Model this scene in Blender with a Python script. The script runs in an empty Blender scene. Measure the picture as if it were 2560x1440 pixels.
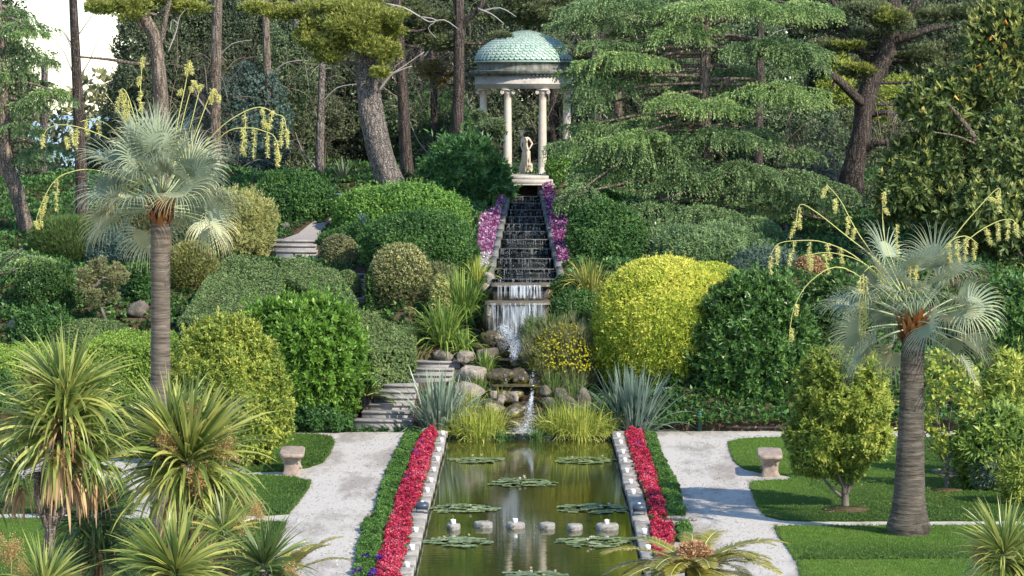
import bpy, math
import numpy as np
from mathutils import Vector
rs = np.random.RandomState(7)
sc = bpy.context.scene
COL = sc.collection
# ---------------------------------------------------------------- camera
FPX, CAMH = 8000.0, 7.6
PITCH, YAW = math.atan(495 / FPX), 44 / FPX
cam_d = bpy.data.cameras.new('camera'); cam = bpy.data.objects.new('camera', cam_d); COL.objects.link(cam)
cam.location = (0, 0, CAMH); cam.rotation_euler = (math.pi / 2 - PITCH, 0, YAW)
cam_d.lens = 36 * FPX / 2560; cam_d.sensor_width = 36; cam_d.clip_start = 1; cam_d.clip_end = 6000
sc.camera = cam
# ---------------------------------------------------------------- light
SUN_EL, SUN_AZ = math.radians(38), math.radians(132)     # azimuth from +Y, clockwise towards +X
sv = Vector((math.sin(SUN_AZ) * math.cos(SUN_EL), math.cos(SUN_AZ) * math.cos(SUN_EL), math.sin(SUN_EL)))
w = bpy.data.worlds.new('World'); sc.world = w; w.use_nodes = True
nt = w.node_tree; nt.nodes.clear()
sky = nt.nodes.new('ShaderNodeTexSky'); sky.sky_type = 'NISHITA'; sky.sun_disc = False
sky.sun_elevation = SUN_EL; sky.sun_rotation = SUN_AZ; sky.air_density = 1.0; sky.dust_density = .15; sky.ozone_density = 3.0; sky.altitude = 30
bg = nt.nodes.new('ShaderNodeBackground'); bg.inputs[1].default_value = 0.15
wo = nt.nodes.new('ShaderNodeOutputWorld'); nt.links.new(sky.outputs[0], bg.inputs[0]); nt.links.new(bg.outputs[0], wo.inputs[0])
sl = bpy.data.lights.new('sun', 'SUN'); sl.energy = 3.7; sl.angle = math.radians(0.55); sl.color = (1.0, 0.90, 0.75)
so = bpy.data.objects.new('sun', sl); COL.objects.link(so); so.rotation_euler = sv.to_track_quat('Z', 'Y').to_euler()
sc.view_settings.view_transform = 'Standard'; sc.view_settings.look = 'None'; sc.view_settings.gamma = 1
sc.view_settings.exposure = 0.88
sc.cycles.max_bounces = 6; sc.cycles.diffuse_bounces = 3; sc.cycles.glossy_bounces = 2; sc.cycles.transmission_bounces = 3; sc.cycles.transparent_max_bounces = 6

# ---------------------------------------------------------------- picture geometry -> places
_cy, _sy, _cp, _sp = math.cos(YAW), math.sin(YAW), math.cos(PITCH), math.sin(PITCH)
FW = np.array([-_sy * _cp, _cy * _cp, -_sp]); RT = np.array([_cy, _sy, 0]); UP = np.cross(RT, FW)
CAM = np.array([0, 0, CAMH])
def ray(u, v):
    u = np.asarray(u, float); v = np.asarray(v, float)
    return FW + RT * ((u - 1280) / FPX)[..., None] + UP * ((720 - v) / FPX)[..., None]
def P(u, v, D):
    d = ray(u, v); D = np.asarray(D, float)
    return CAM + d * (D / d[..., 1])[..., None]
def S(D): return FPX / D                                  # picture pixels per metre at distance D
YK = [0, 70.3, 72, 74, 77, 80, 84, 88, 91.2, 92.6, 96, 110, 150]
ZK = [-.12, -.12, .75, 1.65, 2.86, 3.30, 3.78, 4.25, 4.52, 4.9, 5.02, 5.1, 5.3]
def tz(x, y):
    x = np.asarray(x, float); y = np.asarray(y, float)
    z = np.interp(y, YK, ZK)
    left = np.clip((-11 - x) / 5, 0, 1) * np.clip((y - 94) / 30, 0, 6)
    z = z - left * 4.5
    # gully of the stream and the left stairs, cut into the foot of the slope
    m = np.clip((x + 5.2) / .5, 0, 1) * np.clip((3.3 - x) / .9, 0, 1)
    zb = np.interp(y, [0, 70.3, 71.3, 72.2, 73.4, 74.5, 75.5, 76.3, 77.2, 78], [-.12, -.12, -.02, .24, .62, 1.05, 1.5, 2.1, 2.9, 9])
    z = z * (1 - m) + np.minimum(z, zb) * m
    z = z - .4 * (np.abs(x + .14) < np.interp(y, [77, 91], [.80, .43]) + .10) * (y > 76.8) * (y < 92.3)
    z = z - .5 * np.clip(1 - np.abs(x + 4.15) / .9, 0, 1) ** .5 * np.clip(1 - np.abs(y - 78.1) / 2.0, 0, 1) ** .5
    f = np.clip((y - 72) / 3, 0, 1)
    z = z + f * (.10 * np.sin(x * 1.3 + y * .4) + .07 * np.sin(x * 2.9 - y * 1.1) + .05 * np.sin(y * 2.3 + x))* np.clip(np.abs(x + .1) / 3, 0, 1)
    # ramped pocket that carries the left stairs at the foot of the slope
    return z
def gnd(u, v, h=0.0):
    u = np.atleast_1d(np.asarray(u, float)); v = np.atleast_1d(np.asarray(v, float)); h = np.broadcast_to(h, u.shape)
    d = ray(u, v); d = d / d[:, 1:2]
    out = np.full(u.shape, 150.0); done = np.zeros(u.shape, bool)
    for D in np.arange(40, 150, .12):
        p = CAM + d * D
        z = np.maximum(tz(p[:, 0], p[:, 1]), 0) + h if D < 72 else tz(p[:, 0], p[:, 1]) + h
        hit = (~done) & (p[:, 2] <= z)
        out[hit] = D; done |= hit
        if done.all(): break
    return CAM + d * out[:, None]
def flat(u, v, z=0.0):
    d = ray(u, v); t = (z - CAMH) / d[..., 2]
    return CAM + d * t[..., None]

# ---------------------------------------------------------------- objects
WL = {}
def tag(o, label=None, cat=None, group=None, kind=None):
    if label: o['label'] = label
    if cat: o['category'] = cat
    if group: o['group'] = group
    if kind: o['kind'] = kind
    return o
def thing(name, label, cat, loc, group=None):
    o = bpy.data.objects.new(name, None); COL.objects.link(o); o.empty_display_size = .2
    o.location = tuple(float(a) for a in loc); WL[o.name] = np.array(loc, float)
    return tag(o, label, cat, group)
class Geo:
    def __init__(s): s.V = []; s.Q = []; s.T = []; s.R = []; s.n = 0
    def add(s, V, Q=None, T=None, R=None):
        V = np.asarray(V, float).reshape(-1, 3)
        s.V.append(V)
        if Q is not None and len(Q): s.Q.append(np.asarray(Q, int).reshape(-1, 4) + s.n)
        if T is not None and len(T): s.T.append(np.asarray(T, int).reshape(-1, 3) + s.n)
        s.R.append(np.full(len(V), .5) if R is None else np.broadcast_to(R, (len(V),)).astype(float))
        s.n += len(V); return s
    def merge(s, o):
        for a in range(len(o.V)): pass
        V = np.concatenate(o.V); R = np.concatenate(o.R)
        s.add(V, np.concatenate(o.Q) if o.Q else None, np.concatenate(o.T) if o.T else None, R); return s
    def build(s, name, mat, parent=None, smooth=False, origin=None):
        if not s.V: s.add([[0, 0, 0]])
        V = np.concatenate(s.V); R = np.concatenate(s.R)
        base = WL[parent.name] if parent is not None else (np.array(origin, float) if origin is not None else np.array([V[:, 0].mean(), V[:, 1].mean(), V[:, 2].min()]))
        V = V - base
        Q = np.concatenate(s.Q) if s.Q else np.zeros((0, 4), int); T = np.concatenate(s.T) if s.T else np.zeros((0, 3), int)
        me = bpy.data.meshes.new(name)
        me.vertices.add(len(V)); me.vertices.foreach_set('co', V.astype(np.float32).ravel())
        nl = Q.size + T.size
        me.loops.add(nl); me.loops.foreach_set('vertex_index', np.concatenate([Q.ravel(), T.ravel()]).astype(np.int32))
        npoly = len(Q) + len(T); me.polygons.add(npoly)
        ls = np.concatenate([np.arange(len(Q)) * 4, Q.size + np.arange(len(T)) * 3]).astype(np.int32)
        me.polygons.foreach_set('loop_start', ls)
        me.update(calc_edges=True)
        if smooth: me.polygons.foreach_set('use_smooth', np.ones(npoly, bool))
        at = me.attributes.new('rnd', 'FLOAT', 'POINT'); at.data.foreach_set('value', R.astype(np.float32))
        me.materials.append(mat)
        o = bpy.data.objects.new(name, me); COL.objects.link(o)
        if parent is not None: o.parent = parent; WL[o.name] = base.copy()
        else: o.location = tuple(base); WL[o.name] = base.copy()
        return o
def unit(a):
    a = np.asarray(a, float); return a / np.maximum(np.linalg.norm(a, axis=-1, keepdims=True), 1e-9)
def perp(d):
    r = rs.randn(*d.shape); r -= d * (r * d).sum(-1, keepdims=True); return unit(r)
def leaves(g, Pb, d, nrm, L, W, R, fold=.25):
    """one folded rhombic leaf per row"""
    d = unit(d); side = unit(np.cross(d, nrm)); n2 = np.cross(side, d)
    L = np.broadcast_to(L, len(Pb))[:, None]; W = np.broadcast_to(W, len(Pb))[:, None]
    mid = Pb + d * L * .45
    V = np.stack([Pb, mid + side * W * .5 + n2 * W * fold, Pb + d * L, mid - side * W * .5 + n2 * W * fold], 1)
    Q = np.arange(len(Pb) * 4).reshape(-1, 4)
    g.add(V, Q, R=np.repeat(R, 4))
def rosettes(g, Pc, axis, m, L, W, spread=.9, R=None, jit=.35, rj=.18, back=.3, fold=.25):
    """m leaves round each shoot"""
    n = len(Pc); axis = unit(axis)
    if R is None: R = rs.rand(n)
    A = np.repeat(axis, m, 0); C = np.repeat(Pc, m, 0)
    rad = perp(A); sp = spread * (1 + jit * rs.randn(n * m))[:, None]
    d = unit(A * np.cos(sp) + rad * np.sin(sp))
    Lr = L * (.7 + .6 * rs.rand(n * m)); Wr = W * (.75 + .5 * rs.rand(n * m))
    C = C - A * (rs.rand(n * m) * L * back)[:, None]
    leaves(g, C, d, A + .2 * rs.randn(n * m, 3), Lr, Wr, np.clip(np.repeat(R, m) + rj * rs.randn(n * m), 0, 1), fold)
def strips(g, Pb, d, L, W, k=5, droop=.5, R=None, prof=None, twist=0, Rtip=None, power=1.0, up=None):
    n = len(Pb); d = unit(d); L = np.broadcast_to(L, n); W = np.broadcast_to(W, n); droop = np.broadcast_to(droop, n)
    if R is None: R = rs.rand(n)
    R = np.broadcast_to(R, n)
    if prof is None: prof = np.array([.55] + [1] * (k - 2) + [.65, .04])
    upv = np.tile([0, 0, 1.], (n, 1)) if up is None else up
    side = unit(np.cross(d, upv) + 1e-3 * rs.randn(n, 3))
    if twist: side = unit(side + twist * rs.randn(n, 3))
    p = Pb.copy(); dd = d.copy(); VV = []; RR = []
    for j in range(k + 1):
        VV.append(np.stack([p - side * (W * prof[j] * .5)[:, None], p + side * (W * prof[j] * .5)[:, None]], 1))
        t = j / k
        RR.append(R if Rtip is None else R * (1 - t ** 2) + Rtip * t ** 2)
        dd = unit(dd + np.array([0, 0, -1]) * (droop * ((j + 1) / k) ** power)[:, None])
        p = p + dd * (L / k)[:, None]
    V = np.stack(VV, 1)                                     # n,k+1,2,3
    base = (np.arange(n) * (k + 1) * 2)[:, None]
    j = np.arange(k)[None] * 2
    Q = np.stack([base + j, base + j + 1, base + j + 3, base + j + 2], -1).reshape(-1, 4)
    Rv = np.repeat(np.stack(RR, 1)[:, :, None], 2, 2)
    g.add(V.reshape(-1, 3), Q, R=np.clip(Rv.reshape(-1), 0, 1))
def tube(g, pts, rad, n=10, R=.5, bump=0.0, cap=True, sub=1, seed=0):
    pts = np.asarray(pts, float); rad = np.broadcast_to(np.asarray(rad, float), len(pts)).copy()
    if sub > 1:                                            # smooth the path
        t = np.arange(len(pts)); tt = np.linspace(0, len(pts) - 1, (len(pts) - 1) * sub + 1)
        def cr(a):
            a = np.asarray(a); i = np.clip(tt.astype(int), 0, len(pts) - 2); f = (tt - i)
            a0 = a[np.maximum(i - 1, 0)]; a1 = a[i]; a2 = a[i + 1]; a3 = a[np.minimum(i + 2, len(pts) - 1)]
            if a.ndim > 1: f = f[:, None]
            return .5 * (2 * a1 + (a2 - a0) * f + (2 * a0 - 5 * a1 + 4 * a2 - a3) * f ** 2 + (3 * a1 - a0 - 3 * a2 + a3) * f ** 3)
        pts, rad = cr(pts), np.maximum(cr(rad), .0005)
    k = len(pts); tg = unit(np.gradient(pts, axis=0))
    ref = np.array([0, 1., 0]) if abs(tg[:, 1]).max() < .9 else np.array([1., 0, 0])
    if abs((tg * ref).sum(1)).max() > .97: ref = unit(np.array([.3, .2, 1.]))
    a = unit(np.cross(tg, ref)); b = np.cross(tg, a)
    th = np.linspace(0, 2 * np.pi, n, endpoint=False)
    rr = rad[:, None] * np.ones((k, n))
    if bump:
        ph = rs.rand(3) * 6
        s = np.concatenate([[0], np.cumsum(np.linalg.norm(np.diff(pts, axis=0), axis=1))])
        rr *= 1 + bump * (np.sin(3 * th[None] + ph[0] + s[:, None] * .7) + .6 * np.sin(5 * th[None] + ph[1] - s[:, None] * 1.7) + .5 * np.sin(s[:, None] * 3.1 + ph[2] + th[None]))
    V = pts[:, None] + rr[..., None] * (np.cos(th)[None, :, None] * a[:, None] + np.sin(th)[None, :, None] * b[:, None])
    i = np.arange(k - 1)[:, None] * n; j = np.arange(n)[None]
    Q = np.stack([i + j, i + (j + 1) % n, i + n + (j + 1) % n, i + n + j], -1).reshape(-1, 4)
    T = []
    V = V.reshape(-1, 3)
    if cap:
        V = np.vstack([V, pts[:1], pts[-1:]]); c0, c1 = len(V) - 2, len(V) - 1
        T = [[c0, (q + 1) % n, q] for q in range(n)] + [[c1, (k - 1) * n + q, (k - 1) * n + (q + 1) % n] for q in range(n)]
    g.add(V, Q, T, R=R)
def box(g, lo, hi, R=.5, bev=0.0):
    x0, y0, z0 = lo; x1, y1, z1 = hi
    if bev > 0:
        b = bev
        prof = [(z0, 0), (z1 - b, 0), (z1, b)]
        V = []
        for z, o in prof: V += [[x0 + o, y0 + o, z], [x1 - o, y0 + o, z], [x1 - o, y1 - o, z], [x0 + o, y1 - o, z]]
        Q = [[3, 2, 1, 0], [8, 9, 10, 11]]
        for a in (0, 4):
            for i in range(4): Q.append([a + i, a + (i + 1) % 4, a + 4 + (i + 1) % 4, a + 4 + i])
        g.add(V, Q, R=R); return
    V = [[x0, y0, z0], [x1, y0, z0], [x1, y1, z0], [x0, y1, z0], [x0, y0, z1], [x1, y0, z1], [x1, y1, z1], [x0, y1, z1]]
    g.add(V, [[3, 2, 1, 0], [4, 5, 6, 7], [0, 1, 5, 4], [1, 2, 6, 5], [2, 3, 7, 6], [3, 0, 4, 7]], R=R)
def lathe(g, c, prof, n=48, R=.5, a0=0, a1=2 * math.pi):
    prof = np.asarray(prof, float); k = len(prof)          # (radius, z)
    th = np.linspace(0, 2 * np.pi, n, endpoint=False)
    V = np.stack([c[0] + prof[:, :1] * np.cos(th), c[1] + prof[:, :1] * np.sin(th), c[2] + prof[:, 1:2] + 0 * th], -1).reshape(-1, 3)
    i = np.arange(k - 1)[:, None] * n; j = np.arange(n)[None]
    Q = np.stack([i + j, i + (j + 1) % n, i + n + (j + 1) % n, i + n + j], -1).reshape(-1, 4)
    g.add(V, Q, R=R)
def prism(g, poly, z0, z1, R=.5):
    """extruded simple polygon (fan from centroid, fine for star-shaped outlines)"""
    p = np.asarray(poly, float)[:, :2]; n = len(p); c = p.mean(0)
    V = np.vstack([np.c_[p, np.full(n, z1)], np.c_[p, np.full(n, z0)], [[c[0], c[1], z1]]])
    g.add(V, [[i, n + i, n + (i + 1) % n, (i + 1) % n] for i in range(n)], [[2 * n, i, (i + 1) % n] for i in range(n)], R=R)
def ear(poly):
    """ear clipping triangulation of a simple polygon"""
    p = [tuple(q[:2]) for q in poly]; idx = list(range(len(p)))
    ar = sum(p[i][0] * p[(i + 1) % len(p)][1] - p[(i + 1) % len(p)][0] * p[i][1] for i in range(len(p)))
    if ar < 0: idx.reverse()
    cr = lambda a, b, c: (b[0] - a[0]) * (c[1] - a[1]) - (b[1] - a[1]) * (c[0] - a[0])
    T = []
    guard = 0
    while len(idx) > 3 and guard < 2000:
        guard += 1
        for k in range(len(idx)):
            a, b, c = idx[k - 1], idx[k], idx[(k + 1) % len(idx)]
            if cr(p[a], p[b], p[c]) <= 1e-12: continue
            if any(cr(p[a], p[b], p[q]) >= 0 and cr(p[b], p[c], p[q]) >= 0 and cr(p[c], p[a], p[q]) >= 0 for q in idx if q not in (a, b, c)): continue
            T.append([a, b, c]); idx.pop(k); break
        else: break
    T.append(idx[:3]); return T
def slab(g, poly, z0, z1, R=.5):
    p = np.asarray(poly, float)[:, :2]; n = len(p)
    V = np.vstack([np.c_[p, np.full(n, z1)], np.c_[p, np.full(n, z0)]])
    g.add(V, [[i, n + i, n + (i + 1) % n, (i + 1) % n] for i in range(n)], ear(p), R=R)
def inpoly(x, y, poly):
    poly = np.asarray(poly, float); r = np.zeros(len(x), bool); n = len(poly)
    for i in range(n):
        x0, y0 = poly[i][:2]; x1, y1 = poly[(i + 1) % n][:2]
        if y0 == y1: continue
        c = ((y0 > y) != (y1 > y)) & (x < (x1 - x0) * (y - y0) / (y1 - y0) + x0)
        r ^= c
    return r
def sample_poly(poly, n):
    poly = np.asarray(poly, float); lo, hi = poly[:, :2].min(0), poly[:, :2].max(0); out = []
    tot = 0
    while tot < n:
        q = lo + rs.rand(n * 2, 2) * (hi - lo); q = q[inpoly(q[:, 0], q[:, 1], poly)]; out.append(q); tot += len(q)
        if tot == 0 and len(out) > 20: break
    return np.vstack(out)[:n]

# ---------------------------------------------------------------- materials
def newmat(name):
    m = bpy.data.materials.new(name); m.use_nodes = True; nt = m.node_tree; nt.nodes.clear()
    return m, nt, nt.nodes.new('ShaderNodeOutputMaterial')
def nd(nt, t, **k):
    n = nt.nodes.new(t)
    for a, b in k.items():
        if a.startswith('i_'): n.inputs[int(a[2:])].default_value = b
        else: setattr(n, a, b)
    return n
def ramp(nt, stops):
    r = nt.nodes.new('ShaderNodeValToRGB'); e = r.color_ramp.elements
    while len(e) < len(stops): e.new(.5)
    for k, (p, c) in enumerate(stops): e[k].position = p; e[k].color = (*c, 1)
    return r
_lm = {}
def leafmat(name, cols, trans=.28, rough=.5, spec=.3):
    key = name
    def soft(c, k=.10 if trans > .12 and max(cols[-1]) < .66 and 'bloom' not in name and 'begonia' not in name else 0):
        l = .3 * c[0] + .6 * c[1] + .1 * c[2]; return tuple(min((a * (1 - k) + l * k) * (1.38 if k else 1), .72) for a in c)
    cols = [soft(c) for c in cols]
    if not any(q in name for q in ('blue', 'grey', 'palm', 'flax', 'white', 'violet', 'magenta', 'begonia', 'pebble', 'lily')): cols = [(min(c[0] * 1.10, .75), c[1], c[2] * .86) for c in cols]
    if key in _lm: return _lm[key]
    m, nt, out = newmat(name)
    a = nd(nt, 'ShaderNodeAttribute', attribute_name='rnd')
    tc = nd(nt, 'ShaderNodeTexCoord'); nz = nd(nt, 'ShaderNodeTexNoise'); nz.inputs['Scale'].default_value = 1.7; nz.inputs['Detail'].default_value = 2
    nt.links.new(tc.outputs['Object'], nz.inputs['Vector'])
    mx = nd(nt, 'ShaderNodeMath', operation='MULTIPLY_ADD'); nt.links.new(nz.outputs[0], mx.inputs[0]); mx.inputs[1].default_value = .9; mx.inputs[2].default_value = -.45
    ad = nd(nt, 'ShaderNodeMath', operation='ADD', use_clamp=True); nt.links.new(a.outputs['Fac'], ad.inputs[0]); nt.links.new(mx.outputs[0], ad.inputs[1])
    k = len(cols); rp = ramp(nt, [(i / (k - 1), c) for i, c in enumerate(cols)]); nt.links.new(ad.outputs[0], rp.inputs[0])
    b = nd(nt, 'ShaderNodeBsdfPrincipled'); b.inputs['Roughness'].default_value = rough; b.inputs['Specular IOR Level'].default_value = spec
    nt.links.new(rp.outputs[0], b.inputs['Base Color'])
    t = nd(nt, 'ShaderNodeBsdfTranslucent')
    g = nd(nt, 'ShaderNodeGamma'); g.inputs[1].default_value = .8; nt.links.new(rp.outputs[0], g.inputs[0]); nt.links.new(g.outputs[0], t.inputs[0])
    s = nd(nt, 'ShaderNodeMixShader'); s.inputs[0].default_value = trans
    nt.links.new(b.outputs[0], s.inputs[1]); nt.links.new(t.outputs[0], s.inputs[2]); nt.links.new(s.outputs[0], out.inputs[0])
    _lm[key] = m; return m
def surfmat(name, cols, scale=4, detail=6, rough=.8, bump=.3, bscale=None, stretch=(1, 1, 1), spec=.3, dist=.02, coord='Object', wear=None):
    m, nt, out = newmat(name)
    tc = nd(nt, 'ShaderNodeTexCoord'); mp = nd(nt, 'ShaderNodeMapping'); mp.inputs['Scale'].default_value = stretch
    nt.links.new(tc.outputs[coord], mp.inputs[0])
    n1 = nd(nt, 'ShaderNodeTexNoise'); n1.inputs['Scale'].default_value = scale; n1.inputs['Detail'].default_value = detail; n1.inputs['Roughness'].default_value = .65
    nt.links.new(mp.outputs[0], n1.inputs['Vector'])
    k = len(cols); rp = ramp(nt, [(.3 + .4 * i / (k - 1), c) for i, c in enumerate(cols)]); nt.links.new(n1.outputs[0], rp.inputs[0])
    b = nd(nt, 'ShaderNodeBsdfPrincipled'); b.inputs['Roughness'].default_value = rough; b.inputs['Specular IOR Level'].default_value = spec
    colout = rp.outputs[0]
    if wear:                                                # blotches of a second colour: (colour, scale, threshold)
        n3 = nd(nt, 'ShaderNodeTexNoise'); n3.inputs['Scale'].default_value = wear[1]; n3.inputs['Detail'].default_value = 8; n3.inputs['Roughness'].default_value = .7
        mp3 = nd(nt, 'ShaderNodeMapping'); mp3.inputs['Scale'].default_value = wear[3] if len(wear) > 3 else (1, 1, 1); nt.links.new(tc.outputs[coord], mp3.inputs[0]); nt.links.new(mp3.outputs[0], n3.inputs['Vector'])
        r3 = ramp(nt, [(wear[2], (0, 0, 0)), (min(wear[2] + .12, 1), (1, 1, 1))]); nt.links.new(n3.outputs[0], r3.inputs[0])
        mm = nd(nt, 'ShaderNodeMix', data_type='RGBA'); nt.links.new(r3.outputs[0], mm.inputs[0]); nt.links.new(colout, mm.inputs[6]); mm.inputs[7].default_value = (*wear[0], 1)
        colout = mm.outputs[2]
    nt.links.new(colout, b.inputs['Base Color'])
    n2 = nd(nt, 'ShaderNodeTexNoise'); n2.inputs['Scale'].default_value = bscale or scale * 4; n2.inputs['Detail'].default_value = 5
    nt.links.new(mp.outputs[0], n2.inputs['Vector'])
    bp = nd(nt, 'ShaderNodeBump'); bp.inputs['Strength'].default_value = bump; bp.inputs['Distance'].default_value = dist
    nt.links.new(n2.outputs[0], bp.inputs['Height']); nt.links.new(bp.outputs[0], b.inputs['Normal'])
    nt.links.new(b.outputs[0], out.inputs[0]); return m
def plain(name, c, rough=.5, metal=0, spec=.5, emit=0):
    m, nt, out = newmat(name)
    b = nd(nt, 'ShaderNodeBsdfPrincipled'); b.inputs['Base Color'].default_value = (*c, 1); b.inputs['Roughness'].default_value = rough
    b.inputs['Metallic'].default_value = metal; b.inputs['Specular IOR Level'].default_value = spec
    if emit: b.inputs['Emission Color'].default_value = (*c, 1); b.inputs['Emission Strength'].default_value = emit
    nt.links.new(b.outputs[0], out.inputs[0]); return m
def barkmat(name, c0, c1, c2=None, vs=9, stretch=(1, 1, .22), bump=.9):
    """plated bark: stretched cells with dark furrows and scattered pale flecks"""
    m, nt, out = newmat(name)
    tc = nd(nt, 'ShaderNodeTexCoord'); mp = nd(nt, 'ShaderNodeMapping'); mp.inputs['Scale'].default_value = stretch
    nt.links.new(tc.outputs['Object'], mp.inputs[0])
    nz = nd(nt, 'ShaderNodeTexNoise'); nz.inputs['Scale'].default_value = vs * .8; nz.inputs['Detail'].default_value = 6; nt.links.new(mp.outputs[0], nz.inputs['Vector'])
    vo = nd(nt, 'ShaderNodeTexVoronoi', feature='DISTANCE_TO_EDGE'); vo.inputs['Scale'].default_value = vs
    av = nd(nt, 'ShaderNodeMix', data_type='VECTOR'); av.inputs[0].default_value = .12
    nt.links.new(mp.outputs[0], av.inputs[4]); nt.links.new(nz.outputs['Color'], av.inputs[5]); nt.links.new(av.outputs[1], vo.inputs['Vector'])
    r1 = ramp(nt, [(0, tuple(a * .45 for a in c0)), (.12, c0), (.5, c1)]); nt.links.new(vo.outputs[0], r1.inputs[0])
    n3 = nd(nt, 'ShaderNodeTexNoise'); n3.inputs['Scale'].default_value = vs * 3.2; n3.inputs['Detail'].default_value = 3; nt.links.new(tc.outputs['Object'], n3.inputs['Vector'])
    r3 = ramp(nt, [(.56, (0, 0, 0)), (.66, (1, 1, 1))]); nt.links.new(n3.outputs[0], r3.inputs[0])
    mm = nd(nt, 'ShaderNodeMix', data_type='RGBA'); nt.links.new(r3.outputs[0], mm.inputs[0]); nt.links.new(r1.outputs[0], mm.inputs[6]); mm.inputs[7].default_value = (*(c2 or c1), 1)
    b = nd(nt, 'ShaderNodeBsdfPrincipled'); b.inputs['Roughness'].default_value = .9; b.inputs['Specular IOR Level'].default_value = .15
    nt.links.new(mm.outputs[2], b.inputs['Base Color'])
    bp = nd(nt, 'ShaderNodeBump'); bp.inputs['Strength'].default_value = bump; bp.inputs['Distance'].default_value = .04
    nt.links.new(vo.outputs[0], bp.inputs['Height']); nt.links.new(bp.outputs[0], b.inputs['Normal'])
    nt.links.new(b.outputs[0], out.inputs[0]); return m
# ================================================================ materials used
M = {}
M['gravel'] = surfmat('gravel', [(.37, .345, .31), (.51, .48, .435), (.60, .57, .52)], scale=55, detail=8, rough=.95, bump=.5, bscale=160, dist=.012, spec=.1, wear=((.33, .30, .265), .9, .47, (1, .30, 1)))
M['soil'] = surfmat('soil', [(.045, .032, .02), (.09, .065, .04), (.13, .10, .065)], scale=6, rough=1, bump=.8, dist=.05, spec=.05)
M['mulch'] = surfmat('mulch', [(.10, .075, .06), (.22, .17, .14), (.33, .27, .23)], scale=30, rough=1, bump=.8, dist=.03, spec=.05)
M['lawn'] = surfmat('lawn_turf', [(.04, .085, .012), (.07, .13, .018), (.10, .17, .025)], scale=9, rough=.95, bump=.8, bscale=120, dist=.02, spec=.1, wear=((.12, .15, .035), .8, .55, (1, .35, 1)))
M['coping'] = surfmat('pool_coping_stone', [(.20, .18, .15), (.34, .31, .27), (.42, .40, .36)], scale=7, rough=.85, bump=.5, dist=.01, wear=((.10, .09, .075), 5, .55))
M['stone'] = surfmat('weathered_stone', [(.17, .15, .13), (.27, .25, .22), (.38, .36, .32)], scale=8, rough=.9, bump=.6, dist=.015, wear=((.09, .085, .075), 3.5, .54))
M['parapet'] = surfmat('grey_parapet_stone', [(.09, .09, .085), (.16, .16, .15), (.24, .235, .22)], scale=7, rough=.85, bump=.6, dist=.015, wear=((.05, .055, .05), 4, .54))
M['bench'] = surfmat('bench_stone', [(.20, .15, .12), (.32, .25, .20), (.42, .35, .29)], scale=9, rough=.9, bump=.7, dist=.012, wear=((.62, .62, .60), 8, .60))
M['steps'] = surfmat('stair_stone', [(.24, .22, .20), (.31, .29, .27), (.38, .36, .335)], scale=5, rough=.9, bump=.4, dist=.01, wear=((.17, .155, .14), 3, .56, (1, 1, 2)))
M['marble'] = surfmat('column_marble', [(.52, .44, .36), (.62, .55, .46), (.70, .64, .56)], scale=2.2, rough=.55, bump=.15, dist=.005, wear=((.36, .30, .25), 2.2, .60, (1, 1, .5)))
M['entab'] = surfmat('entablature_stone', [(.34, .31, .27), (.44, .41, .37), (.52, .49, .45)], scale=3, rough=.8, bump=.3, dist=.01, wear=((.20, .19, .17), 2.4, .58, (1, 1, 2)))
M['attic'] = surfmat('stained_attic_stone', [(.07, .075, .062), (.16, .165, .14), (.32, .33, .29)], scale=5, rough=.85, bump=.4, dist=.01, stretch=(1.6, 1.6, .5), wear=((.30, .33, .30), 5, .58, (1.5, 1.5, .4)))
M['copper'] = surfmat('green_copper', [(.28, .40, .32), (.42, .55, .46), (.58, .68, .60)], scale=6, rough=.6, bump=.2, dist=.005, wear=((.10, .24, .19), 4, .62))
M['statue'] = surfmat('statue_marble', [(.52, .43, .32), (.62, .53, .41), (.69, .61, .50)], scale=6, rough=.6, bump=.15, dist=.003)
M['wetstone'] = surfmat('wet_dark_stone', [(.006, .008, .009), (.014, .019, .019), (.034, .044, .040)], scale=14, rough=.5, bump=.6, dist=.012, spec=.15, stretch=(1.4, 1, .5), wear=((.07, .085, .075), 22, .64, (1.6, 1, .35)))
M['lip'] = surfmat('cascade_lip', [(.05, .047, .042), (.10, .095, .082), (.17, .16, .135)], scale=12, rough=.4, bump=.5, dist=.01)
M['rock'] = surfmat('grey_rock', [(.07, .058, .044), (.15, .13, .105), (.28, .25, .21)], scale=5, detail=10, rough=.9, bump=1, bscale=9, dist=.06, wear=((.07, .065, .055), 4, .55))
M['rock_tan'] = surfmat('tan_rock', [(.17, .14, .11), (.30, .26, .21), (.45, .40, .34)], scale=5, detail=10, rough=.9, bump=1, bscale=9, dist=.06, wear=((.20, .16, .12), 4, .57))
M['rock_moss'] = surfmat('mossy_wet_rock', [(.03, .025, .015), (.075, .06, .03), (.13, .11, .05)], scale=6, detail=10, rough=.35, bump=1, bscale=9, dist=.05, spec=.6, wear=((.17, .16, .02), 3.2, .52))
M['white_glass'] = plain('white_candle_glass', (.82, .82, .80), .25)
M['wax'] = plain('candle_wax', (.80, .77, .68), .6)
M['flame'] = plain('candle_flame', (1.0, .36, .10), .5, emit=1.6)
M['housing'] = plain('floodlight_housing', (.045, .065, .09), .4)
M['lens'] = plain('floodlight_lens', (.45, .55, .62), .1)
M['greenpost'] = plain('green_post_paint', (.01, .10, .075), .5)
M['whitepaint'] = plain('white_paint', (.75, .75, .72), .5)
M['brick'] = surfmat('low_brick_edging', [(.16, .10, .08), (.24, .16, .13), (.30, .22, .18)], scale=12, rough=.9)
M['bark_grey'] = barkmat('grey_pine_bark', (.10, .085, .075), (.23, .20, .18), (.42, .39, .36), 11, (1, 1, .35))
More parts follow.
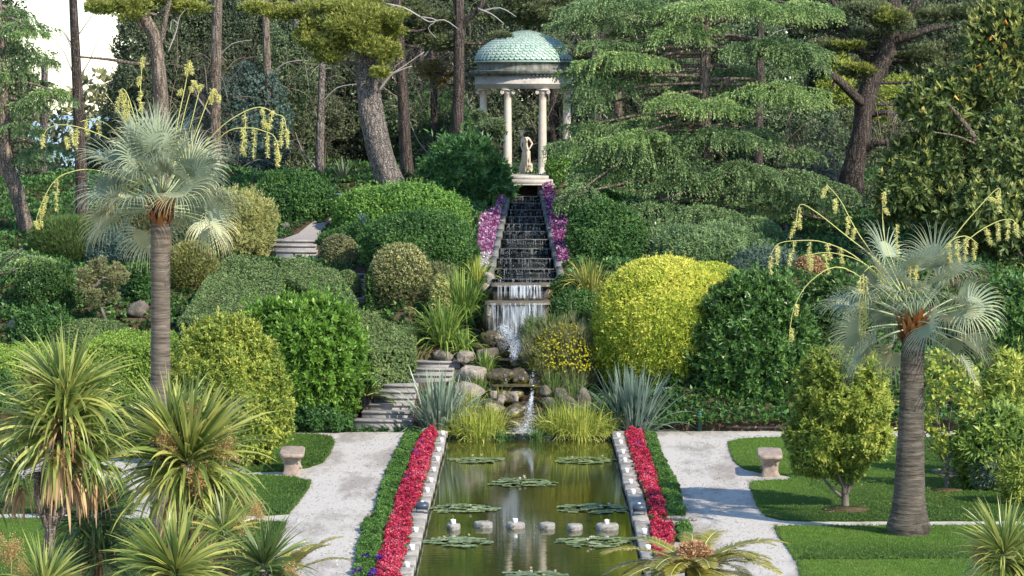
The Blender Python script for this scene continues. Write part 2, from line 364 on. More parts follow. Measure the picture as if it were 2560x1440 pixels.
M['bark_dark'] = barkmat('dark_bark', (.045, .035, .03), (.12, .095, .08), (.20, .17, .15), 12, (1, 1, .14))
M['bark_tan'] = barkmat('tan_bark', (.11, .085, .065), (.26, .21, .17), (.36, .31, .26), 12, (1, 1, .2))
M['twig'] = surfmat('small_trunk_bark', [(.07, .06, .05), (.14, .12, .095), (.21, .19, .16)], scale=12, rough=.9, stretch=(1, 1, .3))
M['deadwood'] = plain('pale_dead_wood', (.34, .31, .28), .8)
M['stalk'] = plain('cream_flower_stalk', (.52, .52, .16), .5)

def watermat():
    m, nt, out = newmat('pond_water')
    tc = nd(nt, 'ShaderNodeTexCoord'); mp = nd(nt, 'ShaderNodeMapping'); mp.inputs['Scale'].default_value = (1.1, 3.2, 1)
    nt.links.new(tc.outputs['Object'], mp.inputs[0])
    n = nd(nt, 'ShaderNodeTexNoise'); n.inputs['Scale'].default_value = 2.6; n.inputs['Detail'].default_value = 4; nt.links.new(mp.outputs[0], n.inputs['Vector'])
    bp = nd(nt, 'ShaderNodeBump'); bp.inputs['Strength'].default_value = .07; bp.inputs['Distance'].default_value = .02; nt.links.new(n.outputs[0], bp.inputs['Height'])
    n2 = nd(nt, 'ShaderNodeTexNoise'); n2.inputs['Scale'].default_value = .7; nt.links.new(tc.outputs['Object'], n2.inputs['Vector'])
    rp = ramp(nt, [(.3, (.026, .034, .007)), (.7, (.055, .060, .012))]); nt.links.new(n2.outputs[0], rp.inputs[0])
    b = nd(nt, 'ShaderNodeBsdfPrincipled'); b.inputs['Roughness'].default_value = .03; b.inputs['IOR'].default_value = 1.36; b.inputs['Specular IOR Level'].default_value = .6
    nt.links.new(rp.outputs[0], b.inputs['Base Color']); nt.links.new(bp.outputs[0], b.inputs['Normal']); nt.links.new(b.outputs[0], out.inputs[0]); return m
M['water'] = watermat()
M['streamwater'] = surfmat('shallow_stream_water', [(.025, .022, .008), (.06, .05, .015), (.12, .10, .03)], scale=5, rough=.08, bump=.3, bscale=10, dist=.01, spec=.6)
M['film'] = surfmat('thin_water_film', [(.006, .009, .010), (.012, .018, .018)], scale=4, rough=.04, bump=.05, bscale=14, dist=.004, spec=.5)
def curtainmat():
    m, nt, out = newmat('water_curtain')
    tc = nd(nt, 'ShaderNodeTexCoord'); mp = nd(nt, 'ShaderNodeMapping'); mp.inputs['Scale'].default_value = (1, .3, .07); nt.links.new(tc.outputs['Object'], mp.inputs[0])
    n = nd(nt, 'ShaderNodeTexNoise'); n.inputs['Scale'].default_value = 34; n.inputs['Detail'].default_value = 5; nt.links.new(mp.outputs[0], n.inputs['Vector'])
    n2 = nd(nt, 'ShaderNodeTexNoise'); n2.inputs['Scale'].default_value = 5; nt.links.new(mp.outputs[0], n2.inputs['Vector'])
    rp = ramp(nt, [(.46, (.03, .03, .03)), (.66, (.85, .85, .85))]); nt.links.new(n.outputs[0], rp.inputs[0])
    a = nd(nt, 'ShaderNodeAttribute', attribute_name='rnd'); mu = nd(nt, 'ShaderNodeMath', operation='MULTIPLY'); nt.links.new(rp.outputs[0], mu.inputs[0]); nt.links.new(a.outputs['Fac'], mu.inputs[1])
    m2 = nd(nt, 'ShaderNodeMath', operation='MULTIPLY'); r2 = ramp(nt, [(.35, (.25, .25, .25)), (.6, (1, 1, 1))]); nt.links.new(n2.outputs[0], r2.inputs[0]); nt.links.new(mu.outputs[0], m2.inputs[0]); nt.links.new(r2.outputs[0], m2.inputs[1])
    b = nd(nt, 'ShaderNodeBsdfPrincipled'); b.inputs['Base Color'].default_value = (.74, .80, .86, 1); b.inputs['Roughness'].default_value = .2
    t = nd(nt, 'ShaderNodeBsdfTransparent'); s = nd(nt, 'ShaderNodeMixShader'); nt.links.new(m2.outputs[0], s.inputs[0]); nt.links.new(t.outputs[0], s.inputs[1]); nt.links.new(b.outputs[0], s.inputs[2]); nt.links.new(s.outputs[0], out.inputs[0]); return m
M['curtain'] = curtainmat()
def foammat():
    m, nt, out = newmat('falling_water')
    b = nd(nt, 'ShaderNodeBsdfPrincipled'); b.inputs['Base Color'].default_value = (.72, .78, .85, 1); b.inputs['Roughness'].default_value = .25
    t = nd(nt, 'ShaderNodeBsdfTransparent'); a = nd(nt, 'ShaderNodeAttribute', attribute_name='rnd')
    s = nd(nt, 'ShaderNodeMixShader'); nt.links.new(a.outputs['Fac'], s.inputs[0]); nt.links.new(t.outputs[0], s.inputs[1]); nt.links.new(b.outputs[0], s.inputs[2])
    nt.links.new(s.outputs[0], out.inputs[0]); return m
M['foam'] = foammat()
def seamat():
    return plain('sea_water', (.10, .16, .20), .25, spec=.5)

# ================================================================ ground, pool, lawns
PX0, PX1 = -1.835, 1.835                                   # water edges; copings outside
def band(poly_px, z0, z1, name, mat, kind=None, **kw):
    g = Geo(); pts = flat([p[0] for p in poly_px], [p[1] for p in poly_px], z1); slab(g, pts, z0, z1)
    return g.build(name, mat, origin=(pts[:, 0].mean(), pts[:, 1].mean(), 0))
g = Geo()
for x0, x1, y0, y1 in ((-60, PX0 - .02, 5, 76), (PX1 + .02, 60, 5, 76), (PX0 - .02, PX1 + .02, 5, 28), (PX0 - .02, PX1 + .02, 70.6, 76)):
    g.add([[x0, y0, 0], [x1, y0, 0], [x1, y1, 0], [x0, y1, 0]], [[0, 1, 2, 3]])
tag(g.build('gravel_path', M['gravel'], origin=(0, 0, 0)), kind='structure')
g = Geo(); xs = np.concatenate([np.linspace(-220, -32, 16), np.arange(-30, -1.99, .5), np.arange(-1.9, 1.91, .1), np.arange(2, 30.01, .5), np.linspace(32, 220, 16)])
ys = np.concatenate([np.arange(71.0, 100, .4), np.arange(100, 150, 2), np.linspace(150, 420, 12)])
X, Y = np.meshgrid(xs, ys); Z = tz(X, Y)
Z[0] = -.3
k = len(xs); i = (np.arange(len(ys) - 1)[:, None] * k + np.arange(k - 1)[None]).ravel()
g.add(np.stack([X, Y, Z], -1).reshape(-1, 3), np.stack([i, i + 1, i + k + 1, i + k], 1))
tag(g.build('hillside', M['soil'], smooth=True, origin=(0, 70, 0)), kind='structure')
g = Geo(); g.add([[-5000, 200, -34], [5000, 200, -34], [5000, 5500, -34], [-5000, 5500, -34]], [[0, 1, 2, 3]])
tag(g.build('sea', seamat(), origin=(0, 200, -34)), kind='structure')
# pool
g = Geo(); g.add([[PX0, 28, -.10], [PX1, 28, -.10], [PX1, 71, -.10], [PX0, 71, -.10]], [[0, 1, 2, 3]])
tag(g.build('pool_water', M['water'], origin=(0, 50, -.1)), kind='structure')
g = Geo()
box(g, (PX0 - .02, 28, -.8), (PX0, 70.6, -.003)); box(g, (PX1, 28, -.8), (PX1 + .02, 70.6, -.003)); box(g, (PX0 - .3, 70.2, -.8), (PX1 + .3, 70.6, -.02))
g.add([[PX0, 28, -.8], [PX1, 28, -.8], [PX1, 71, -.8], [PX0, 71, -.8]], [[0, 1, 2, 3]])
tag(g.build('pool_basin', M['wetstone'], origin=(0, 50, -.8)), kind='structure')
for s, side in ((-1, 'left'), (1, 'right')):
    g = Geo(); y = 29.0
    while y < 70.4:
        L = .9 + .5 * rs.rand(); y1 = min(y + L, 70.5); o = .006 * rs.randn(); a, b = sorted((s * (1.835 - .015), s * (1.835 + .27)))
        box(g, (a + o, y, -.05), (b + o, y1 - .008, .075 + .006 * rs.randn()), bev=.012); y = y1
    tag(g.build('pool_coping', M['coping'], origin=(s * 1.95, 50, 0)), 'weathered stone coping along the %s edge of the pool' % side, 'coping')

# lawns
turf = leafmat('grass_blade', [(.03, .085, .010), (.055, .14, .016), (.11, .21, .03)], .3)
LAWNS = {
 'lawn of clipped grass behind the left stone bench': [(560, 1084), (705, 1083), (780, 1084), (826, 1090), (835, 1104), (824, 1133), (806, 1154), (770, 1167), (712, 1176), (620, 1178)],
 'small lawn of clipped grass in front of the left stone bench': [(400, 1186), (660, 1186), (735, 1192), (776, 1202), (768, 1222), (748, 1250), (722, 1282), (650, 1287), (560, 1282), (400, 1282)],
 'strip of clipped grass among the foreground cordylines': [(-200, 1296), (160, 1294), (420, 1298), (640, 1300), (716, 1304), (708, 1328), (640, 1440), (400, 1500), (-200, 1500)],
 'far left lawn behind the trunk of the forked cordyline': [(-200, 1196), (120, 1196), (300, 1198), (330, 1240), (330, 1284), (100, 1280), (-200, 1284)],
 'lawn of clipped grass under the citrus tree on the right': [(1822, 1104), (1845, 1097), (1900, 1093), (2100, 1091), (2440, 1093), (2460, 1110), (2400, 1160), (2420, 1185), (2700, 1215), (2700, 1299), (2300, 1300), (2010, 1300), (1950, 1297), (1915, 1287), (1893, 1262), (1875, 1212), (1880, 1203), (1912, 1200), (1968, 1198), (1985, 1192), (1966, 1186), (1905, 1180), (1860, 1170), (1835, 1150), (1826, 1128)],
 'lawn of clipped grass around the foot of the right fan palm': [(1938, 1314), (2300, 1313), (2900, 1313), (2900, 1392), (2500, 1393), (1988, 1396), (1972, 1370), (1948, 1338)],
 'nearest lawn of clipped grass at the bottom right': [(1992, 1399), (2500, 1396), (2900, 1396), (2900, 1620), (2040, 1620), (2006, 1450)]}
for lab, poly in LAWNS.items():
    g = Geo(); pts = flat([p[0] for p in poly], [p[1] for p in poly], .03)
    # ragged edge
    q = []
    for a, b in zip(pts, np.roll(pts, -1, 0)):
        n = max(1, int(np.linalg.norm(b - a) / .12)); n = min(n, 60)
        for t in range(n): q.append(a + (b - a) * t / n + np.array([rs.randn() * .008, rs.randn() * .02, 0]))
    q = np.array(q); slab(g, q, -.02, .03)
    ln = thing('lawn', lab, 'lawn', (pts[:, 0].mean(), pts[:, 1].mean(), 0)); ln['kind'] = 'structure'
    g.build('turf', M['lawn'], ln)
    A = 0.5 * abs(np.dot(pts[:, 0], np.roll(pts[:, 1], 1)) - np.dot(pts[:, 1], np.roll(pts[:, 0], 1)))
    n = int(min(A * 1100, 60000)); sp = sample_poly(q[:, :2], n); edge = q[rs.randint(0, len(q), 3000)][:, :2] + rs.randn(3000, 2) * .015
    sp = np.vstack([sp, edge]); n = len(sp)
    gg = Geo(); d = np.c_[rs.randn(n, 2) * .5, np.ones(n)]
    leaves(gg, np.c_[sp, np.full(n, .02)], d, rs.randn(n, 3), .025 + .025 * rs.rand(n), .009, rs.rand(n))
    tag(gg.build('grass', turf, ln), kind='stuff')

LMd = leafmat('path_dry_leaf', [(.16, .12, .07), (.30, .23, .13), (.42, .36, .22)], .1)
# mulch ring and bed
def disc_px(name, lab, u, v, r, mat, cat, z=.045, ey=1.0):
    c = flat(u, v, z); th = np.linspace(0, 2 * np.pi, 40, endpoint=False); rr = r * (1 + .05 * rs.randn(40))
    g = Geo(); slab(g, np.c_[c[0] + rr * np.cos(th), c[1] + rr * ey * np.sin(th)], 0, z); return tag(g.build(name, mat, origin=(c[0], c[1], 0)), lab, cat)
tag(disc_px('mulch', 'ring of dark mulch in the lawn around the citrus trunk', 2113, 1271, .42, M['soil'], 'mulch'), kind='structure')
tag(disc_px('mulch', 'small mulch circle around the thin lemon trunk', 2366, 1223, .30, M['soil'], 'mulch'), kind='structure')
tag(band([(2325, 1178), (2330, 1170), (2420, 1168), (2520, 1172), (2800, 1180), (2800, 1222), (2560, 1212), (2440, 1200), (2360, 1190)], -.01, .05, 'mulch', M['mulch']), 'bed of pale bark mulch under the right hand shrubs', 'mulch', kind='structure')
# fallen leaves scattered on the bed / lawn
g = Geo(); q = flat(1900 + 640 * rs.rand(120), 1105 + 180 * rs.rand(120), .055); leaves(g, q, np.c_[rs.randn(120, 2), .1 * rs.rand(120)], np.tile([0, 0, 1.], (120, 1)), .07, .05, rs.rand(120))
tag(g.build('fallen_leaves', leafmat('dry_leaf', [(.30, .26, .10), (.45, .36, .2)], .1)), 'dry fallen leaves scattered over the right lawn', 'leaves', kind='stuff')
# litter along the lawn edges and under the trees
g = Geo(); q = []
for lab, poly in LAWNS.items():
    pts = flat([p[0] for p in poly], [p[1] for p in poly], .0)
    for a, b in zip(pts, np.roll(pts, -1, 0)):
        n = min(int(np.linalg.norm(b - a) * 38), 400)
        if n: q.append(a + (b - a) * rs.rand(n, 1) + np.c_[rs.randn(n) * .035, rs.randn(n) * .05, np.full(n, .012 + .02 * rs.rand())])
q = np.vstack(q); leaves(g, q, np.c_[rs.randn(len(q), 2), .25 * rs.rand(len(q))], np.tile([0, 0, 1.], (len(q), 1)) + .4 * rs.randn(len(q), 3), .02 + .03 * rs.rand(len(q)), .014, rs.rand(len(q)))
tag(g.build('edge_litter', leafmat('edge_litter_brown', [(.05, .04, .025), (.13, .10, .06), (.26, .22, .15)], 0)), 'brown crumbs of soil and clippings along the lawn edges', 'litter', kind='stuff')
g = Geo(); n = 1500; u = np.concatenate([rs.uniform(730, 1010, n // 2), rs.uniform(1690, 1960, n // 2)]); q = flat(u, 1078 + 360 * rs.rand(n) ** 1.5, .006)
leaves(g, q, np.c_[rs.randn(n, 2), .1 * rs.rand(n)], np.tile([0, 0, 1.], (n, 1)), .03 + .03 * rs.rand(n), .02, rs.rand(n))
tag(g.build('fallen_leaves', LMd), 'small dry leaves blown over the gravel paths', 'leaves', kind='stuff')
# little stone gravel fragments along path edges
g = Geo(); n = 5000; u = np.concatenate([rs.uniform(720, 1010, n // 2), rs.uniform(1690, 1960, n // 2)]); q = flat(u, rs.uniform(1085, 1440, n), .004)
leaves(g, q, np.c_[rs.randn(n, 2), .2 * rs.rand(n)], np.tile([0, 0, 1.], (n, 1)) + .4 * rs.randn(n, 3), .02 + .02 * rs.rand(n), .018, rs.rand(n))
tag(g.build('loose_gravel', leafmat('pebble', [(.16, .14, .12), (.45, .42, .38), (.7, .66, .62)], 0)), 'loose pebbles and grit lying on the gravel paths', 'gravel', kind='stuff')

# ================================================================ flower beds beside the pool
red = leafmat('red_begonia', [(.20, .010, .030), (.50, .022, .065), (.74, .06, .13), (.82, .24, .30)], .25)
pinkfl = leafmat('pink_flower', [(.7, .2, .25), (.8, .4, .4)], .25)
bgreen = leafmat('bedding_green', [(.03, .09, .015), (.06, .16, .025), (.12, .26, .05)], .3)
purple_d = leafmat('violet_flower', [(.05, .015, .16), (.10, .03, .26)], .2)
def bed(name, lab, px, h, spec, mats, cat='flower bed', extra=None):
    poly = flat([p[0] for p in px], [p[1] for p in px], h * .6); q = []
    for a, b in zip(poly, np.roll(poly, -1, 0)):
        k = max(1, int(np.linalg.norm(b - a) / .22))
        for t in range(k): q.append(a + (b - a) * t / k + np.array([rs.randn() * .022, 0, 0]))
    poly = np.array(q)
    g = Geo(); n = spec[0]; s = sample_poly(poly[:, :2], n); x, y = s[:, 0], s[:, 1]
    hh = h * (.75 + .15 * np.sin(x * 17 + y * 7) + .12 * np.sin(x * 9 - y * 5) + .10 * rs.randn(n))
    # lower towards the edge of the strip
    dmin = np.full(n, 9.)
    for a, b in zip(poly, np.roll(poly, -1, 0)):
        ab = b[:2] - a[:2]; L = np.linalg.norm(ab) + 1e-9; t = np.clip(((x - a[0]) * ab[0] + (y - a[1]) * ab[1]) / L ** 2, 0, 1)
        dmin = np.minimum(dmin, np.hypot(x - a[0] - ab[0] * t, y - a[1] - ab[1] * t))
    hh *= np.clip(.5 + dmin / .10, 0, 1) ** .7
    r = rs.rand(n); patch = .5 + .5 * np.sin(x * 6 + y * 2.2) * np.sin(y * 1.7)
    gap = (np.sin(x * 31 + 3 * np.sin(y * 5)) * np.sin(y * 23 + x * 4) > .40) & (rs.rand(n) < .85); hh = np.where(gap, hh * .4, hh) + .035 * np.sin(x * 13 + 1) * np.sin(y * 11)
    ax = np.c_[rs.randn(n, 2) * .45, np.ones(n)]
    rosettes(g, np.c_[x, y, hh], ax, spec[1], spec[2], spec[3], 1.0, np.clip(.55 * r + .4 * patch, 0, 1), fold=.1)
    root = thing(name, lab, cat, (poly[:, 0].mean(), poly[:, 1].mean(), 0)); root['kind'] = 'stuff'
    g.build('blooms' if mats is red else 'leaves', mats, root)
    # green leaves underneath
    g = Geo(); m = int(n * .9); s = sample_poly(poly[:, :2], m); hz = h * (.2 + .42 * rs.rand(m))
    rosettes(g, np.c_[s, hz], np.c_[rs.randn(m, 2) * .6, np.ones(m)], 3, spec[2] * 1.15, spec[3] * 1.1, 1.1, rs.rand(m) * .6)
    g.build('leaves' if mats is red else 'stems', bgreen, root)
    if extra:
        g = Geo()
        for (u, v, k, sp_) in extra:
            c = flat(u, v, h * .85); q = c + rs.randn(k, 3) * np.array([.05, .12, .02]); rosettes(g, q, np.c_[rs.randn(k, 2) * .4, np.ones(k)], 4, .05, .05, 1.2)
        g.build('flower', purple_d, root)
    return root
bed('red_flower_bed', 'long strip of crimson bedding flowers on the left side of the pool', [(1076, 1068), (1090, 1066), (1093, 1085), (1086, 1110), (1076, 1150), (1062, 1200), (1048, 1250), (1028, 1284), (988, 1284), (990, 1240), (1008, 1200), (1028, 1150), (1040, 1110), (1056, 1085)], .17, (9500, 5, .030, .028), red, extra=[(1057, 1106, 14, 0), (1040, 1130, 12, 0), (1020, 1195, 7, 0)])
bed('red_flower_bed', 'short near strip of crimson flowers left of the pool, below the floodlight', [(978, 1288), (1030, 1289), (1030, 1320), (1015, 1370), (1000, 1420), (985, 1480), (920, 1480), (938, 1420), (955, 1370), (962, 1320)], .17, (5500, 5, .030, .028), red, extra=[(955, 1393, 20, 0), (930, 1430, 12, 0)])
bed('red_flower_bed', 'long strip of crimson bedding flowers on the right side of the pool', [(1560, 1080), (1572, 1077), (1608, 1080), (1614, 1110), (1632, 1160), (1645, 1210), (1660, 1250), (1666, 1288), (1626, 1288), (1618, 1250), (1600, 1200), (1585, 1160), (1570, 1110)], .17, (9500, 5, .030, .028), red, extra=[(1600, 1112, 12, 0)])
bed('red_flower_bed', 'short near strip of crimson flowers right of the pool beside the cycad', [(1626, 1305), (1680, 1305), (1688, 1330), (1682, 1395), (1638, 1395), (1630, 1350)], .17, (3200, 5, .030, .028), red)
bed('green_flower_edging', 'long low green bedding edging the left gravel path', [(1042, 1078), (1054, 1084), (1038, 1110), (1026, 1150), (1005, 1200), (988, 1240), (984, 1286), (938, 1288), (945, 1240), (962, 1190), (985, 1140), (1005, 1095), (1020, 1080)], .13, (9500, 4, .035, .022), bgreen, 'flower bed')
bed('green_flower_edging', 'near patch of low green bedding left of the near crimson strip', [(912, 1296), (974, 1292), (962, 1320), (952, 1370), (934, 1420), (920, 1480), (880, 1480), (892, 1400), (900, 1340)], .13, (5500, 4, .035, .022), bgreen, 'flower bed', extra=[(912, 1393, 14, 0), (895, 1430, 12, 0)])
bed('green_flower_edging', 'long low green bedding edging the right gravel path', [(1612, 1078), (1640, 1085), (1650, 1120), (1672, 1170), (1700, 1215), (1700, 1240), (1716, 1282), (1672, 1288), (1664, 1250), (1650, 1210), (1636, 1160), (1618, 1110)], .13, (8500, 4, .035, .022), bgreen, 'flower bed')
bed('green_flower_edging', 'small patch of low green bedding behind the brown cycad heart', [(1690, 1305), (1716, 1303), (1730, 1322), (1730, 1345), (1696, 1345)], .13, (1100, 4, .035, .022), bgreen, 'flower bed')
g = Geo(); q = flat(rs.uniform(900, 975, 40), rs.uniform(1300, 1400, 40), .12)
for (p0, lab) in (([(925, 1291), (1040, 1291)], 'low mortar kerb between the two left flower strips'), ([(1650, 1297), (1735, 1299)], 'low mortar kerb between the two right flower strips')):
    a = flat(*p0[0], .02); b = flat(*p0[1], .02); g = Geo(); n = 14
    for i in range(n):
        c = a + (b - a) * i / (n - 1); s = .05 + .02 * rs.rand(); box(g, (c[0] - .05, c[1] - s, 0), (c[0] + .05, c[1] + s, .05 + .03 * rs.rand()), bev=.015)
    tag(g.build('kerb', M['stone']), lab, 'kerb')

# ================================================================ small things round the pool
def candle(u, v, z, lab, flame, grp='white candle glasses on the pool edge'):
    c = flat(u, v, z); c = np.array([c[0], c[1], z]); t = thing('candle_glass', lab, 'candle', c, grp)
    g = Geo(); k = .95 + .1 * rs.rand()
    lathe(g, c, np.array([(.0, .0), (.034, .0), (.037, .01), (.047, .085), (.043, .085), (.036, .07)]) * k, 18); g.build('cup', M['white_glass'], t, True)
    g = Geo(); lathe(g, c, np.array([(.038, .066), (.0, .07)]) * k, 16); g.build('wax', M['wax'], t)
    if flame:
        g = Geo(); lathe(g, c, np.array([(.0, .07), (.007, .08), (.005, .095), (.0, .108)]) * k, 8); g.build('flame', M['flame'], t, True)
    return t
ordn = ['first', 'second', 'third', 'fourth', 'fifth', 'sixth', 'seventh', 'eighth', 'ninth', 'tenth']
cl = [(615, 140), (607, 192), (583, 264), (576, 332), (549, 412), (528, 493), (501, 567), (415, 865), (388, 997), (352, 1127)]
for i, (a, b) in enumerate(cl):
    candle(900 + a / 2.977, 1040 + b / 2.977, .078, '%s white candle glass from the far end on the left pool coping' % ordn[i], False)
cr_ = [(1922, 158), (1941, 208), (1957, 280), (1972, 342), (1986, 420), (2015, 503), (2034, 582), (2116, 876), (2143, 1000)]
for i, (a, b) in enumerate(cr_):
    candle(900 + a / 2.977, 1040 + b / 2.977, .078, '%s lit white candle glass from the far end on the right pool coping' % ordn[i], True)
STONES = [(1133, 1312, 42, 1, 'small grey stepping stone carrying the leftmost candle in the pool'), (1208, 1307, 50, 0, 'pale topped stepping stone between the two left candles in the pool'), (1288, 1309, 48, 1, 'grey stepping stone under the middle candle in the pool'),
          (1369, 1310, 46, 0, 'flat pale stepping stone just right of the middle candle'), (1436, 1313, 46, 0, 'bare stepping stone just left of the rightmost candle stone'), (1517, 1312, 58, 1, 'largest stepping stone, carrying the rightmost candle in the pool')]
M['stepstone'] = surfmat('stepping_stone', [(.19, .18, .16), (.30, .285, .26), (.42, .40, .37)], scale=12, rough=.9, bump=.7, dist=.012, wear=((.11, .10, .085), 7, .56))
for (u, v, wpx, cd, lab) in STONES:
    c = flat(u, v, -.025); r = .9 * wpx / S(c[1]) / 2
    g = Geo(); th = np.linspace(0, 2 * np.pi, 22, endpoint=False); ir = 1 + .09 * np.sin(2 * th + rs.rand() * 6) + .07 * np.sin(3 * th + rs.rand() * 6) + .035 * rs.randn(22)
    lv = [(.90, -.35), (.97, -.14), (1.0, -.09), (1.0, -.045), (.95, -.015), (.86, -.006), (.5, 0), (.02, .001)]
    V = np.array([[c[0] + r * ir[j] * a * np.cos(th[j]), c[1] + r * 1.2 * ir[j] * a * np.sin(th[j]), b + .005 * rs.randn()] for a, b in lv for j in range(22)])
    Q = [[i * 22 + j, i * 22 + (j + 1) % 22, (i + 1) * 22 + (j + 1) % 22, (i + 1) * 22 + j] for i in range(len(lv) - 1) for j in range(22)]
    g.add(V, Q); tag(g.build('stepping_stone', M['stepstone'], smooth=True), lab, 'stepping stone', 'stepping stones across the pool')
    if cd: candle(u, v - 1, -.013, 'white candle glass standing on the %s stepping stone in the water' % {1133: 'leftmost', 1288: 'middle', 1517: 'rightmost'}[u], u != 1288, 'candles on the stepping stones')
padm = leafmat('lily_pad', [(.10, .15, .05), (.19, .25, .085), (.30, .35, .14)], .1, rough=.35, spec=.4)
for i, (u, v, wpx, lab) in enumerate([(1190, 1150, 126, 'far left raft of water lily pads near the small fall'), (1460, 1151, 158, 'far right raft of water lily pads by the right coping'), (1303, 1207, 176, 'single central raft of water lily pads'),
        (1163, 1271, 182, 'raft of lily pads against the left coping behind the stepping stones'), (1483, 1271, 196, 'wide raft of lily pads behind the right stepping stones'), (1150, 1355, 186, 'raft of lily pads in front of the leftmost stepping stone'),
        (1488, 1355, 192, 'raft of lily pads in front of the rightmost stepping stone'), (1340, 1440, 165, 'nearest raft of lily pads, cut by the bottom of the picture')]):
    c = flat(u, v, -.09); R0 = wpx / S(c[1]) / 2; t = thing('water_lily', lab, 'water lily', (c[0], c[1], -.1), 'water lilies in the pool')
    n = 85; a = rs.rand(n) * 2 * np.pi; r = R0 * np.sqrt(rs.rand(n)) * .93 * (1 + .10 * np.sin(3 * a + i) + .08 * np.sin(5 * a + 2 * i)); g = Geo()
    for j in range(n):
        rad = rs.uniform(.07, .105); m = 15; st = rs.rand() * 6; th = st + np.linspace(.15, 2 * np.pi - .15, m)
        cc = np.array([c[0] + r[j] * np.cos(a[j]), c[1] + r[j] * np.sin(a[j]) * 1.05, -.094 + .012 * rs.rand() + .025 * rs.rand() * (r[j] < R0 * .5)])
        tl = rs.randn(2) * (.07 if r[j] < R0 * .5 else .02); up = .008
        V = [cc] + [cc + np.array([rad * np.cos(q), rad * np.sin(q), rad * (tl[0] * np.cos(q) + tl[1] * np.sin(q)) + up * (.5 + .5 * np.sin(3 * q))]) for q in th]
        g.add(V, T=[[0, q + 1, q + 2] for q in range(m - 1)], R=rs.rand())
    g.build('leaf_pads', padm, t)
    for j in range(rs.randint(2, 5)):
        aa = rs.rand() * 6.28; rr = R0 * .6 * rs.rand(); q = np.array([[c[0] + rr * np.cos(aa), c[1] + rr * np.sin(aa), -.03]]); g = Geo()
        rosettes(g, np.repeat(q, 3, 0), np.array([[0, 0, 1.], [.1, 0, 1], [0, .1, 1]]), 6, .05, .02, .5, back=0)
        g.build('flower', leafmat('lily_flower', [(.7, .55, .42), (.8, .75, .6)], .2), t)
for (cx, cyy, s, lab) in ((462, 665, 1, 'blue grey floodlight box on the left pool coping'), (2077, 680, -1, 'blue grey floodlight box on the right pool coping')):
    u, v = 900 + cx / 2.977, 1040 + cyy / 2.977 + 19
    c = flat(u, v, .08); t = thing('floodlight', lab, 'floodlight', c, 'pool floodlights'); z = c[2]
    g = Geo(); W_, zb = .115, z + .07
    V = [];                                                # tapered housing
    for (dz, k, dy) in ((0, .80, .07), (.035, 1, .10), (.085, 1, .10), (.115, .8, .07), (.13, .45, .04)): V += [[c[0] - W_ * k, c[1] - dy, zb + dz], [c[0] + W_ * k, c[1] - dy, zb + dz], [c[0] + W_ * k, c[1] + dy, zb + dz], [c[0] - W_ * k, c[1] + dy, zb + dz]]
    Q = [[3, 2, 1, 0], [16, 17, 18, 19]] + [[a * 4 + i, a * 4 + (i + 1) % 4, a * 4 + 4 + (i + 1) % 4, a * 4 + 4 + i] for a in range(4) for i in range(4)]
    g.add(V, Q); g.build('housing', M['housing'], t)
    g = Geo(); lathe(g, (c[0], c[1], zb + .115), [(.032, 0), (.034, .03), (.02, .04), (0, .042)], 14); g.build('knob', M['lens'], t, True)
    g = Geo(); tube(g, [[c[0] - .10, c[1], zb + .04], [c[0] - .105, c[1], z + .01], [c[0], c[1], z + .006], [c[0] + .105, c[1], z + .01], [c[0] + .10, c[1], zb + .04]], .009, 6); g.build('bracket', M['housing'], t)
    g = Geo(); tube(g, [[c[0] + .08 * s, c[1] - .05, zb], [c[0] + .13 * s, c[1] - .06, z + .03], [c[0] + .10 * s, c[1] - .14, z + .015], [c[0] + .03 * s, c[1] - .10, z + .015]], .008, 6, sub=4); g.build('cable', M['housing'], t)

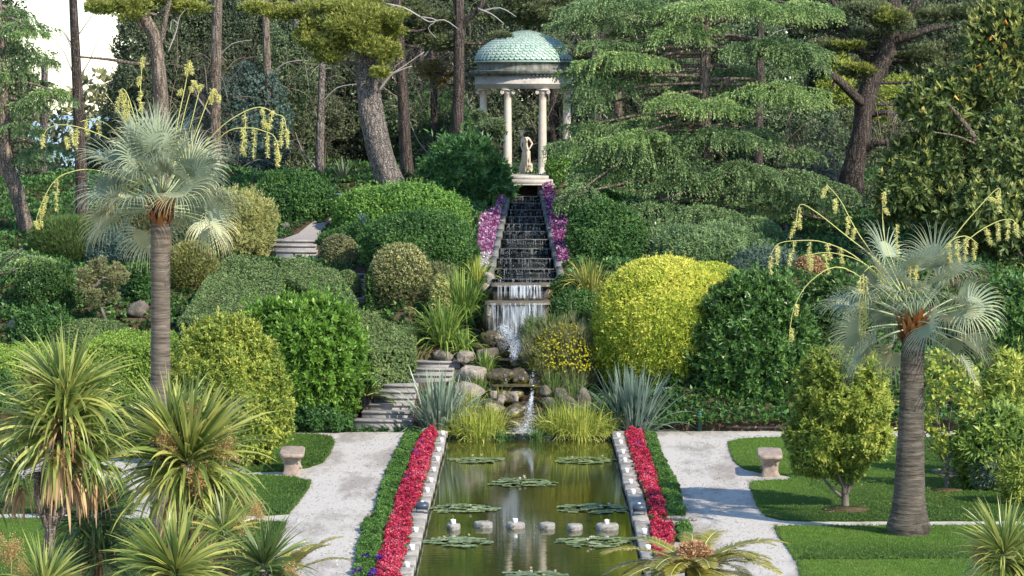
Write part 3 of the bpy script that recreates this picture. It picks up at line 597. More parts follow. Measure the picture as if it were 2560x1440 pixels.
# stone benches: thick slab on two waisted legs, seen end-on
def bench(u, v, lab, ang):
    c = flat(u, v, 0); t = thing('stone_bench', lab, 'bench', c, 'stone garden benches'); ca, sa = math.cos(ang), math.sin(ang)
    def rot(V): V = np.array(V, float); return np.c_[c[0] + V[:, 0] * ca - V[:, 1] * sa, c[1] + V[:, 0] * sa + V[:, 1] * ca, V[:, 2] * .84]
    # local x = across the bench (.42 deep), y = along (1.5)
    g = Geo(); Wd, Ln = .245, .74
    lv = [(.42, .90), (.435, .97), (.45, 1.0), (.50, 1.0), (.52, .97), (.525, .9)]
    nn = 28; th = np.linspace(0, 2 * np.pi, nn, endpoint=False); sq = (abs(np.cos(th)) ** 8 + abs(np.sin(th)) ** 8) ** (-1 / 8)
    V = [[Wd * k * sq[j] * math.cos(th[j]), Ln * (k * .5 + .5) * sq[j] * math.sin(th[j]), z + .006 * rs.randn()] for z, k in lv for j in range(nn)]
    V += [[0, 0, .527], [0, 0, .42]]; Q = [[i * nn + j, i * nn + (j + 1) % nn, (i + 1) * nn + (j + 1) % nn, (i + 1) * nn + j] for i in range(5) for j in range(nn)]
    T = [[len(V) - 2, 5 * nn + j, 5 * nn + (j + 1) % nn] for j in range(nn)] + [[len(V) - 1, (j + 1) % nn, j] for j in range(nn)]
    g.add(rot(V), Q, T); g.build('seat', M['bench'], t)
    for s in (-1, 1):
        g = Geo(); pr = [(0, .185), (.05, .19), (.09, .165), (.17, .15), (.27, .16), (.36, .185), (.43, .205)]; V = []
        for z, hw in pr:
            for q in range(16):
                a = 2 * math.pi * q / 16; k = (abs(math.cos(a)) ** 4 + abs(math.sin(a)) ** 4) ** -.25
                V.append([hw * k * math.cos(a), s * .50 + .085 * (1 + (hw - .12)) * k * math.sin(a), z])
        Q = [[i * 16 + j, i * 16 + (j + 1) % 16, (i + 1) * 16 + (j + 1) % 16, (i + 1) * 16 + j] for i in range(len(pr) - 1) for j in range(16)]
        g.add(rot(V), Q); lg = g.build('leg', M['bench'], t, True)
        g = Geo()                                          # carved scroll bands on the outer face
        for e in (-1, 1):
            a = np.linspace(0, 4.4, 12); pts = np.c_[e * (.10 - .05 * a / 4.4 * np.cos(a) * .9) - e * .0, np.full(12, s * .50 + s * .092), .30 + .045 * np.sin(a) * (1 - a / 6)]
            tube(g, rot(pts), .012, 6)
        g.build('scroll', M['bench'], lg)
bench(731, 1180, 'stone bench with white lichened seat on the left lawn edge', .05)
bench(1924, 1184, 'stone bench on the right lawn edge near the citrus tree', -.05)

# posts and lamp by the right hedge
c = flat(1749, 1078, 0); t = thing('green_post', 'thin dark green post in front of the dark laurel bush', 'post', c)
g = Geo(); box(g, (c[0] - .045, c[1] - .045, 0), (c[0] + .045, c[1] + .045, .42), bev=.012); g.build('shaft', M['greenpost'], t)
g = Geo(); lathe(g, (c[0], c[1], .42), [(.05, 0), (.05, .02), (.02, .04), (0, .045)], 10); g.build('cap', M['greenpost'], t)
c = flat(1797, 1074, 0); t = thing('garden_lamp', 'small grey garden lamp low in front of the dark laurel bush', 'lamp', c)
g = Geo(); lathe(g, c, [(.025, 0), (.02, .02), (.018, .16)], 10); g.build('stem', M['housing'], t)
g = Geo(); lathe(g, c, [(.0, .16), (.05, .165), (.05, .23), (.075, .24), (.05, .27), (0, .285)], 14); g.build('lamp_head', plain('lamp_grey', (.3, .32, .33), .5), t, True)
g = Geo(); a = flat(1815, 1076, 0); b = flat(1985, 1075, 0); box(g, (a[0], a[1] - .08, 0), (b[0], a[1] + .12, .11), bev=.02)
tag(g.build('brick_kerb', M['brick']), 'low reddish brick kerb below the dark laurel bush', 'kerb')
c = P(830, 505, 91); c[2] = float(tz(c[0], c[1]))
t = thing('white_chair', 'white painted garden seat end at the top of the left path', 'chair', c)
g = Geo(); box(g, (c[0] - .045, c[1] - .04, c[2] - .1), (c[0] + .045, c[1] + .04, c[2] + .38), bev=.01); g.build('post', M['whitepaint'], t)
g = Geo(); box(g, (c[0] + .048, c[1] - .03, c[2] + .16), (c[0] + .60, c[1] + .05, c[2] + .20), bev=.01); g.build('rail', M['whitepaint'], t)
# ================================================================ temple of love
TC = np.array([P(1313, 437, 95.8)[0], 95.8, 5.10]); TR = 1.345
sc_ = 1 / S(95.8)                                          # metres per picture pixel at the temple
zt = lambda v: CAMH - (v - 225) * sc_
temple = thing('garden_temple', 'small round marble temple with green scaled dome above the water stairs', 'temple', TC)
zf = zt(437); zc = zt(222)
g = Geo(); lathe(g, (TC[0], TC[1], 0), [(0, zf), (1.62, zf), (1.66, zf - .02), (1.66, zf - .10), (1.86, zf - .11), (1.88, zf - .22), (1.88, zf - .9)], 64); g.build('base', M['entab'], temple)
def column(g1, g2, x, y, z0, z1, r):
    H = z1 - z0
    t = np.linspace(0, 1, 12); shaft = [(r * (1 - .15 * q ** 1.8), z0 + .10 + q * (H - .10 - .16)) for q in t]
    lathe(g1, (x, y, 0), [(0, z0)] + [(r * 1.42, z0 + .0), (r * 1.42, z0 + .035), (r * 1.30, z0 + .04), (r * 1.36, z0 + .055), (r * 1.30, z0 + .075), (r * 1.12, z0 + .08), (r * 1.16, z0 + .095)] + shaft + [(r * .92, z1 - .155), (r * .92, z1 - .14)], 28)
    return g1
def capital(g2, x, y, z1, r):
    lathe(g2, (x, y, 0), [(r * .9, z1 - .15), (r * 1.0, z1 - .12), (r * 1.15, z1 - .075), (r * .9, z1 - .06)], 24)
    box(g2, (x - r * 1.4, y - r * 1.4, z1 - .05), (x + r * 1.4, y + r * 1.4, z1 - .001), bev=.008)
    for sx in (-1, 1):                                     # volutes: scroll spirals front and back with a bolster between
        a = np.linspace(0, 4.3 * math.pi, 42); rr = .062 * (1 - a / (5 * math.pi))
        for sy in (-1, 1):
            pts = np.c_[x + sx * (r * 1.30 - rr * np.sin(a) * -1 * .9), np.full(42, y + sy * r * 1.22), z1 - .105 + rr * np.cos(a)]
            tube(g2, pts, .012, 6)
        tube(g2, [[x + sx * r * 1.30, y - r * 1.2, z1 - .105], [x + sx * r * 1.30, y, z1 - .105], [x + sx * r * 1.30, y + r * 1.2, z1 - .105]], [.05, .036, .05], 14)
for k in range(8):
    a = math.radians(22.5 + 45 * k); x, y = TC[0] + TR * math.sin(a), TC[1] - TR * math.cos(a)
    g = Geo(); column(g, None, x, y, zf + .002, zc, .122); co = g.build('column', M['marble'], temple, True)
    g = Geo(); capital(g, x, y, zc, .122); g.build('capital', M['marble'], co)
ze0, ze1 = zc, zt(191)
R1 = TR + .16
def ring(prof, name, mat, smooth=False, n=72):
    g = Geo(); lathe(g, (TC[0], TC[1], 0), prof, n); return g.build(name, mat, temple, smooth)
Ri = TR - .16
h = ze1 - ze0
ring([(Ri, ze0), (R1, ze0), (R1, ze0 + h * .22), (R1 + .015, ze0 + h * .23), (R1 + .015, ze0 + h * .36), (R1 + .03, ze0 + h * .37), (R1 + .03, ze0 + h * .44), (R1 - .01, ze0 + h * .48), (R1 - .01, ze1), (Ri, ze1), (Ri, ze0)], 'entablature', M['entab'])
g = Geo()                                                  # dentils under the cornice
for k in range(84):
    a = 2 * math.pi * k / 84; c, s = math.cos(a), math.sin(a); r0, r1, hw = R1 - .02, R1 + .075, .03
    V = [[TC[0] + r * c - t * s, TC[1] + r * s + t * c, z] for z in (ze1 + .005, ze1 + .055) for (r, t) in ((r0, -hw), (r1, -hw), (r1, hw), (r0, hw))]
    g.add(V, [[3, 2, 1, 0], [4, 5, 6, 7], [0, 1, 5, 4], [1, 2, 6, 5], [2, 3, 7, 6], [3, 0, 4, 7]])
g.build('dentils', M['attic'], temple)
zk = zt(177)
ring([(Ri, ze1 + .001), (R1 + .0, ze1 + .001), (R1 + .0, ze1 + .058), (R1 + .11, ze1 + .06), (R1 + .125, ze1 + .09), (R1 + .16, zk - .02), (R1 + .16, zk), (R1 - .06, zk + .01), (Ri, zk + .01)], 'cornice', M['attic'])
za = zt(157)
ring([(R1 - .08, zk + .011), (R1 - .03, zk + .012), (R1 - .03, zk + .03), (R1 - .06, zk + .035), (R1 - .06, za - .03), (R1 - .01, za - .02), (R1 + .0, za), (R1 - .3, za + .004)], 'attic_band', M['attic'])
zr, zd = zt(153), zt(76)
ring([(R1 - .2, za + .006), (R1 + .02, za + .006), (R1 + .035, zr), (R1 - .1, zr + .004)], 'gutter', M['copper'])
# dome shell + overlapping scales
Rd, Hd = R1 - .01, zd - zr
prof = lambda t: (Rd * math.cos(t * math.pi / 2) ** 1.5, zr + .004 + Hd * math.sin(t * math.pi / 2))
dome = ring([prof(t) for t in np.linspace(0, .995, 24)], 'dome', surfmat('dark_copper', [(.06, .14, .11), (.10, .22, .18)], scale=6), True)
g = Geo(); rows = 17
for i in range(rows):
    t = (i + .15) / (rows + .2); t2 = min((i + 1.6) / (rows + .2), .99); ra, z_a = prof(t); rb, z_b = prof(t2); n = max(10, 58 - int(i * 1.2)) if i < 12 else max(9, int(2 * math.pi * ra / .13))
    for k in range(n):
        a = 2 * math.pi * (k + .5 * (i % 2)) / n; hw = math.pi / n * .93; V = []
        for (fa, ft) in ((-1, 1.), (-1, .45), (-.72, .15), (0, -.02), (.72, .15), (1, .45), (1, 1.)):
            r = ra + (rb - ra) * ft + .034 * (1 - ft); z = z_a + (z_b - z_a) * ft + .014 * (1 - ft); V.append([TC[0] + r * math.cos(a + hw * fa), TC[1] + r * math.sin(a + hw * fa), z])
        g.add(V, T=[[0, 1, 2], [0, 2, 3], [0, 3, 6], [3, 4, 6], [4, 5, 6]])
g.build('scales', M['copper'], dome)
# balustrade behind the statue
bal = thing('balustrade', 'low stone balustrade behind the statue in the temple', 'balustrade', (TC[0], TC[1] + TR, zf))
for s in range(9):
    a = math.radians(180 - 36 + s * 9); x, y = TC[0] + (TR + .0) * math.sin(a), TC[1] - TR * math.cos(a); g = Geo()
    lathe(g, (x, y, zf), [(.03, .003), (.05, .03), (.03, .06), (.055, .12), (.03, .2), (.025, .26), (.04, .28)], 10); g.build('baluster', M['entab'], bal, True)
g = Geo()
for s in range(8):
    a0, a1 = [math.radians(180 - 36 + q * 9) for q in (s, s + 1)]
    V = [[TC[0] + r * math.sin(a), TC[1] - r * math.cos(a), zf + z] for z in (.282, .335) for (r, a) in ((TR - .07, a0), (TR + .07, a0), (TR + .07, a1), (TR - .07, a1))]
    g.add(V, [[3, 2, 1, 0], [4, 5, 6, 7], [0, 1, 5, 4], [1, 2, 6, 5], [2, 3, 7, 6], [3, 0, 4, 7]])
g.build('rail', M['entab'], bal)
# podium block over the cascade head
D0 = 91.9; k0 = 1 / S(D0); zz = lambda v: CAMH - (v - 225) * k0
cx = P(1313, 460, D0)[0]
g = Geo(); t = thing('podium', 'pale stone landing in front of the temple above the dark water outlet', 'landing', (cx, D0, zz(460)))
box(g, (cx - .80, D0, zz(459)), (cx + .80, D0 + 2.35, zz(449)), bev=.012); g.build('ledge', M['entab'], t)
g = Geo(); box(g, (cx - .84, D0 - .05, zz(463)), (cx + .84, D0 + .3, zz(459.4)), bev=.01); g.build('nosing', M['entab'], t)
g = Geo(); box(g, (cx - .68, D0 + .5, zz(449) + .002), (cx + .68, D0 + 2.3, zz(440)), bev=.012); g.build('step', M['entab'], t)
g = Geo(); box(g, (cx - .78, D0 + .1, zz(520)), (cx - .36, D0 + .5, zz(463.4))); box(g, (cx + .36, D0 + .1, zz(520)), (cx + .78, D0 + .5, zz(463.4))); box(g, (cx - .36, D0 + 1.6, zz(520)), (cx + .36, D0 + 1.7, zz(463.4))); g.build('wall', M['stone'], t)

# statue: one continuous body (capsules and ellipsoids fused by remeshing), drapery, stump
SD = 95.2; px = 1 / S(SD)
base = P(1312, 432, SD); pz = CAMH - (431 - 225) * px
ped = thing('statue_plinth', 'pinkish stone plinth under the statue', 'plinth', (base[0], SD, zf))
g = Geo(); box(g, (base[0] - .24, SD - .22, zf + .002), (base[0] + .24, SD + .22, pz - .012), bev=.01); g.build('block', surfmat('pink_plinth', [(.48, .34, .26), (.58, .44, .35), (.64, .52, .44)], scale=5), ped)
g = Geo(); box(g, (base[0] - .215, SD - .2, pz - .0118), (base[0] + .215, SD + .2, pz), bev=.006); g.build('top', M['statue'], ped)
statue = thing('statue', 'pale marble statue of a nude woman leaning and looking down inside the temple', 'statue', (base[0], SD, pz))
Hs = 107 * px
def SP(u, v, dy=0.0):                                      # statue joints measured in the photograph, with their own depth
    return np.array([base[0] + (u - 1312) * px, SD + dy, pz + (431 - v) * px])
def caps(g, a, b, ra, rb, n=12):
    a, b = np.array(a), np.array(b); t = np.linspace(0, 1, 5)[:, None]; L = np.linalg.norm(b - a) + 1e-9; d = (b - a) / L
    pts = [a - d * ra * .9, a - d * ra * .6] + list(a + (b - a) * t) + [b + d * rb * .6, b + d * rb * .9]
    rr = [ra * .3, ra * .8] + list(ra + (rb - ra) * t[:, 0]) + [rb * .8, rb * .3]
    tube(g, pts, rr, n)
def ell(g, c, r, n=16):
    c = np.array(c); th = np.linspace(0, np.pi, 10); V = []
    ph = np.linspace(0, 2 * np.pi, n, endpoint=False)
    for a in th:
        for b in ph: V.append(c + np.array(r) * [np.sin(a) * np.cos(b), np.sin(a) * np.sin(b), np.cos(a)])
    Q = [[i * n + j, i * n + (j + 1) % n, (i + 1) * n + (j + 1) % n, (i + 1) * n + j] for i in range(9) for j in range(n)]
    g.add(V, Q)
e = px * 100 / 100
g = Geo(); r_ = lambda q: q * px
neck, chest, waist, hip = SP(1307, 341, -.02), SP(1312, 354), SP(1313, 366, .0), SP(1315, 377)
caps(g, SP(1307, 343, -.03), SP(1303, 334, -.07), r_(2.6), r_(2.4))
ell(g, SP(1304, 333, -.09), (r_(4.6), r_(5.2), r_(6.0)))           # head, bowed
ell(g, SP(1302.6, 335.5, -.135), (r_(1.0), r_(1.3), r_(1.4)))       # nose
ell(g, SP(1304.2, 339, -.115), (r_(2.2), r_(2.0), r_(1.6)))         # chin
caps(g, SP(1308, 347, 0), SP(1319, 346, .01), r_(4.6), r_(4.4))     # shoulders
caps(g, SP(1312, 351, 0), SP(1313, 361, 0), r_(7.2), r_(6.0)); caps(g, SP(1313, 361), SP(1315, 374), r_(5.8), r_(7.6))
ell(g, SP(1308.5, 354.5, -.065), (r_(2.8), r_(2.6), r_(2.8))); ell(g, SP(1316, 353.5, -.06), (r_(2.8), r_(2.6), r_(2.8)))
ell(g, SP(1315.5, 378, .01), (r_(8.6), r_(6.8), r_(7.0)))
caps(g, SP(1319.5, 380), SP(1316, 402, -.05), r_(5.6), r_(3.9)); caps(g, SP(1316, 402, -.05), SP(1321, 425, .03), r_(3.7), r_(2.1)); caps(g, SP(1321, 427.5, .03), SP(1318.5, 429, -.05), r_(1.9), r_(1.4))
caps(g, SP(1311, 381), SP(1310.5, 404, -.03), r_(5.4), r_(3.9)); caps(g, SP(1310.5, 404, -.03), SP(1313.5, 426, .0), r_(3.7), r_(2.2)); caps(g, SP(1313.5, 428, -.01), SP(1311, 429.2, -.09), r_(1.9), r_(1.5))
caps(g, SP(1304.5, 347, -.02), SP(1303, 363, -.06), r_(2.9), r_(2.2)); caps(g, SP(1303, 363, -.06), SP(1308, 379, -.13), r_(2.2), r_(1.5))   # arm hanging in front
caps(g, SP(1323, 347), SP(1330.5, 359, .03), r_(2.9), r_(2.3)); caps(g, SP(1330.5, 359, .03), SP(1324, 371, -.04), r_(2.2), r_(1.6)); caps(g, SP(1324, 371, -.04), SP(1317, 376.5, -.10), r_(1.6), r_(1.3))
for (q, a, b) in ((SP(1308, 380, -.13), 2.5, 3.0), (SP(1317, 376.5, -.10), -3.2, 2.0)):
    ell(g, q, (r_(1.7), r_(1.0), r_(1.9)))
    for f in range(5):
        o = (f - 2) * r_(.75); s_ = q + np.array([o, 0, 0]); caps(g, s_, s_ + np.array([a * px * .5 + o * .4, -.01, -b * px * (1.1 if 0 < f < 4 else .75)]), r_(.42), r_(.3), 6)
body = g.build('body', M['statue'], statue, True)
md = body.modifiers.new('fuse', 'REMESH'); md.mode = 'VOXEL'; md.voxel_size = .0085; md.use_smooth_shade = True
md = body.modifiers.new('soften', 'SMOOTH'); md.factor = .5; md.iterations = 3
g = Geo(); ell(g, SP(1305.5, 330, -.065), (r_(5.2), r_(5.6), r_(4.8))); ell(g, SP(1308.5, 332, -.02), (r_(2.6), r_(2.8), r_(2.6)))
for q in range(14): a = q / 14 * 6.28; ell(g, SP(1305.5 + 3.8 * math.cos(a), 328.5 - 1.2 * (q % 3), -.065 + .04 * math.sin(a)), (r_(1.5), r_(1.5), r_(1.8)), 8)
g.build('hair', M['statue'], statue, True)
g = Geo()                                                  # drapery falling from the hip, on the left
for q in range(9):
    t = q / 8; u0 = 1309.5 - 3.5 * t; u1 = 1311 - 13 * t
    caps(g, SP(u0, 379 + 2 * t, .05), SP(u0 - 1.2, 400, .06 + .02 * (q % 2)), r_(1.6), r_(1.8), 8); caps(g, SP(u0 - 1.2, 400, .06 + .02 * (q % 2)), SP(u1, 429, .07 + .03 * (q % 2)), r_(1.8), r_(2.0), 8)
for q in range(6):
    t = q / 5; caps(g, SP(1322 + 2.5 * t, 378, .06), SP(1323 + 2 * t, 402, .07), r_(1.5), r_(1.5), 8); caps(g, SP(1323 + 2 * t, 402, .07), SP(1320 + 5 * t, 424, .08), r_(1.5), r_(1.4), 8)
dr = g.build('drapery', M['statue'], statue, True)
md = dr.modifiers.new('fuse', 'REMESH'); md.mode = 'VOXEL'; md.voxel_size = .010; md.use_smooth_shade = True
g = Geo(); ell(g, SP(1326, 421, .02), (r_(6.2), r_(6), r_(11))); ell(g, SP(1325, 412, .0), (r_(6.8), r_(6), r_(4.2))); ell(g, SP(1328.5, 416, -.03), (r_(3.4), r_(3), r_(5)))
st = g.build('tree_stump', M['statue'], statue, True)
md = st.modifiers.new('fuse', 'REMESH'); md.mode = 'VOXEL'; md.voxel_size = .012; md.use_smooth_shade = True

# ================================================================ water stairs
LIP = [697, 672, 646, 621, 598, 578, 559, 541, 524, 507, 490]
Ds = np.linspace(77, 91, 11)
casc = thing('water_staircase', 'long flight of dark wet stone steps with water trickling down from the temple', 'cascade', (P(1313, 697, 77)[0], 77, 2.8))
fw = []
for i, (v, D) in enumerate(zip(LIP, Ds)):
    hw = (80 - (80 - 34.5) * (697 - v) / 207) / S(D); z = CAMH - (v - 225) / S(D); c = P(1313, v, D)[0]
    D1 = Ds[i + 1] + .05 if i < 10 else 93.0
    z0 = (CAMH - (LIP[i - 1] - 225) / S(Ds[i - 1])) - .12 if i else z - .45
    g = Geo(); box(g, (c - hw, D, z0), (c + hw, D1, z)); st_ = g.build('step', M['wetstone'], casc)
    g = Geo(); box(g, (c - hw - .02, D - .06, z - .018), (c + hw + .02, D + .03, z + .004), bev=.004); g.build('lip', M['lip'], st_)
    g = Geo(); g.add([[c - hw + .01, D + .035, z + .003], [c + hw - .01, D + .035, z + .003], [c + hw * .96 - .01, D1 - .06, z + .003], [c - hw * .96 + .01, D1 - .06, z + .003]], [[0, 1, 2, 3]]); g.build('water_film', M['film'], st_)
    fw.append((c, hw, D, z, z0 + .12))
# rear dark mouth
c, hw, D, z, _ = fw[-1]; g = Geo(); box(g, (c - .36, 92.6, z - .2), (c + .36, 93.2, zz(463.4))); g.build('outlet', M['wetstone'], casc)
# thin runs of falling water on every riser
g = Geo()
for (c, hw, D, z, z0) in fw:
    n = int(34 * hw); x = c + (rs.rand(n) * 2 - 1) * hw * .97
    strips(g, np.c_[x, np.full(n, D - .075), np.full(n, z)], np.tile([0, -.05, -1.], (n, 1)), (z - z0) * rs.uniform(.5, 1.0, n), rs.uniform(.006, .016, n), 3, 0, R=rs.uniform(.03, .28, n), prof=[1, 1, .8, .6], up=np.tile([0, 1., 0], (n, 1)))
    n2 = 110; x = c + (rs.rand(n2) * 2 - 1) * hw * .97; q = np.c_[x, np.full(n2, D - .08), z - rs.rand(n2) * (z - z0)]
    leaves(g, q, np.tile([0, -.1, -1.], (n2, 1)), np.tile([0, -1., 0], (n2, 1)), rs.uniform(.012, .04, n2), rs.uniform(.005, .010, n2), rs.uniform(.15, .6, n2))
g.build('trickling_water', M['foam'], casc)
for s in (-1, 1):
    side = 'left' if s < 0 else 'right'
    wt = thing('stone_parapet', 'grey stone parapet stepping up the %s side of the water stairs' % side, 'parapet', (fw[0][0] + s * fw[0][1], 77, 2.8))
    g = Geo()
    for i, (c, hw, D, z, z0) in enumerate(fw):
        D1 = fw[i + 1][2] if i < 10 else 92.0; h1 = fw[i + 1][1] if i < 10 else hw * .93; c1 = fw[i + 1][0] if i < 10 else c; z1 = fw[i + 1][3] if i < 10 else z + .12
        a0, a1 = c + s * (hw + .021), c1 + s * (h1 + .021); W0 = .15 + .012 * rs.randn()
        V = [[a0, D, z0 - .3], [a0 + s * W0, D, z0 - .3], [a1 + s * W0, D1 - .012, z0 - .3], [a1, D1 - .012, z0 - .3], [a0, D, z + .07], [a0 + s * W0, D, z + .08], [a1 + s * W0, D1 - .012, z1 + .07], [a1, D1 - .012, z1 + .06]]
        Q = [[3, 2, 1, 0], [4, 5, 6, 7], [0, 1, 5, 4], [1, 2, 6, 5], [2, 3, 7, 6], [3, 0, 4, 7]]
        g.add(V, Q if s > 0 else [q[::-1] for q in Q])
    g.build('coping', M['parapet'], wt)
# basin ledges and falls below the stairs
def ledge(u0, u1, v, D0, D1, th, mat, name, parent, curve=.0):
    a, b = P(u0, v, D0), P(u1, v, D0); z = a[2]; n = 12; g = Geo()
    xs_ = np.linspace(a[0], b[0], n); yf = D0 - curve * (1 - np.linspace(-1, 1, n) ** 2)
    V = [[x, y, z] for x, y in zip(xs_, yf)] + [[x, D1, z] for x in xs_] + [[x, y, z - th] for x, y in zip(xs_, yf)] + [[x, D1, z - th] for x in xs_]
    Q = []
    for i in range(n - 1): Q += [[i, i + 1, n + i + 1, n + i], [2 * n + i, 2 * n + i + 1, i + 1, i]]
    Q += [[0, n, 3 * n, 2 * n], [n - 1, 3 * n - 1, 4 * n - 1, 2 * n - 1]]
    g.add(V, Q); return g.build(name, mat, parent)
M['wetrock'] = surfmat('dark_wet_rock_face', [(.010, .009, .006), (.030, .026, .016), (.07, .06, .035)], scale=5, detail=9, rough=.5, bump=1, bscale=8, dist=.05, spec=.3)
M['ledge'] = surfmat('wet_ledge', [(.06, .05, .035), (.11, .095, .07), (.17, .15, .11)], scale=6, rough=.4, bump=.3, dist=.01, spec=.4)
fall = thing('waterfall', 'two tier waterfall dropping from stone ledges below the dark water stairs', 'waterfall', P(1300, 760, 75.8))
ledge(1228, 1375, 712, 76.0, 77.1, .05, M['ledge'], 'ledge', fall)
ledge(1232, 1370, 714, 76.1, 77.3, .55, M['wetrock'], 'rock_face', fall)
ledge(1212, 1376, 757, 75.2, 76.3, .05, M['ledge'], 'ledge', fall, .15)
ledge(1216, 1372, 759.5, 75.45, 76.2, 1.2, M['wetrock'], 'rock_face', fall, .05)
def sheet(g, u0, u1, v0, v1, D, n, wmin, wmax, amin, amax, jag=.5):
    a = P(u0, v0, D); b = P(u1, v0, D); z1 = P(u0, v1, D)[2]; cc_ = rs.rand(max(5, n // 9)); x = a[0] + np.clip(cc_[rs.randint(0, len(cc_), n)] + .018 * rs.randn(n), 0, 1) * (b[0] - a[0]); L = (a[2] - z1) * (1 - jag * rs.rand(n))
    st0 = a[2] - (a[2] - z1) * rs.rand(n) * .25 * (rs.rand(n) < .4)
    strips(g, np.c_[x, D - .03 * rs.rand(n), st0], np.tile([0, -.06, -1.], (n, 1)) + .01 * rs.randn(n, 3), L, rs.uniform(wmin, wmax, n), 5, 0, R=rs.uniform(amin, amax, n), prof=[1, 1, .9, .9, .7, .4], up=np.tile([0, 1., 0], (n, 1)))
g = Geo(); sheet(g, 1278, 1352, 714, 745, 75.95, 120, .005, .014, .10, .60, .3); sheet(g, 1236, 1366, 714, 744, 75.95, 60, .005, .01, .1, .35, .3)
g.build('falling_water', M['foam'], fall); g = Geo(); sheet(g, 1217, 1366, 758, 800, 75.1, 70, .004, .010, .08, .35, .5); sheet(g, 1255, 1345, 758, 838, 75.1, 90, .004, .011, .10, .5, .35); sheet(g, 1235, 1365, 758, 830, 75.1, 40, .004, .009, .10, .4, .4)
g.build('falling_water', M['foam'], fall)
g = Geo(); box(g, tuple(P(1275, 747, 75.9)[:2]) + (P(1275, 747.5, 75.9)[2] - .01,), tuple(P(1355, 747, 76.1)[:2]) + (P(1355, 744, 76)[2],)); 
def foam_run(name, parent, pts, n, wd, L=.06, dz=.05):
    """splashing stream of white water along a path: pts = (u,v,D,halfwidth m)"""
    g = Geo(); pts = [np.r_[P(a, b, c), d] for a, b, c, d in pts]; t = rs.rand(n) * (len(pts) - 1); i = t.astype(int); f = (t - i)[:, None]
    A = np.array(pts); q = A[i] * (1 - f) + A[i + 1] * f; tang = unit(A[i + 1, :3] - A[i, :3])
    off = rs.randn(n) * q[:, 3] * .5
    pos = q[:, :3] + np.c_[off, -.05 - .06 * rs.rand(n), dz * rs.randn(n)]
    leaves(g, pos, tang + .35 * rs.randn(n, 3), np.tile([0, -1., .3], (n, 1)) + .5 * rs.randn(n, 3), rs.uniform(.3, 1.2, n) * L * .7, rs.uniform(.005, .012, n), rs.uniform(.08, .7, n))
    return g.build(name, M['foam'], parent)
foam_run('splash', fall, [(1250, 815, 74.7, .08), (1275, 838, 74.5, .25), (1290, 850, 74.2, .34), (1292, 868, 73.9, .18), (1286, 888, 73.6, .08)], 3000, .02, .10)
foam_run('splash', fall, [(1335, 838, 74.9, .05), (1305, 846, 74.5, .14), (1292, 856, 74.2, .18)], 350, .02, .07, .03)
def curtain(u0, u1, v0, v1, D, a0, a1, edge=.15):
    g = Geo(); A_, B_ = P(u0, v0, D), P(u1, v0, D); z1 = P(u0, v1, D)[2]; nx, nz = 24, 10; V = []; R = []
    for i in range(nz + 1):
        t = i / nz
        for j in range(nx + 1):
            s = j / nx; V.append([A_[0] + (B_[0] - A_[0]) * s + .01 * math.sin(j * 2.3 + i), D - .10 * math.sqrt(t) + .02 * math.sin(j * 1.7), A_[2] + (z1 - A_[2]) * t]); e_ = min(s, 1 - s) / edge; R.append((a0 + (a1 - a0) * t) * min(1, .15 + e_))
    Q = [[i * (nx + 1) + j, i * (nx + 1) + j + 1, (i + 1) * (nx + 1) + j + 1, (i + 1) * (nx + 1) + j] for i in range(nz) for j in range(nx)]
    g.add(V, Q, R=np.array(R)); g.build('water_curtain', M['curtain'], fall, True)
curtain(1274, 1356, 713, 745, 75.95, .9, 1.0); curtain(1216, 1368, 758, 842, 75.12, .8, .55, .3); curtain(1248, 1345, 758, 846, 75.05, .75, .7, .3)
lower = thing('lower_waterfall', 'small white cascade tumbling over mossy rocks into the far end of the pool', 'waterfall', P(1325, 1075, 70.4))
foam_run('falling_water', lower, [(1331, 982, 72.2, .03), (1327, 1005, 71.9, .05), (1322, 1022, 71.5, .13), (1328, 1040, 71.1, .16), (1318, 1058, 70.6, .14), (1308, 1070, 70.2, .2), (1303, 1078, 69.95, .32)], 2600, .02, .08)
foam_run('falling_water', lower, [(1335, 925, 73.0, .02), (1330, 945, 72.9, .05), (1326, 958, 72.8, .05)], 80, .02, .05)
foam_run('falling_water', lower, [(1262, 930, 73.0, .02), (1266, 958, 72.8, .06)], 40, .02, .05)
g = Geo(); n = 500; q = flat(rs.normal(1300, 60, n), rs.uniform(1078, 1098, n), -.09); leaves(g, q, np.c_[rs.randn(n, 2), 0 * q[:, 0]], np.tile([0, 0, 1.], (n, 1)), .03, .015, rs.uniform(.3, .9, n)); g.build('bubbles', M['foam'], lower)

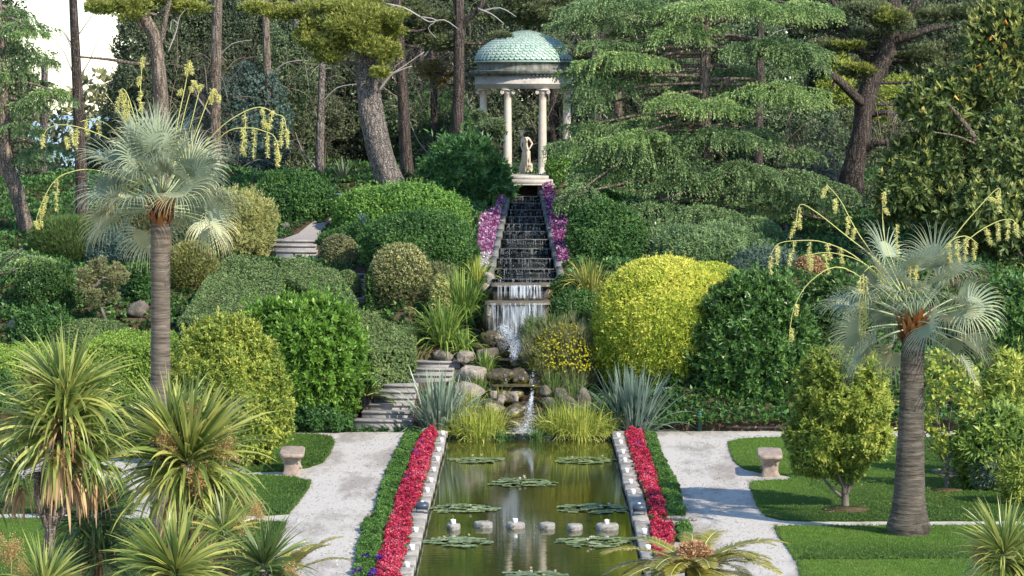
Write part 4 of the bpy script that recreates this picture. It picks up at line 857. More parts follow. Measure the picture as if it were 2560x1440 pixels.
# rocks
def noise3(V, s, seed):
    r = np.random.RandomState(seed); o = np.zeros(len(V))
    for k in range(7):
        d = r.randn(3); d /= np.linalg.norm(d); f = s * (1.0 + k * .7); o += np.sin(V @ d * f + r.rand() * 6.3) / (1 + k * .7)
    return o
def rock(name, lab, u, v, wpx, hpx, D, mat, cat='rock', grp=None, dep=.8, parent=None, seed=None, sx=0):
    c = P(u, v, D + .1); k_ = .86 if u > 1000 else 1; a, b = k_ * wpx / S(D) / 2, k_ * hpx / S(D) / 2; n1, n2 = 26, 16; seed = rs.randint(9999) if seed is None else seed
    th = np.linspace(0, 2 * np.pi, n1, endpoint=False); ph = np.linspace(.02, np.pi - .02, n2)
    U = np.array([[np.sin(p) * np.cos(t), np.sin(p) * np.sin(t), np.cos(p)] for p in ph for t in th])
    r = 1 + .15 * noise3(U, 2.6, seed) + .045 * noise3(U, 9, seed + 1)
    cut = np.random.RandomState(seed + 5)
    for k in range(12):                                    # flat facets
        d = unit(cut.randn(3)); lim = cut.uniform(.55, .82); dp = U @ d * r; m_ = dp > lim; r = np.where(m_, r * (lim / np.maximum(dp, 1e-6)) ** .95, r)
    V = c + U * r[:, None] * np.array([a, max(a * dep, b * .7), b]); V[:, 0] += sx * (V[:, 2] - c[2])
    Q = [[i * n1 + j, i * n1 + (j + 1) % n1, (i + 1) * n1 + (j + 1) % n1, (i + 1) * n1 + j] for i in range(n2 - 1) for j in range(n1)]
    g = Geo(); g.add(V, [q[::-1] for q in Q])
    o = g.build(name, mat, parent, smooth=False)
    if parent is None: tag(o, lab, cat, grp)
    return o
RK = [
 (1180, 935, 120, 70, 73.4, 'rock_tan', 'big pale tan boulder right of the upper left landing'),
 (1180, 980, 110, 70, 72.5, 'rock_tan', 'pale sloping slab below the big tan boulder'),
 (1215, 890, 80, 55, 74.4, 'rock', 'grey boulder left of the pouring water'),
 (1160, 893, 60, 45, 74.3, 'rock_tan', 'pale rock beside the path landing'),
 (1110, 895, 70, 40, 74.6, 'rock', 'low grey rock at the back of the path landing'),
 (1232, 850, 70, 80, 74.8, 'rock_moss', 'yellow mossed rock left of the tall fall'),
 (1262, 870, 60, 70, 74.6, 'rock_moss', 'dark wet rock directly under the tall fall'),
 (1300, 905, 90, 50, 74.0, 'rock_moss', 'wet brown rock where the stream bends'),
 (1250, 940, 110, 60, 73.4, 'rock_moss', 'broad brown wet rock face in the stream'),
 (1300, 945, 80, 60, 73.3, 'rock_moss', 'dark wet rock in the middle of the stream'),
 (1270, 985, 130, 50, 72.7, 'rock_moss', 'mossy shelf holding the shallow middle pool'),
 (1340, 960, 60, 60, 73.2, 'rock_moss', 'dark wet rock under the yellow broom'),
 (1252, 1000, 34, 50, 72.0, 'rock_tan', 'upright pale cobble left of the lower fall'),
 (1284, 992, 32, 40, 72.1, 'rock_tan', 'rounded pale cobble nearest the lower fall'),
 (1235, 988, 24, 36, 72.2, 'rock_tan', 'small pale cobble left of the upright one'),
 (1362, 980, 46, 44, 72.3, 'rock', 'grey rock at the top right of the lower fall'),
 (1400, 985, 50, 40, 72.3, 'rock', 'rounded grey rock behind the right bright grass'),
 (1375, 1010, 54, 46, 71.9, 'rock', 'grey rock low on the right of the lower fall'),
 (1420, 1008, 70, 60, 71.8, 'rock', 'tilted grey slab above the right bright grass'),
 (1460, 1000, 60, 70, 72.3, 'rock', 'broad grey slab half hidden by rushes'),
 (1280, 1030, 90, 50, 71.3, 'rock_moss', 'dark mossy rock left of the white lower cascade'),
 (1285, 1062, 80, 40, 70.8, 'rock_moss', 'low mossy rock at the water line left of the lower cascade'),
 (1350, 1055, 50, 44, 70.9, 'rock_moss', 'dark mossy rock right of the white lower cascade'),
 (1150, 1012, 80, 50, 72.0, 'rock_tan', 'pale rock behind the left spiky clump'),
 (1230, 1020, 80, 60, 71.6, 'rock_moss', 'brown rock behind the left bright grass'),
 (1330, 925, 60, 50, 73.7, 'rock_moss', 'dark rock above the middle pool, right side'),
 (1222, 690, 34, 30, 77.0, 'rock_tan', 'carved pale scroll stone at the foot of the left parapet'),
 (1210, 720, 44, 40, 76.6, 'rock_tan', 'pale stone below the foot of the left parapet'),
 (1222, 790, 44, 90, 75.2, 'rock_moss', 'dark rock wall on the left of the tall fall'),
 (1385, 790, 60, 90, 75.9, 'rock_moss', 'dark rock wall on the right of the tall fall'),
 (1240, 730, 50, 40, 76.4, 'rock_moss', 'dark rock on the left of the upper fall'),
 (1368, 732, 44, 44, 76.4, 'rock_moss', 'dark rock on the right of the upper fall'),
 (755, 548, 46, 44, 86.2, 'rock', 'tallest grey boulder beside the upper path'),
 (712, 575, 44, 40, 84.6, 'rock', 'layered grey boulder low beside the upper path'),
 (770, 535, 34, 26, 87.2, 'rock', 'small grey boulder at the top of the upper path'),
 (676, 598, 40, 34, 83.6, 'rock_tan', 'pale rock beside the top of the upper stairs'),
 (660, 628, 40, 50, 82.0, 'rock_tan', 'bright pale rock left of the upper stairs'),
 (730, 560, 26, 30, 85.8, 'rock_tan', 'cream rock between the two boulders of the upper path'),
 (345, 775, 70, 60, 75.5, 'rock', 'grey boulder behind the left palm trunk'),
 (300, 770, 50, 50, 76.2, 'rock', 'dark boulder under the airy olive shrub'),
 (60, 815, 120, 60, 74.5, 'rock', 'low grey rock wall at the far left'),
 (505, 640, 60, 40, 79.5, 'rock', 'grey earth covered rock above the ochre shrub'),
 (820, 672, 30, 22, 80.0, 'rock', 'small round stone left of the little box ball'),
 (850, 680, 26, 22, 79.6, 'rock_tan', 'small pale stone under the airy green shrub'),
 (880, 672, 36, 28, 79.8, 'rock', 'brownish stone right of the small stones on the bank'),
]
for (u, v, a, b, D, m, lab) in RK: rock('rock', lab, u, v, a, b, D, M[m], grp='rocks of the water garden' if u > 1000 else 'rocks along the left bank')
for k in range(64):
    v = rs.uniform(880, 1062); u = rs.uniform(1195, 1400) + (rs.rand() - .5) * 60 * (v > 960); q = gnd(u, v)[0]; s = rs.uniform(22, 46)
    rock('rock', '%s' % ('small rock above the shallow stream pool, ' if v < 950 else 'small rock below the shallow stream pool, ') + ('left of the water' if u < 1270 else 'right of the water' if u > 1335 else 'in the line of the water'), u, v, s, s * rs.uniform(.5, .8), q[1], M['rock_moss'] if abs(u - 1290) < 70 or rs.rand() < .4 else M['rock'], grp='small stream bed rocks')
for (u0, u1, v, D, nm) in ((1222, 1345, 960, 72.75, 'stream_water'), (1240, 1340, 895, 74.1, 'stream_water')):
    c = P((u0 + u1) / 2, v, D); r = (u1 - u0) / S(D) / 2; th = np.linspace(0, 2 * np.pi, 36, endpoint=False); rr = r * (1 + .08 * np.sin(3 * th + u0) + .05 * np.sin(7 * th)); g = Geo()
    slab(g, np.c_[c[0] + rr * np.cos(th), c[1] + rr * .5 * np.sin(th)], c[2] - .04, c[2]); tag(g.build(nm, M['streamwater'], origin=c), kind='structure')

# ================================================================ stairs and landings on the left
def stairs(name, lab, steps, mat=M['steps']):
    """steps: (u0,u1,vtop,vbot,D) front face of each step; treads run back to the next"""
    t = thing(name, lab, 'stairs', P((steps[0][0] + steps[0][1]) / 2, steps[0][3], steps[0][4]))
    for i, (u0, u1, vt, vb, D) in enumerate(steps):
        a, b = P(u0, vt, D), P(u1, vt, D); z = a[2]; zb = P(u0, vb, D)[2]; D1 = steps[i + 1][4] + .02 if i + 1 < len(steps) else D + .7
        g = Geo(); box(g, (a[0], D, zb - .25), (b[0], D1, z), bev=.012); s_ = g.build('step', mat, t)
        g = Geo(); box(g, (a[0] - .01, D - .035, z - .045), (b[0] + .01, D + .1, z + .004), bev=.01); g.build('nosing', mat, s_)
    return t
stairs('stone_stairs', 'lowest flight of pale stone stairs left of the left spiky clump', [(886, 1032, 1050, 1074, 71.3), (905, 1032, 1029, 1050, 71.75), (920, 1034, 1010, 1029, 72.2), (935, 1036, 992, 1010, 72.65), (948, 1040, 977, 992, 73.05), (960, 1045, 962, 977, 73.4)])
stairs('stone_stairs', 'short middle flight of pale stone stairs beside the tan boulder', [(1030, 1130, 936, 956, 73.9), (1036, 1135, 921, 936, 74.2), (1040, 1150, 903, 921, 74.5)])
stairs('stone_stairs', 'narrow flight of stone stairs right of the small box ball', [(868, 930, 745, 765, 77.2), (872, 926, 722, 745, 77.7), (876, 922, 700, 722, 78.3), (858, 920, 684, 700, 79)])
stairs('stone_stairs', 'upper flight of wide stone stairs leading to the curving path', [(700, 792, 643, 660, 80.2), (690, 792, 627, 643, 80.8), (676, 790, 612, 627, 81.4), (664, 795, 600, 612, 82.0)])
g = Geo(); L_ = [(664, 602), (705, 598), (745, 584), (772, 562), (796, 546), (812, 534)]; R_ = [(795, 602), (797, 592), (804, 576), (816, 560), (828, 548), (836, 536)]
A = gnd([p[0] for p in L_], [p[1] for p in L_], .05); B = gnd([p[0] for p in R_], [p[1] for p in R_], .05)
g.add(np.vstack([A + [0, 0, .0], B + [0, 0, .0]]), [[i, 6 + i, 7 + i, i + 1] for i in range(5)])
M['path'] = surfmat('earth_path', [(.22, .195, .18), (.32, .29, .27), (.40, .37, .345)], scale=30, detail=8, rough=.95, bump=.4, dist=.01, spec=.1)
tag(g.build('upper_path', M['path']), kind='structure')
g = Geo(); q = [(1030, 905), (1150, 900), (1160, 880), (1080, 872), (1035, 876)]; p_ = np.array([P(a, b, 74.9 + (905 - b) * .02) for a, b in q]); slab(g, p_, p_[:, 2].min() - .3, p_[0, 2])
tag(g.build('path_landing', M['gravel']), kind='structure')
# ================================================================ foliage palettes (real leaf colours; cedarbright has sunlight put in)
LM = {
 'bright': leafmat('bright_laurel_leaf', [(.035, .10, .012), (.09, .22, .02), (.17, .34, .04)], .3, .4, .4),
 'yellowgreen': leafmat('yellow_green_leaf', [(.06, .12, .015), (.20, .29, .035), (.40, .45, .08)], .32),
 'gold': leafmat('golden_leaf', [(.14, .24, .014), (.34, .44, .03), (.63, .64, .07)], .35),
 'laurel': leafmat('dark_laurel_leaf', [(.022, .065, .015), (.05, .14, .028), (.11, .23, .05)], .2, .35, .5),
 'clip': leafmat('clipped_hedge_leaf', [(.05, .10, .035), (.11, .19, .065), (.19, .28, .11)], .25),
 'clipyellow': leafmat('clipped_yellow_hedge_leaf', [(.06, .14, .015), (.16, .30, .03), (.30, .44, .06)], .28),
 'box': leafmat('box_leaf', [(.015, .05, .012), (.035, .095, .02), (.08, .16, .04)], .2, .4),
 'ivy': leafmat('ivy_leaf', [(.015, .055, .015), (.04, .12, .03), (.09, .21, .045)], .25, .45),
 'ivybright': leafmat('bright_ivy_leaf', [(.045, .13, .025), (.10, .25, .04), (.22, .40, .08)], .3, .45),
 'grey': leafmat('grey_green_leaf', [(.04, .075, .055), (.09, .145, .10), (.17, .23, .16)], .2),
 'blue': leafmat('blue_green_leaf', [(.025, .06, .05), (.06, .115, .095), (.13, .19, .15)], .2),
 'ochre': leafmat('ochre_leaf', [(.08, .11, .03), (.19, .22, .06), (.35, .36, .13)], .3),
 'olive': leafmat('olive_leaf', [(.07, .09, .045), (.15, .18, .085), (.28, .30, .15)], .25),
 'cream': leafmat('pale_yellow_leaf', [(.14, .18, .06), (.32, .36, .13), (.55, .55, .25)], .3),
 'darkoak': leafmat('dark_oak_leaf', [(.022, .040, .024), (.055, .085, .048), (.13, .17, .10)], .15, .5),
 'oak': leafmat('evergreen_oak_leaf', [(.03, .07, .035), (.08, .145, .07), (.19, .27, .15)], .2, .45),
 'pine': leafmat('pine_needle', [(.05, .09, .015), (.14, .19, .03), (.30, .34, .07)], .25),
 'pinedark': leafmat('dark_pine_needle', [(.03, .055, .03), (.075, .11, .05), (.17, .21, .10)], .2),
 'pinetan': leafmat('tan_pine_needle', [(.06, .06, .03), (.13, .12, .055), (.22, .20, .10)], .2),
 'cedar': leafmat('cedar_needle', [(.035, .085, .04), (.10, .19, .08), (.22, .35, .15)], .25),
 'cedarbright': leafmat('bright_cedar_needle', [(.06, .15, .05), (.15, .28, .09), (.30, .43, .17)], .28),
 'magnolia': leafmat('big_glossy_leaf', [(.02, .045, .016), (.055, .10, .028), (.14, .20, .055)], .15, .5, .3),
 'magnoliatip': leafmat('young_glossy_leaf', [(.13, .19, .04), (.26, .32, .08), (.42, .43, .14)], .25, .6, .2),
 'orangeleaf': leafmat('orange_old_leaf', [(.40, .20, .02), (.60, .36, .05)], .3),
 'bamboo': leafmat('drooping_leaf', [(.015, .06, .02), (.04, .13, .04), (.10, .24, .06)], .28, .35),
 'sword': leafmat('sword_leaf', [(.03, .07, .012), (.11, .18, .03), (.36, .39, .10)], .3, .35, .5),
 'sworddark': leafmat('dark_sword_leaf', [(.02, .055, .018), (.05, .11, .03), (.14, .20, .05)], .2, .35, .5),
 'flax': leafmat('flax_leaf', [(.05, .08, .055), (.12, .17, .12), (.30, .36, .24)], .2, .35, .5),
 'flaxdark': leafmat('dark_flax_leaf', [(.03, .055, .045), (.07, .115, .09), (.16, .22, .16)], .2, .35, .5),
 'rush': leafmat('bright_rush', [(.12, .18, .02), (.26, .34, .04), (.48, .52, .10)], .35),
 'strap': leafmat('strap_leaf', [(.04, .10, .02), (.12, .22, .035), (.26, .38, .07)], .3, .4),
 'fern': leafmat('fern_leaf', [(.09, .13, .02), (.22, .26, .04), (.42, .40, .10)], .3),
 'dead': leafmat('dead_leaf', [(.13, .08, .04), (.28, .19, .10), (.42, .31, .17)], .2),
 'panicle': leafmat('dry_flower_panicle', [(.16, .10, .035), (.33, .23, .09), (.50, .38, .18)], .2),
 'palm': leafmat('blue_palm_leaf', [(.07, .105, .055), (.235, .285, .18), (.52, .45, .20)], .2, .45, .4),
 'bloomyellow': leafmat('yellow_bloom', [(.42, .44, .02), (.66, .68, .07)], .3),
 'bloomcream': leafmat('cream_bloom', [(.60, .62, .22), (.80, .78, .35)], .3),
 'bloomwhite': leafmat('white_bloom', [(.6, .62, .55), (.85, .85, .8)], .2),
 'violet': leafmat('magenta_bloom', [(.20, .03, .13), (.42, .10, .28), (.78, .60, .74)], .25),
 'violetdeep': leafmat('deep_magenta_bloom', [(.12, .02, .09), (.30, .05, .19), (.66, .42, .60)], .25),
 'cyc': leafmat('cycad_leaf', [(.06, .09, .01), (.22, .22, .03), (.45, .36, .08)], .25, .35, .5),
 'cycdark': leafmat('dark_cycad_leaf', [(.01, .04, .012), (.03, .09, .022), (.07, .15, .035)], .2, .35, .5),
 'twigs': leafmat('bare_twig', [(.05, .045, .04), (.12, .10, .085), (.24, .21, .18)], .05),
 'meadow': leafmat('meadow_green', [(.03, .07, .02), (.07, .14, .035), (.15, .24, .06)], .3),
}
def fib(n):
    i = np.arange(n) + .5; z = 1 - 2 * i / n; a = i * 2.399963; r = np.sqrt(1 - z * z); U = np.c_[r * np.cos(a), r * np.sin(a), z]
    return unit(U + rs.randn(n, 3) * (1.6 / math.sqrt(n)))
def crown(g, c, ax, s, m, L, W, p=2.2, clump=0, cdep=.15, spread=.9, low=.06, up=.25, umin=-.5, back=.6, Rb=None, tall=0, seed=None, fold=.25, stray=.09):
    """leafy shell over a lumpy super-ellipsoid: c centre, ax half axes, s leaf spacing"""
    ax = np.array(ax, float); area = 4 * np.pi * ((ax[0] * ax[1]) ** 1.6 / 3 + (ax[0] * ax[2]) ** 1.6 / 3 + (ax[1] * ax[2]) ** 1.6 / 3) ** (1 / 1.6)
    r_ = np.random.RandomState(rs.randint(1 << 30))
    for shell, sc2, dn, lk in ((0, 1.0, 1.0, 1.0), (1, .90, .45, 1.35), (2, .74, .22, 2.2)):
        n = int(area / s ** 2 * dn); U = fib(max(n, 8)); U = U[U[:, 2] > umin]
        if back < 1: U = U[(U[:, 1] < .35) | (r_.rand(len(U)) < back)]
        r = (np.abs(U) ** p).sum(1) ** (-1 / p)
        if shell == 0: ph = r_.rand(5) * 6.3; dd = unit(r_.randn(5, 3)); fs = r_.uniform(2, 6, 5)
        lf = sum(np.sin(U @ dd[k] * fs[k] + ph[k]) for k in range(5)) / 5
        rad = 1 + low * lf * 1.6; tone = r_.rand(len(U)) * .55 + .2
        if clump:
            if shell == 0: K = max(6, int(area / clump ** 2)); CC = fib(K); ct = r_.rand(K)
            dm = np.full(len(U), 9.); ci = np.zeros(len(U), int)
            for a in range(0, K, 64):
                dq = ((U[:, None] * r[:, None, None] * ax - (CC[a:a + 64] * ((np.abs(CC[a:a + 64]) ** p).sum(1) ** (-1 / p))[:, None] * ax)[None]) ** 2).sum(-1); j = dq.argmin(1); v = dq[np.arange(len(U)), j]; b_ = v < dm; dm[b_] = v[b_]; ci[b_] = j[b_] + a
            q = np.clip(np.sqrt(dm) / (clump * .62), 0, 1.3); rad += cdep * (.35 - q ** 2 * .9) * (.7 + .6 * ct[ci]); tone = tone * .7 + .3 * ct[ci]
        pos = U * (r * rad * sc2)[:, None] * ax + c
        nrm = unit(np.sign(U) * np.abs(U * r[:, None]) ** (p - 1) / ax + .25 * r_.randn(len(U), 3)); nrm = unit(nrm + np.array([0, 0, up]))
        if tall: pos[:, 2] += tall * r_.rand(len(U)) ** 2
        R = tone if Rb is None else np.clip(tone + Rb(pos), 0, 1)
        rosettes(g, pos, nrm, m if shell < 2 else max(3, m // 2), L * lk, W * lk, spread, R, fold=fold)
        if shell == 0 and clump and stray:
            j = r_.rand(len(pos)) < stray; q = pos[j]; a_ = unit(nrm[j] + [0, 0, .7]); hgt = L * r_.uniform(.6, 2.6, len(q))[:, None]
            for f_ in (.35, .7, 1.0): rosettes(g, q + a_ * hgt * f_, a_, max(3, m // 2), L * .85, W * .85, spread * .8, np.clip(R[j] + .2, 0, 1), fold=fold)
def stems(g, c, H, r, n=5, sp=.5, r0=.03):
    for k in range(n):
        a = rs.rand() * 6.28; q = r * sp * rs.rand(); tube(g, [c + [0.1 * np.cos(a), .1 * np.sin(a), -.15], c + [q * .5 * np.cos(a), q * .5 * np.sin(a), H * .4], c + [q * np.cos(a), q * np.sin(a), H]], [r0, r0 * .7, r0 * .3], 7)
def bush(lab, u0, u1, vt, vb, leaf, s=.06, m=5, L=.07, W=.03, D=None, dep=.85, name='shrub', cat='shrub', grp=None, p=2.2, trunk=True, extra=None, base=None, **k):
    uc = (u0 + u1) / 2; hit = gnd(uc, vb)[0]; Df = D if D else hit[1]
    wid = (u1 - u0) / S(Df); Dc = Df + wid * .5 * dep if D is None else D
    a = (u1 - u0) / S(Dc) / 2; top = P(uc, vt, Dc); bz = P(uc, vb, Dc)[2]; cx = top[0]; gz = float(max(tz(cx, Dc), 0 if Dc < 72 else -9))
    bz = min(bz, max(gz, bz - 1.5)) if base is None else base
    Hh = top[2] - bz; cz = bz + Hh * .46; c = np.array([cx, Dc, cz])
    t = thing(name, lab, cat, (cx, Dc, min(gz, bz)), grp)
    g = Geo(); crown(g, c, (a, a * dep, Hh * .54), s, m, L, W, p=p, umin=k.pop('umin', -.75), **k)
    if extra: extra(g, c, a, Hh)
    g.build('foliage', LM[leaf], t)
    if trunk: g = Geo(); stems(g, np.array([cx, Dc, min(gz, bz)]), max(cz - min(gz, bz), .2) + Hh * .2, a, r0=.02 + .012 * Hh); g.build('stems', M['twig'], t)
    return t, c, (a, a * dep, Hh * .54)
def dots(t, name, leaf, c, ax, n, L, W, m=4, front=True, umin=-.2, scl=1.03, top=0):
    U = fib(n * 3); U = U[(U[:, 2] > umin) & ((U[:, 1] < .3) | (not front))]; U = U[rs.permutation(len(U))[:n]]
    g = Geo(); rosettes(g, c + U * np.array(ax) * scl + [0, 0, top] * rs.rand(len(U), 1), U + [0, 0, .3], m, L, W, .8); return g.build(name, LM[leaf], t)

# ---------------- left bank
bush('large bright green laurel bush, glossy rosettes, between the clipped hedge and the left gravel path', 582, 908, 742, 1062, 'bright', .105, 9, .15, .046, dep=.8, clump=.36, cdep=.13, spread=.8, p=2.3)
bush('big yellow-green bush with bright tips just right of the left palm trunk', 415, 712, 792, 1192, 'yellowgreen', .068, 7, .085, .032, D=64.8, dep=.8, clump=.45, cdep=.14, p=2.3, low=.09)
bush('round clipped dome bush behind the flat topped hedge at the left', 124, 335, 797, 905, 'clip', .042, 5, .045, .026, dep=.9, low=.03, spread=1.25)
bush('dense round dark green bush at the far left below the cedar bough', 38, 192, 660, 805, 'box', .06, 5, .07, .032, dep=.9, clump=.3, cdep=.07)
bush('bushy mid green shrub under the round dark bush at the far left', 28, 180, 765, 872, 'ivy', .06, 5, .08, .035, dep=.8, clump=.3, cdep=.14, low=.12)
bush('small dark green shrub left of the upper palm trunk', 318, 392, 650, 765, 'ivy', .06, 6, .09, .03, dep=.9, clump=.25, cdep=.14)
bush('ochre tinted upright shrub right of the upper palm trunk', 416, 545, 612, 742, 'ochre', .05, 6, .075, .018, dep=.8, spread=.45, up=.9, low=.1, tall=.12)
bush('small round clipped box ball right of the palm trunk', 452, 545, 757, 822, 'clip', .04, 4, .04, .022, dep=.9, low=.02)
bush('low tuft of grey green foliage between the box ball and the bright laurel', 520, 600, 745, 830, 'olive', .05, 5, .06, .018, D=74.5, dep=.8, up=.8)
bush('feathery yellow-green shrub left of the upper stairs', 500, 680, 478, 650, 'cream', .05, 6, .08, .018, dep=.8, spread=.5, up=.8, low=.14, clump=.4, cdep=.18, tall=.15)
bush('fine leaved dark shrub behind the palm crown, lower right', 420, 560, 505, 640, 'oak', .055, 5, .06, .025, dep=.8, low=.12, clump=.4, cdep=.12)
bush('dark blue-green shrub left of the palm trunk on the slope', 225, 385, 560, 675, 'blue', .055, 5, .065, .02, dep=.8, low=.12, clump=.35, cdep=.16)
bush('upright dull green shrub under the left palm fronds', 280, 392, 500, 640, 'olive', .055, 6, .075, .02, D=83, dep=.8, up=.9, spread=.5, low=.1, tall=.1)
bush('broad grassy green shrub on the slope at the left', 80, 270, 540, 665, 'meadow', .06, 6, .13, .012, dep=.8, spread=.4, up=1.2, low=.1)
bush('low dark shrub at the far left under the forked pines', -40, 110, 470, 640, 'oak', .07, 5, .08, .03, D=92, dep=.8, clump=.5, cdep=.2, low=.15)
bush('big dark green rounded shrub mass left of the path top', 628, 830, 432, 560, 'ivy', .065, 5, .075, .035, dep=.7, clump=.5, cdep=.08, low=.08)
bush('small dark rounded shrub where the upper path bends', 770, 860, 470, 552, 'box', .055, 5, .06, .03, D=92, dep=.9, low=.08)
bush('small grey-green round shrub beside the upper stairs', 800, 892, 588, 672, 'olive', .042, 5, .055, .02, dep=.9, up=.7, low=.05)
bush('little round box ball in front of the narrow stairs', 838, 902, 676, 748, 'clip', .04, 4, .04, .024, dep=.95, low=.03)
bush('big dark leafy mound left of the purple flowers, covered in ivy', 905, 1192, 530, 690, 'ivy', .058, 5, .06, .035, dep=.8, clump=.6, cdep=.05, low=.05)
bush('long bright ivy covered mound below the leaning pine trunk', 830, 1178, 458, 615, 'ivybright', .058, 5, .07, .04, D=84.5, dep=.6, low=.05, clump=.5, cdep=.05)
bush('grey-green rounded shrub on the right shoulder of the ivy mound', 1015, 1165, 552, 668, 'blue', .045, 5, .05, .022, D=79.6, dep=.7, low=.05)
bush('wide low bank of small leaved green shrubs beside the upper path', 800, 1010, 560, 640, 'ivy', .055, 5, .06, .03, D=82, dep=.6, low=.1, clump=.4, cdep=.1)
t, c, ax = bush('airy shrub with pale yellow tips left of the strap leaved clump', 925, 1075, 622, 785, 'olive', .06, 6, .08, .016, D=77, dep=.8, spread=.45, up=.9, low=.14, tall=.2)
dots(t, 'tips', 'cream', c, ax, 900, .05, .018, 4, umin=-.1, scl=1.06, top=.12)
bush('dull brownish airy shrub behind the strap leaved clump', 1030, 1150, 660, 770, 'olive', .07, 4, .08, .012, D=77.2, dep=.7, spread=.5, up=.7, low=.14)
bush('small dark box shrub right of the airy yellow shrub', 1060, 1145, 625, 700, 'box', .042, 4, .04, .024, D=78.2, dep=.9, low=.03)
bush('yellow-green small shrub in front of the airy shrub', 1075, 1125, 690, 760, 'cream', .06, 5, .06, .025, D=76.2, dep=.8)
t, c, ax = bush('dark drooping large leaved shrub left of the temple', 1058, 1268, 352, 548, 'bamboo', .10, 6, .24, .055, D=90.6, dep=.7, spread=1.1, up=-.35, clump=.5, cdep=.2, low=.12)
bush('low ivy and fern growth under the bright laurel', 712, 880, 1020, 1078, 'ivy', .05, 5, .07, .04, D=71.0, dep=.5, low=.3, clump=.25, cdep=.3, name='ivy', cat='ground cover', trunk=False)
bush('dark green round bush at the left edge behind the tall cordyline', -60, 45, 925, 1060, 'ivy', .06, 5, .07, .03, D=66, dep=.8, clump=.3, cdep=.1)
bush('low tangle of green shrub in front of the flat topped hedge', 250, 420, 1020, 1110, 'ivy', .06, 5, .07, .03, D=66.5, dep=.6, low=.2)
# ---------------- right bank
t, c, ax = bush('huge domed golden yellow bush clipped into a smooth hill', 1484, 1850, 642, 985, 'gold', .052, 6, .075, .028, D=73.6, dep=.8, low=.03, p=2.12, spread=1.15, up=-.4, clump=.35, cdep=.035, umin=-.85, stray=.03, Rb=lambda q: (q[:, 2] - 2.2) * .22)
bush('paler golden shoulder bush behind the big golden dome, top right', 1680, 1862, 655, 800, 'gold', .055, 5, .06, .024, D=76.0, dep=.7, low=.05)
bush('very large dark green laurel bush on the right of the golden dome', 1728, 2040, 690, 1072, 'laurel', .11, 9, .15, .048, D=72.7, dep=.8, clump=.36, cdep=.15, spread=.8, p=2.05, low=.05, base=.02, umin=-.95)
bush('dark green laurel mass behind the right palm crown', 1975, 2200, 690, 1062, 'box', .095, 8, .12, .042, D=74.6, dep=.7, clump=.4, cdep=.12, spread=.85, low=.06)
bush('dark evergreen filling the gap right of the palm trunk', 2190, 2420, 760, 1075, 'box', .09, 7, .11, .04, D=76.5, dep=.7, clump=.4, cdep=.12)
bush('dark ivy draped shrub right of the two tier waterfall', 1368, 1500, 722, 880, 'ivy', .05, 5, .055, .03, D=75.6, dep=.7, clump=.35, cdep=.10, low=.1)
bush('small dark glossy shrub above the waterfall, right side', 1370, 1450, 690, 770, 'ivy', .05, 5, .06, .03, D=77.0, dep=.8, low=.1)
bush('broad green clipped mound right of the upper purple flowers', 1385, 1560, 470, 560, 'ivybright', .058, 5, .06, .035, D=86.5, dep=.6, low=.06)
bush('bright green shrub right of the temple platform', 1366, 1500, 362, 478, 'ivybright', .065, 5, .06, .032, D=93, dep=.7, low=.12, clump=.4, cdep=.1)
bush('deep green hedge like shrub under the cedar boughs', 1420, 1620, 500, 680, 'ivy', .06, 5, .06, .032, D=80.5, dep=.6, low=.08, clump=.5, cdep=.08)
bush('dark green spreading juniper below the cedar trunk', 1600, 1900, 560, 690, 'cedar', .065, 6, .10, .020, D=80.5, dep=.6, low=.1, clump=.5, cdep=.1)
bush('grey-green spreading juniper behind the golden dome', 1820, 2010, 620, 740, 'grey', .06, 6, .09, .018, D=78.6, dep=.6, low=.1, clump=.5, cdep=.1)
t, c, ax = bush('green broom bush with bright yellow flowers beside the stream', 1330, 1500, 835, 985, 'olive', .065, 6, .17, .009, D=73.6, dep=.8, spread=.35, up=1.6, low=.22, tall=.35, clump=.35, cdep=.2)
dots(t, 'blossom', 'bloomyellow', c, np.array(ax) * [1.05, 1.05, 1.15], 800, .04, .03, 4, umin=-.1, scl=1.05, top=.1)
bush('soft grey green grassy bush left of the yellow broom', 1312, 1420, 815, 930, 'meadow', .06, 7, .2, .009, D=74.2, dep=.8, spread=.6, up=1.0, low=.2, tall=.25, clump=.3, cdep=.2)
t, c, ax = bush('low dark shrub dusted with tiny white flowers right of the dark flax', 1600, 1745, 970, 1078, 'ivy', .05, 5, .05, .025, D=72.2, dep=.7, low=.1)
dots(t, 'blossom', 'bloomwhite', c, ax, 500, .02, .02, 3, umin=-.1, scl=1.03)
bush('low leafy growth between rushes and the dark flax', 1490, 1560, 1010, 1088, 'ivy', .05, 5, .06, .03, D=70.9, dep=.7)
bush('brown tinged low plant above the right palm crown, left', 1985, 2060, 640, 700, 'dead', .07, 5, .08, .03, D=78, dep=.8)
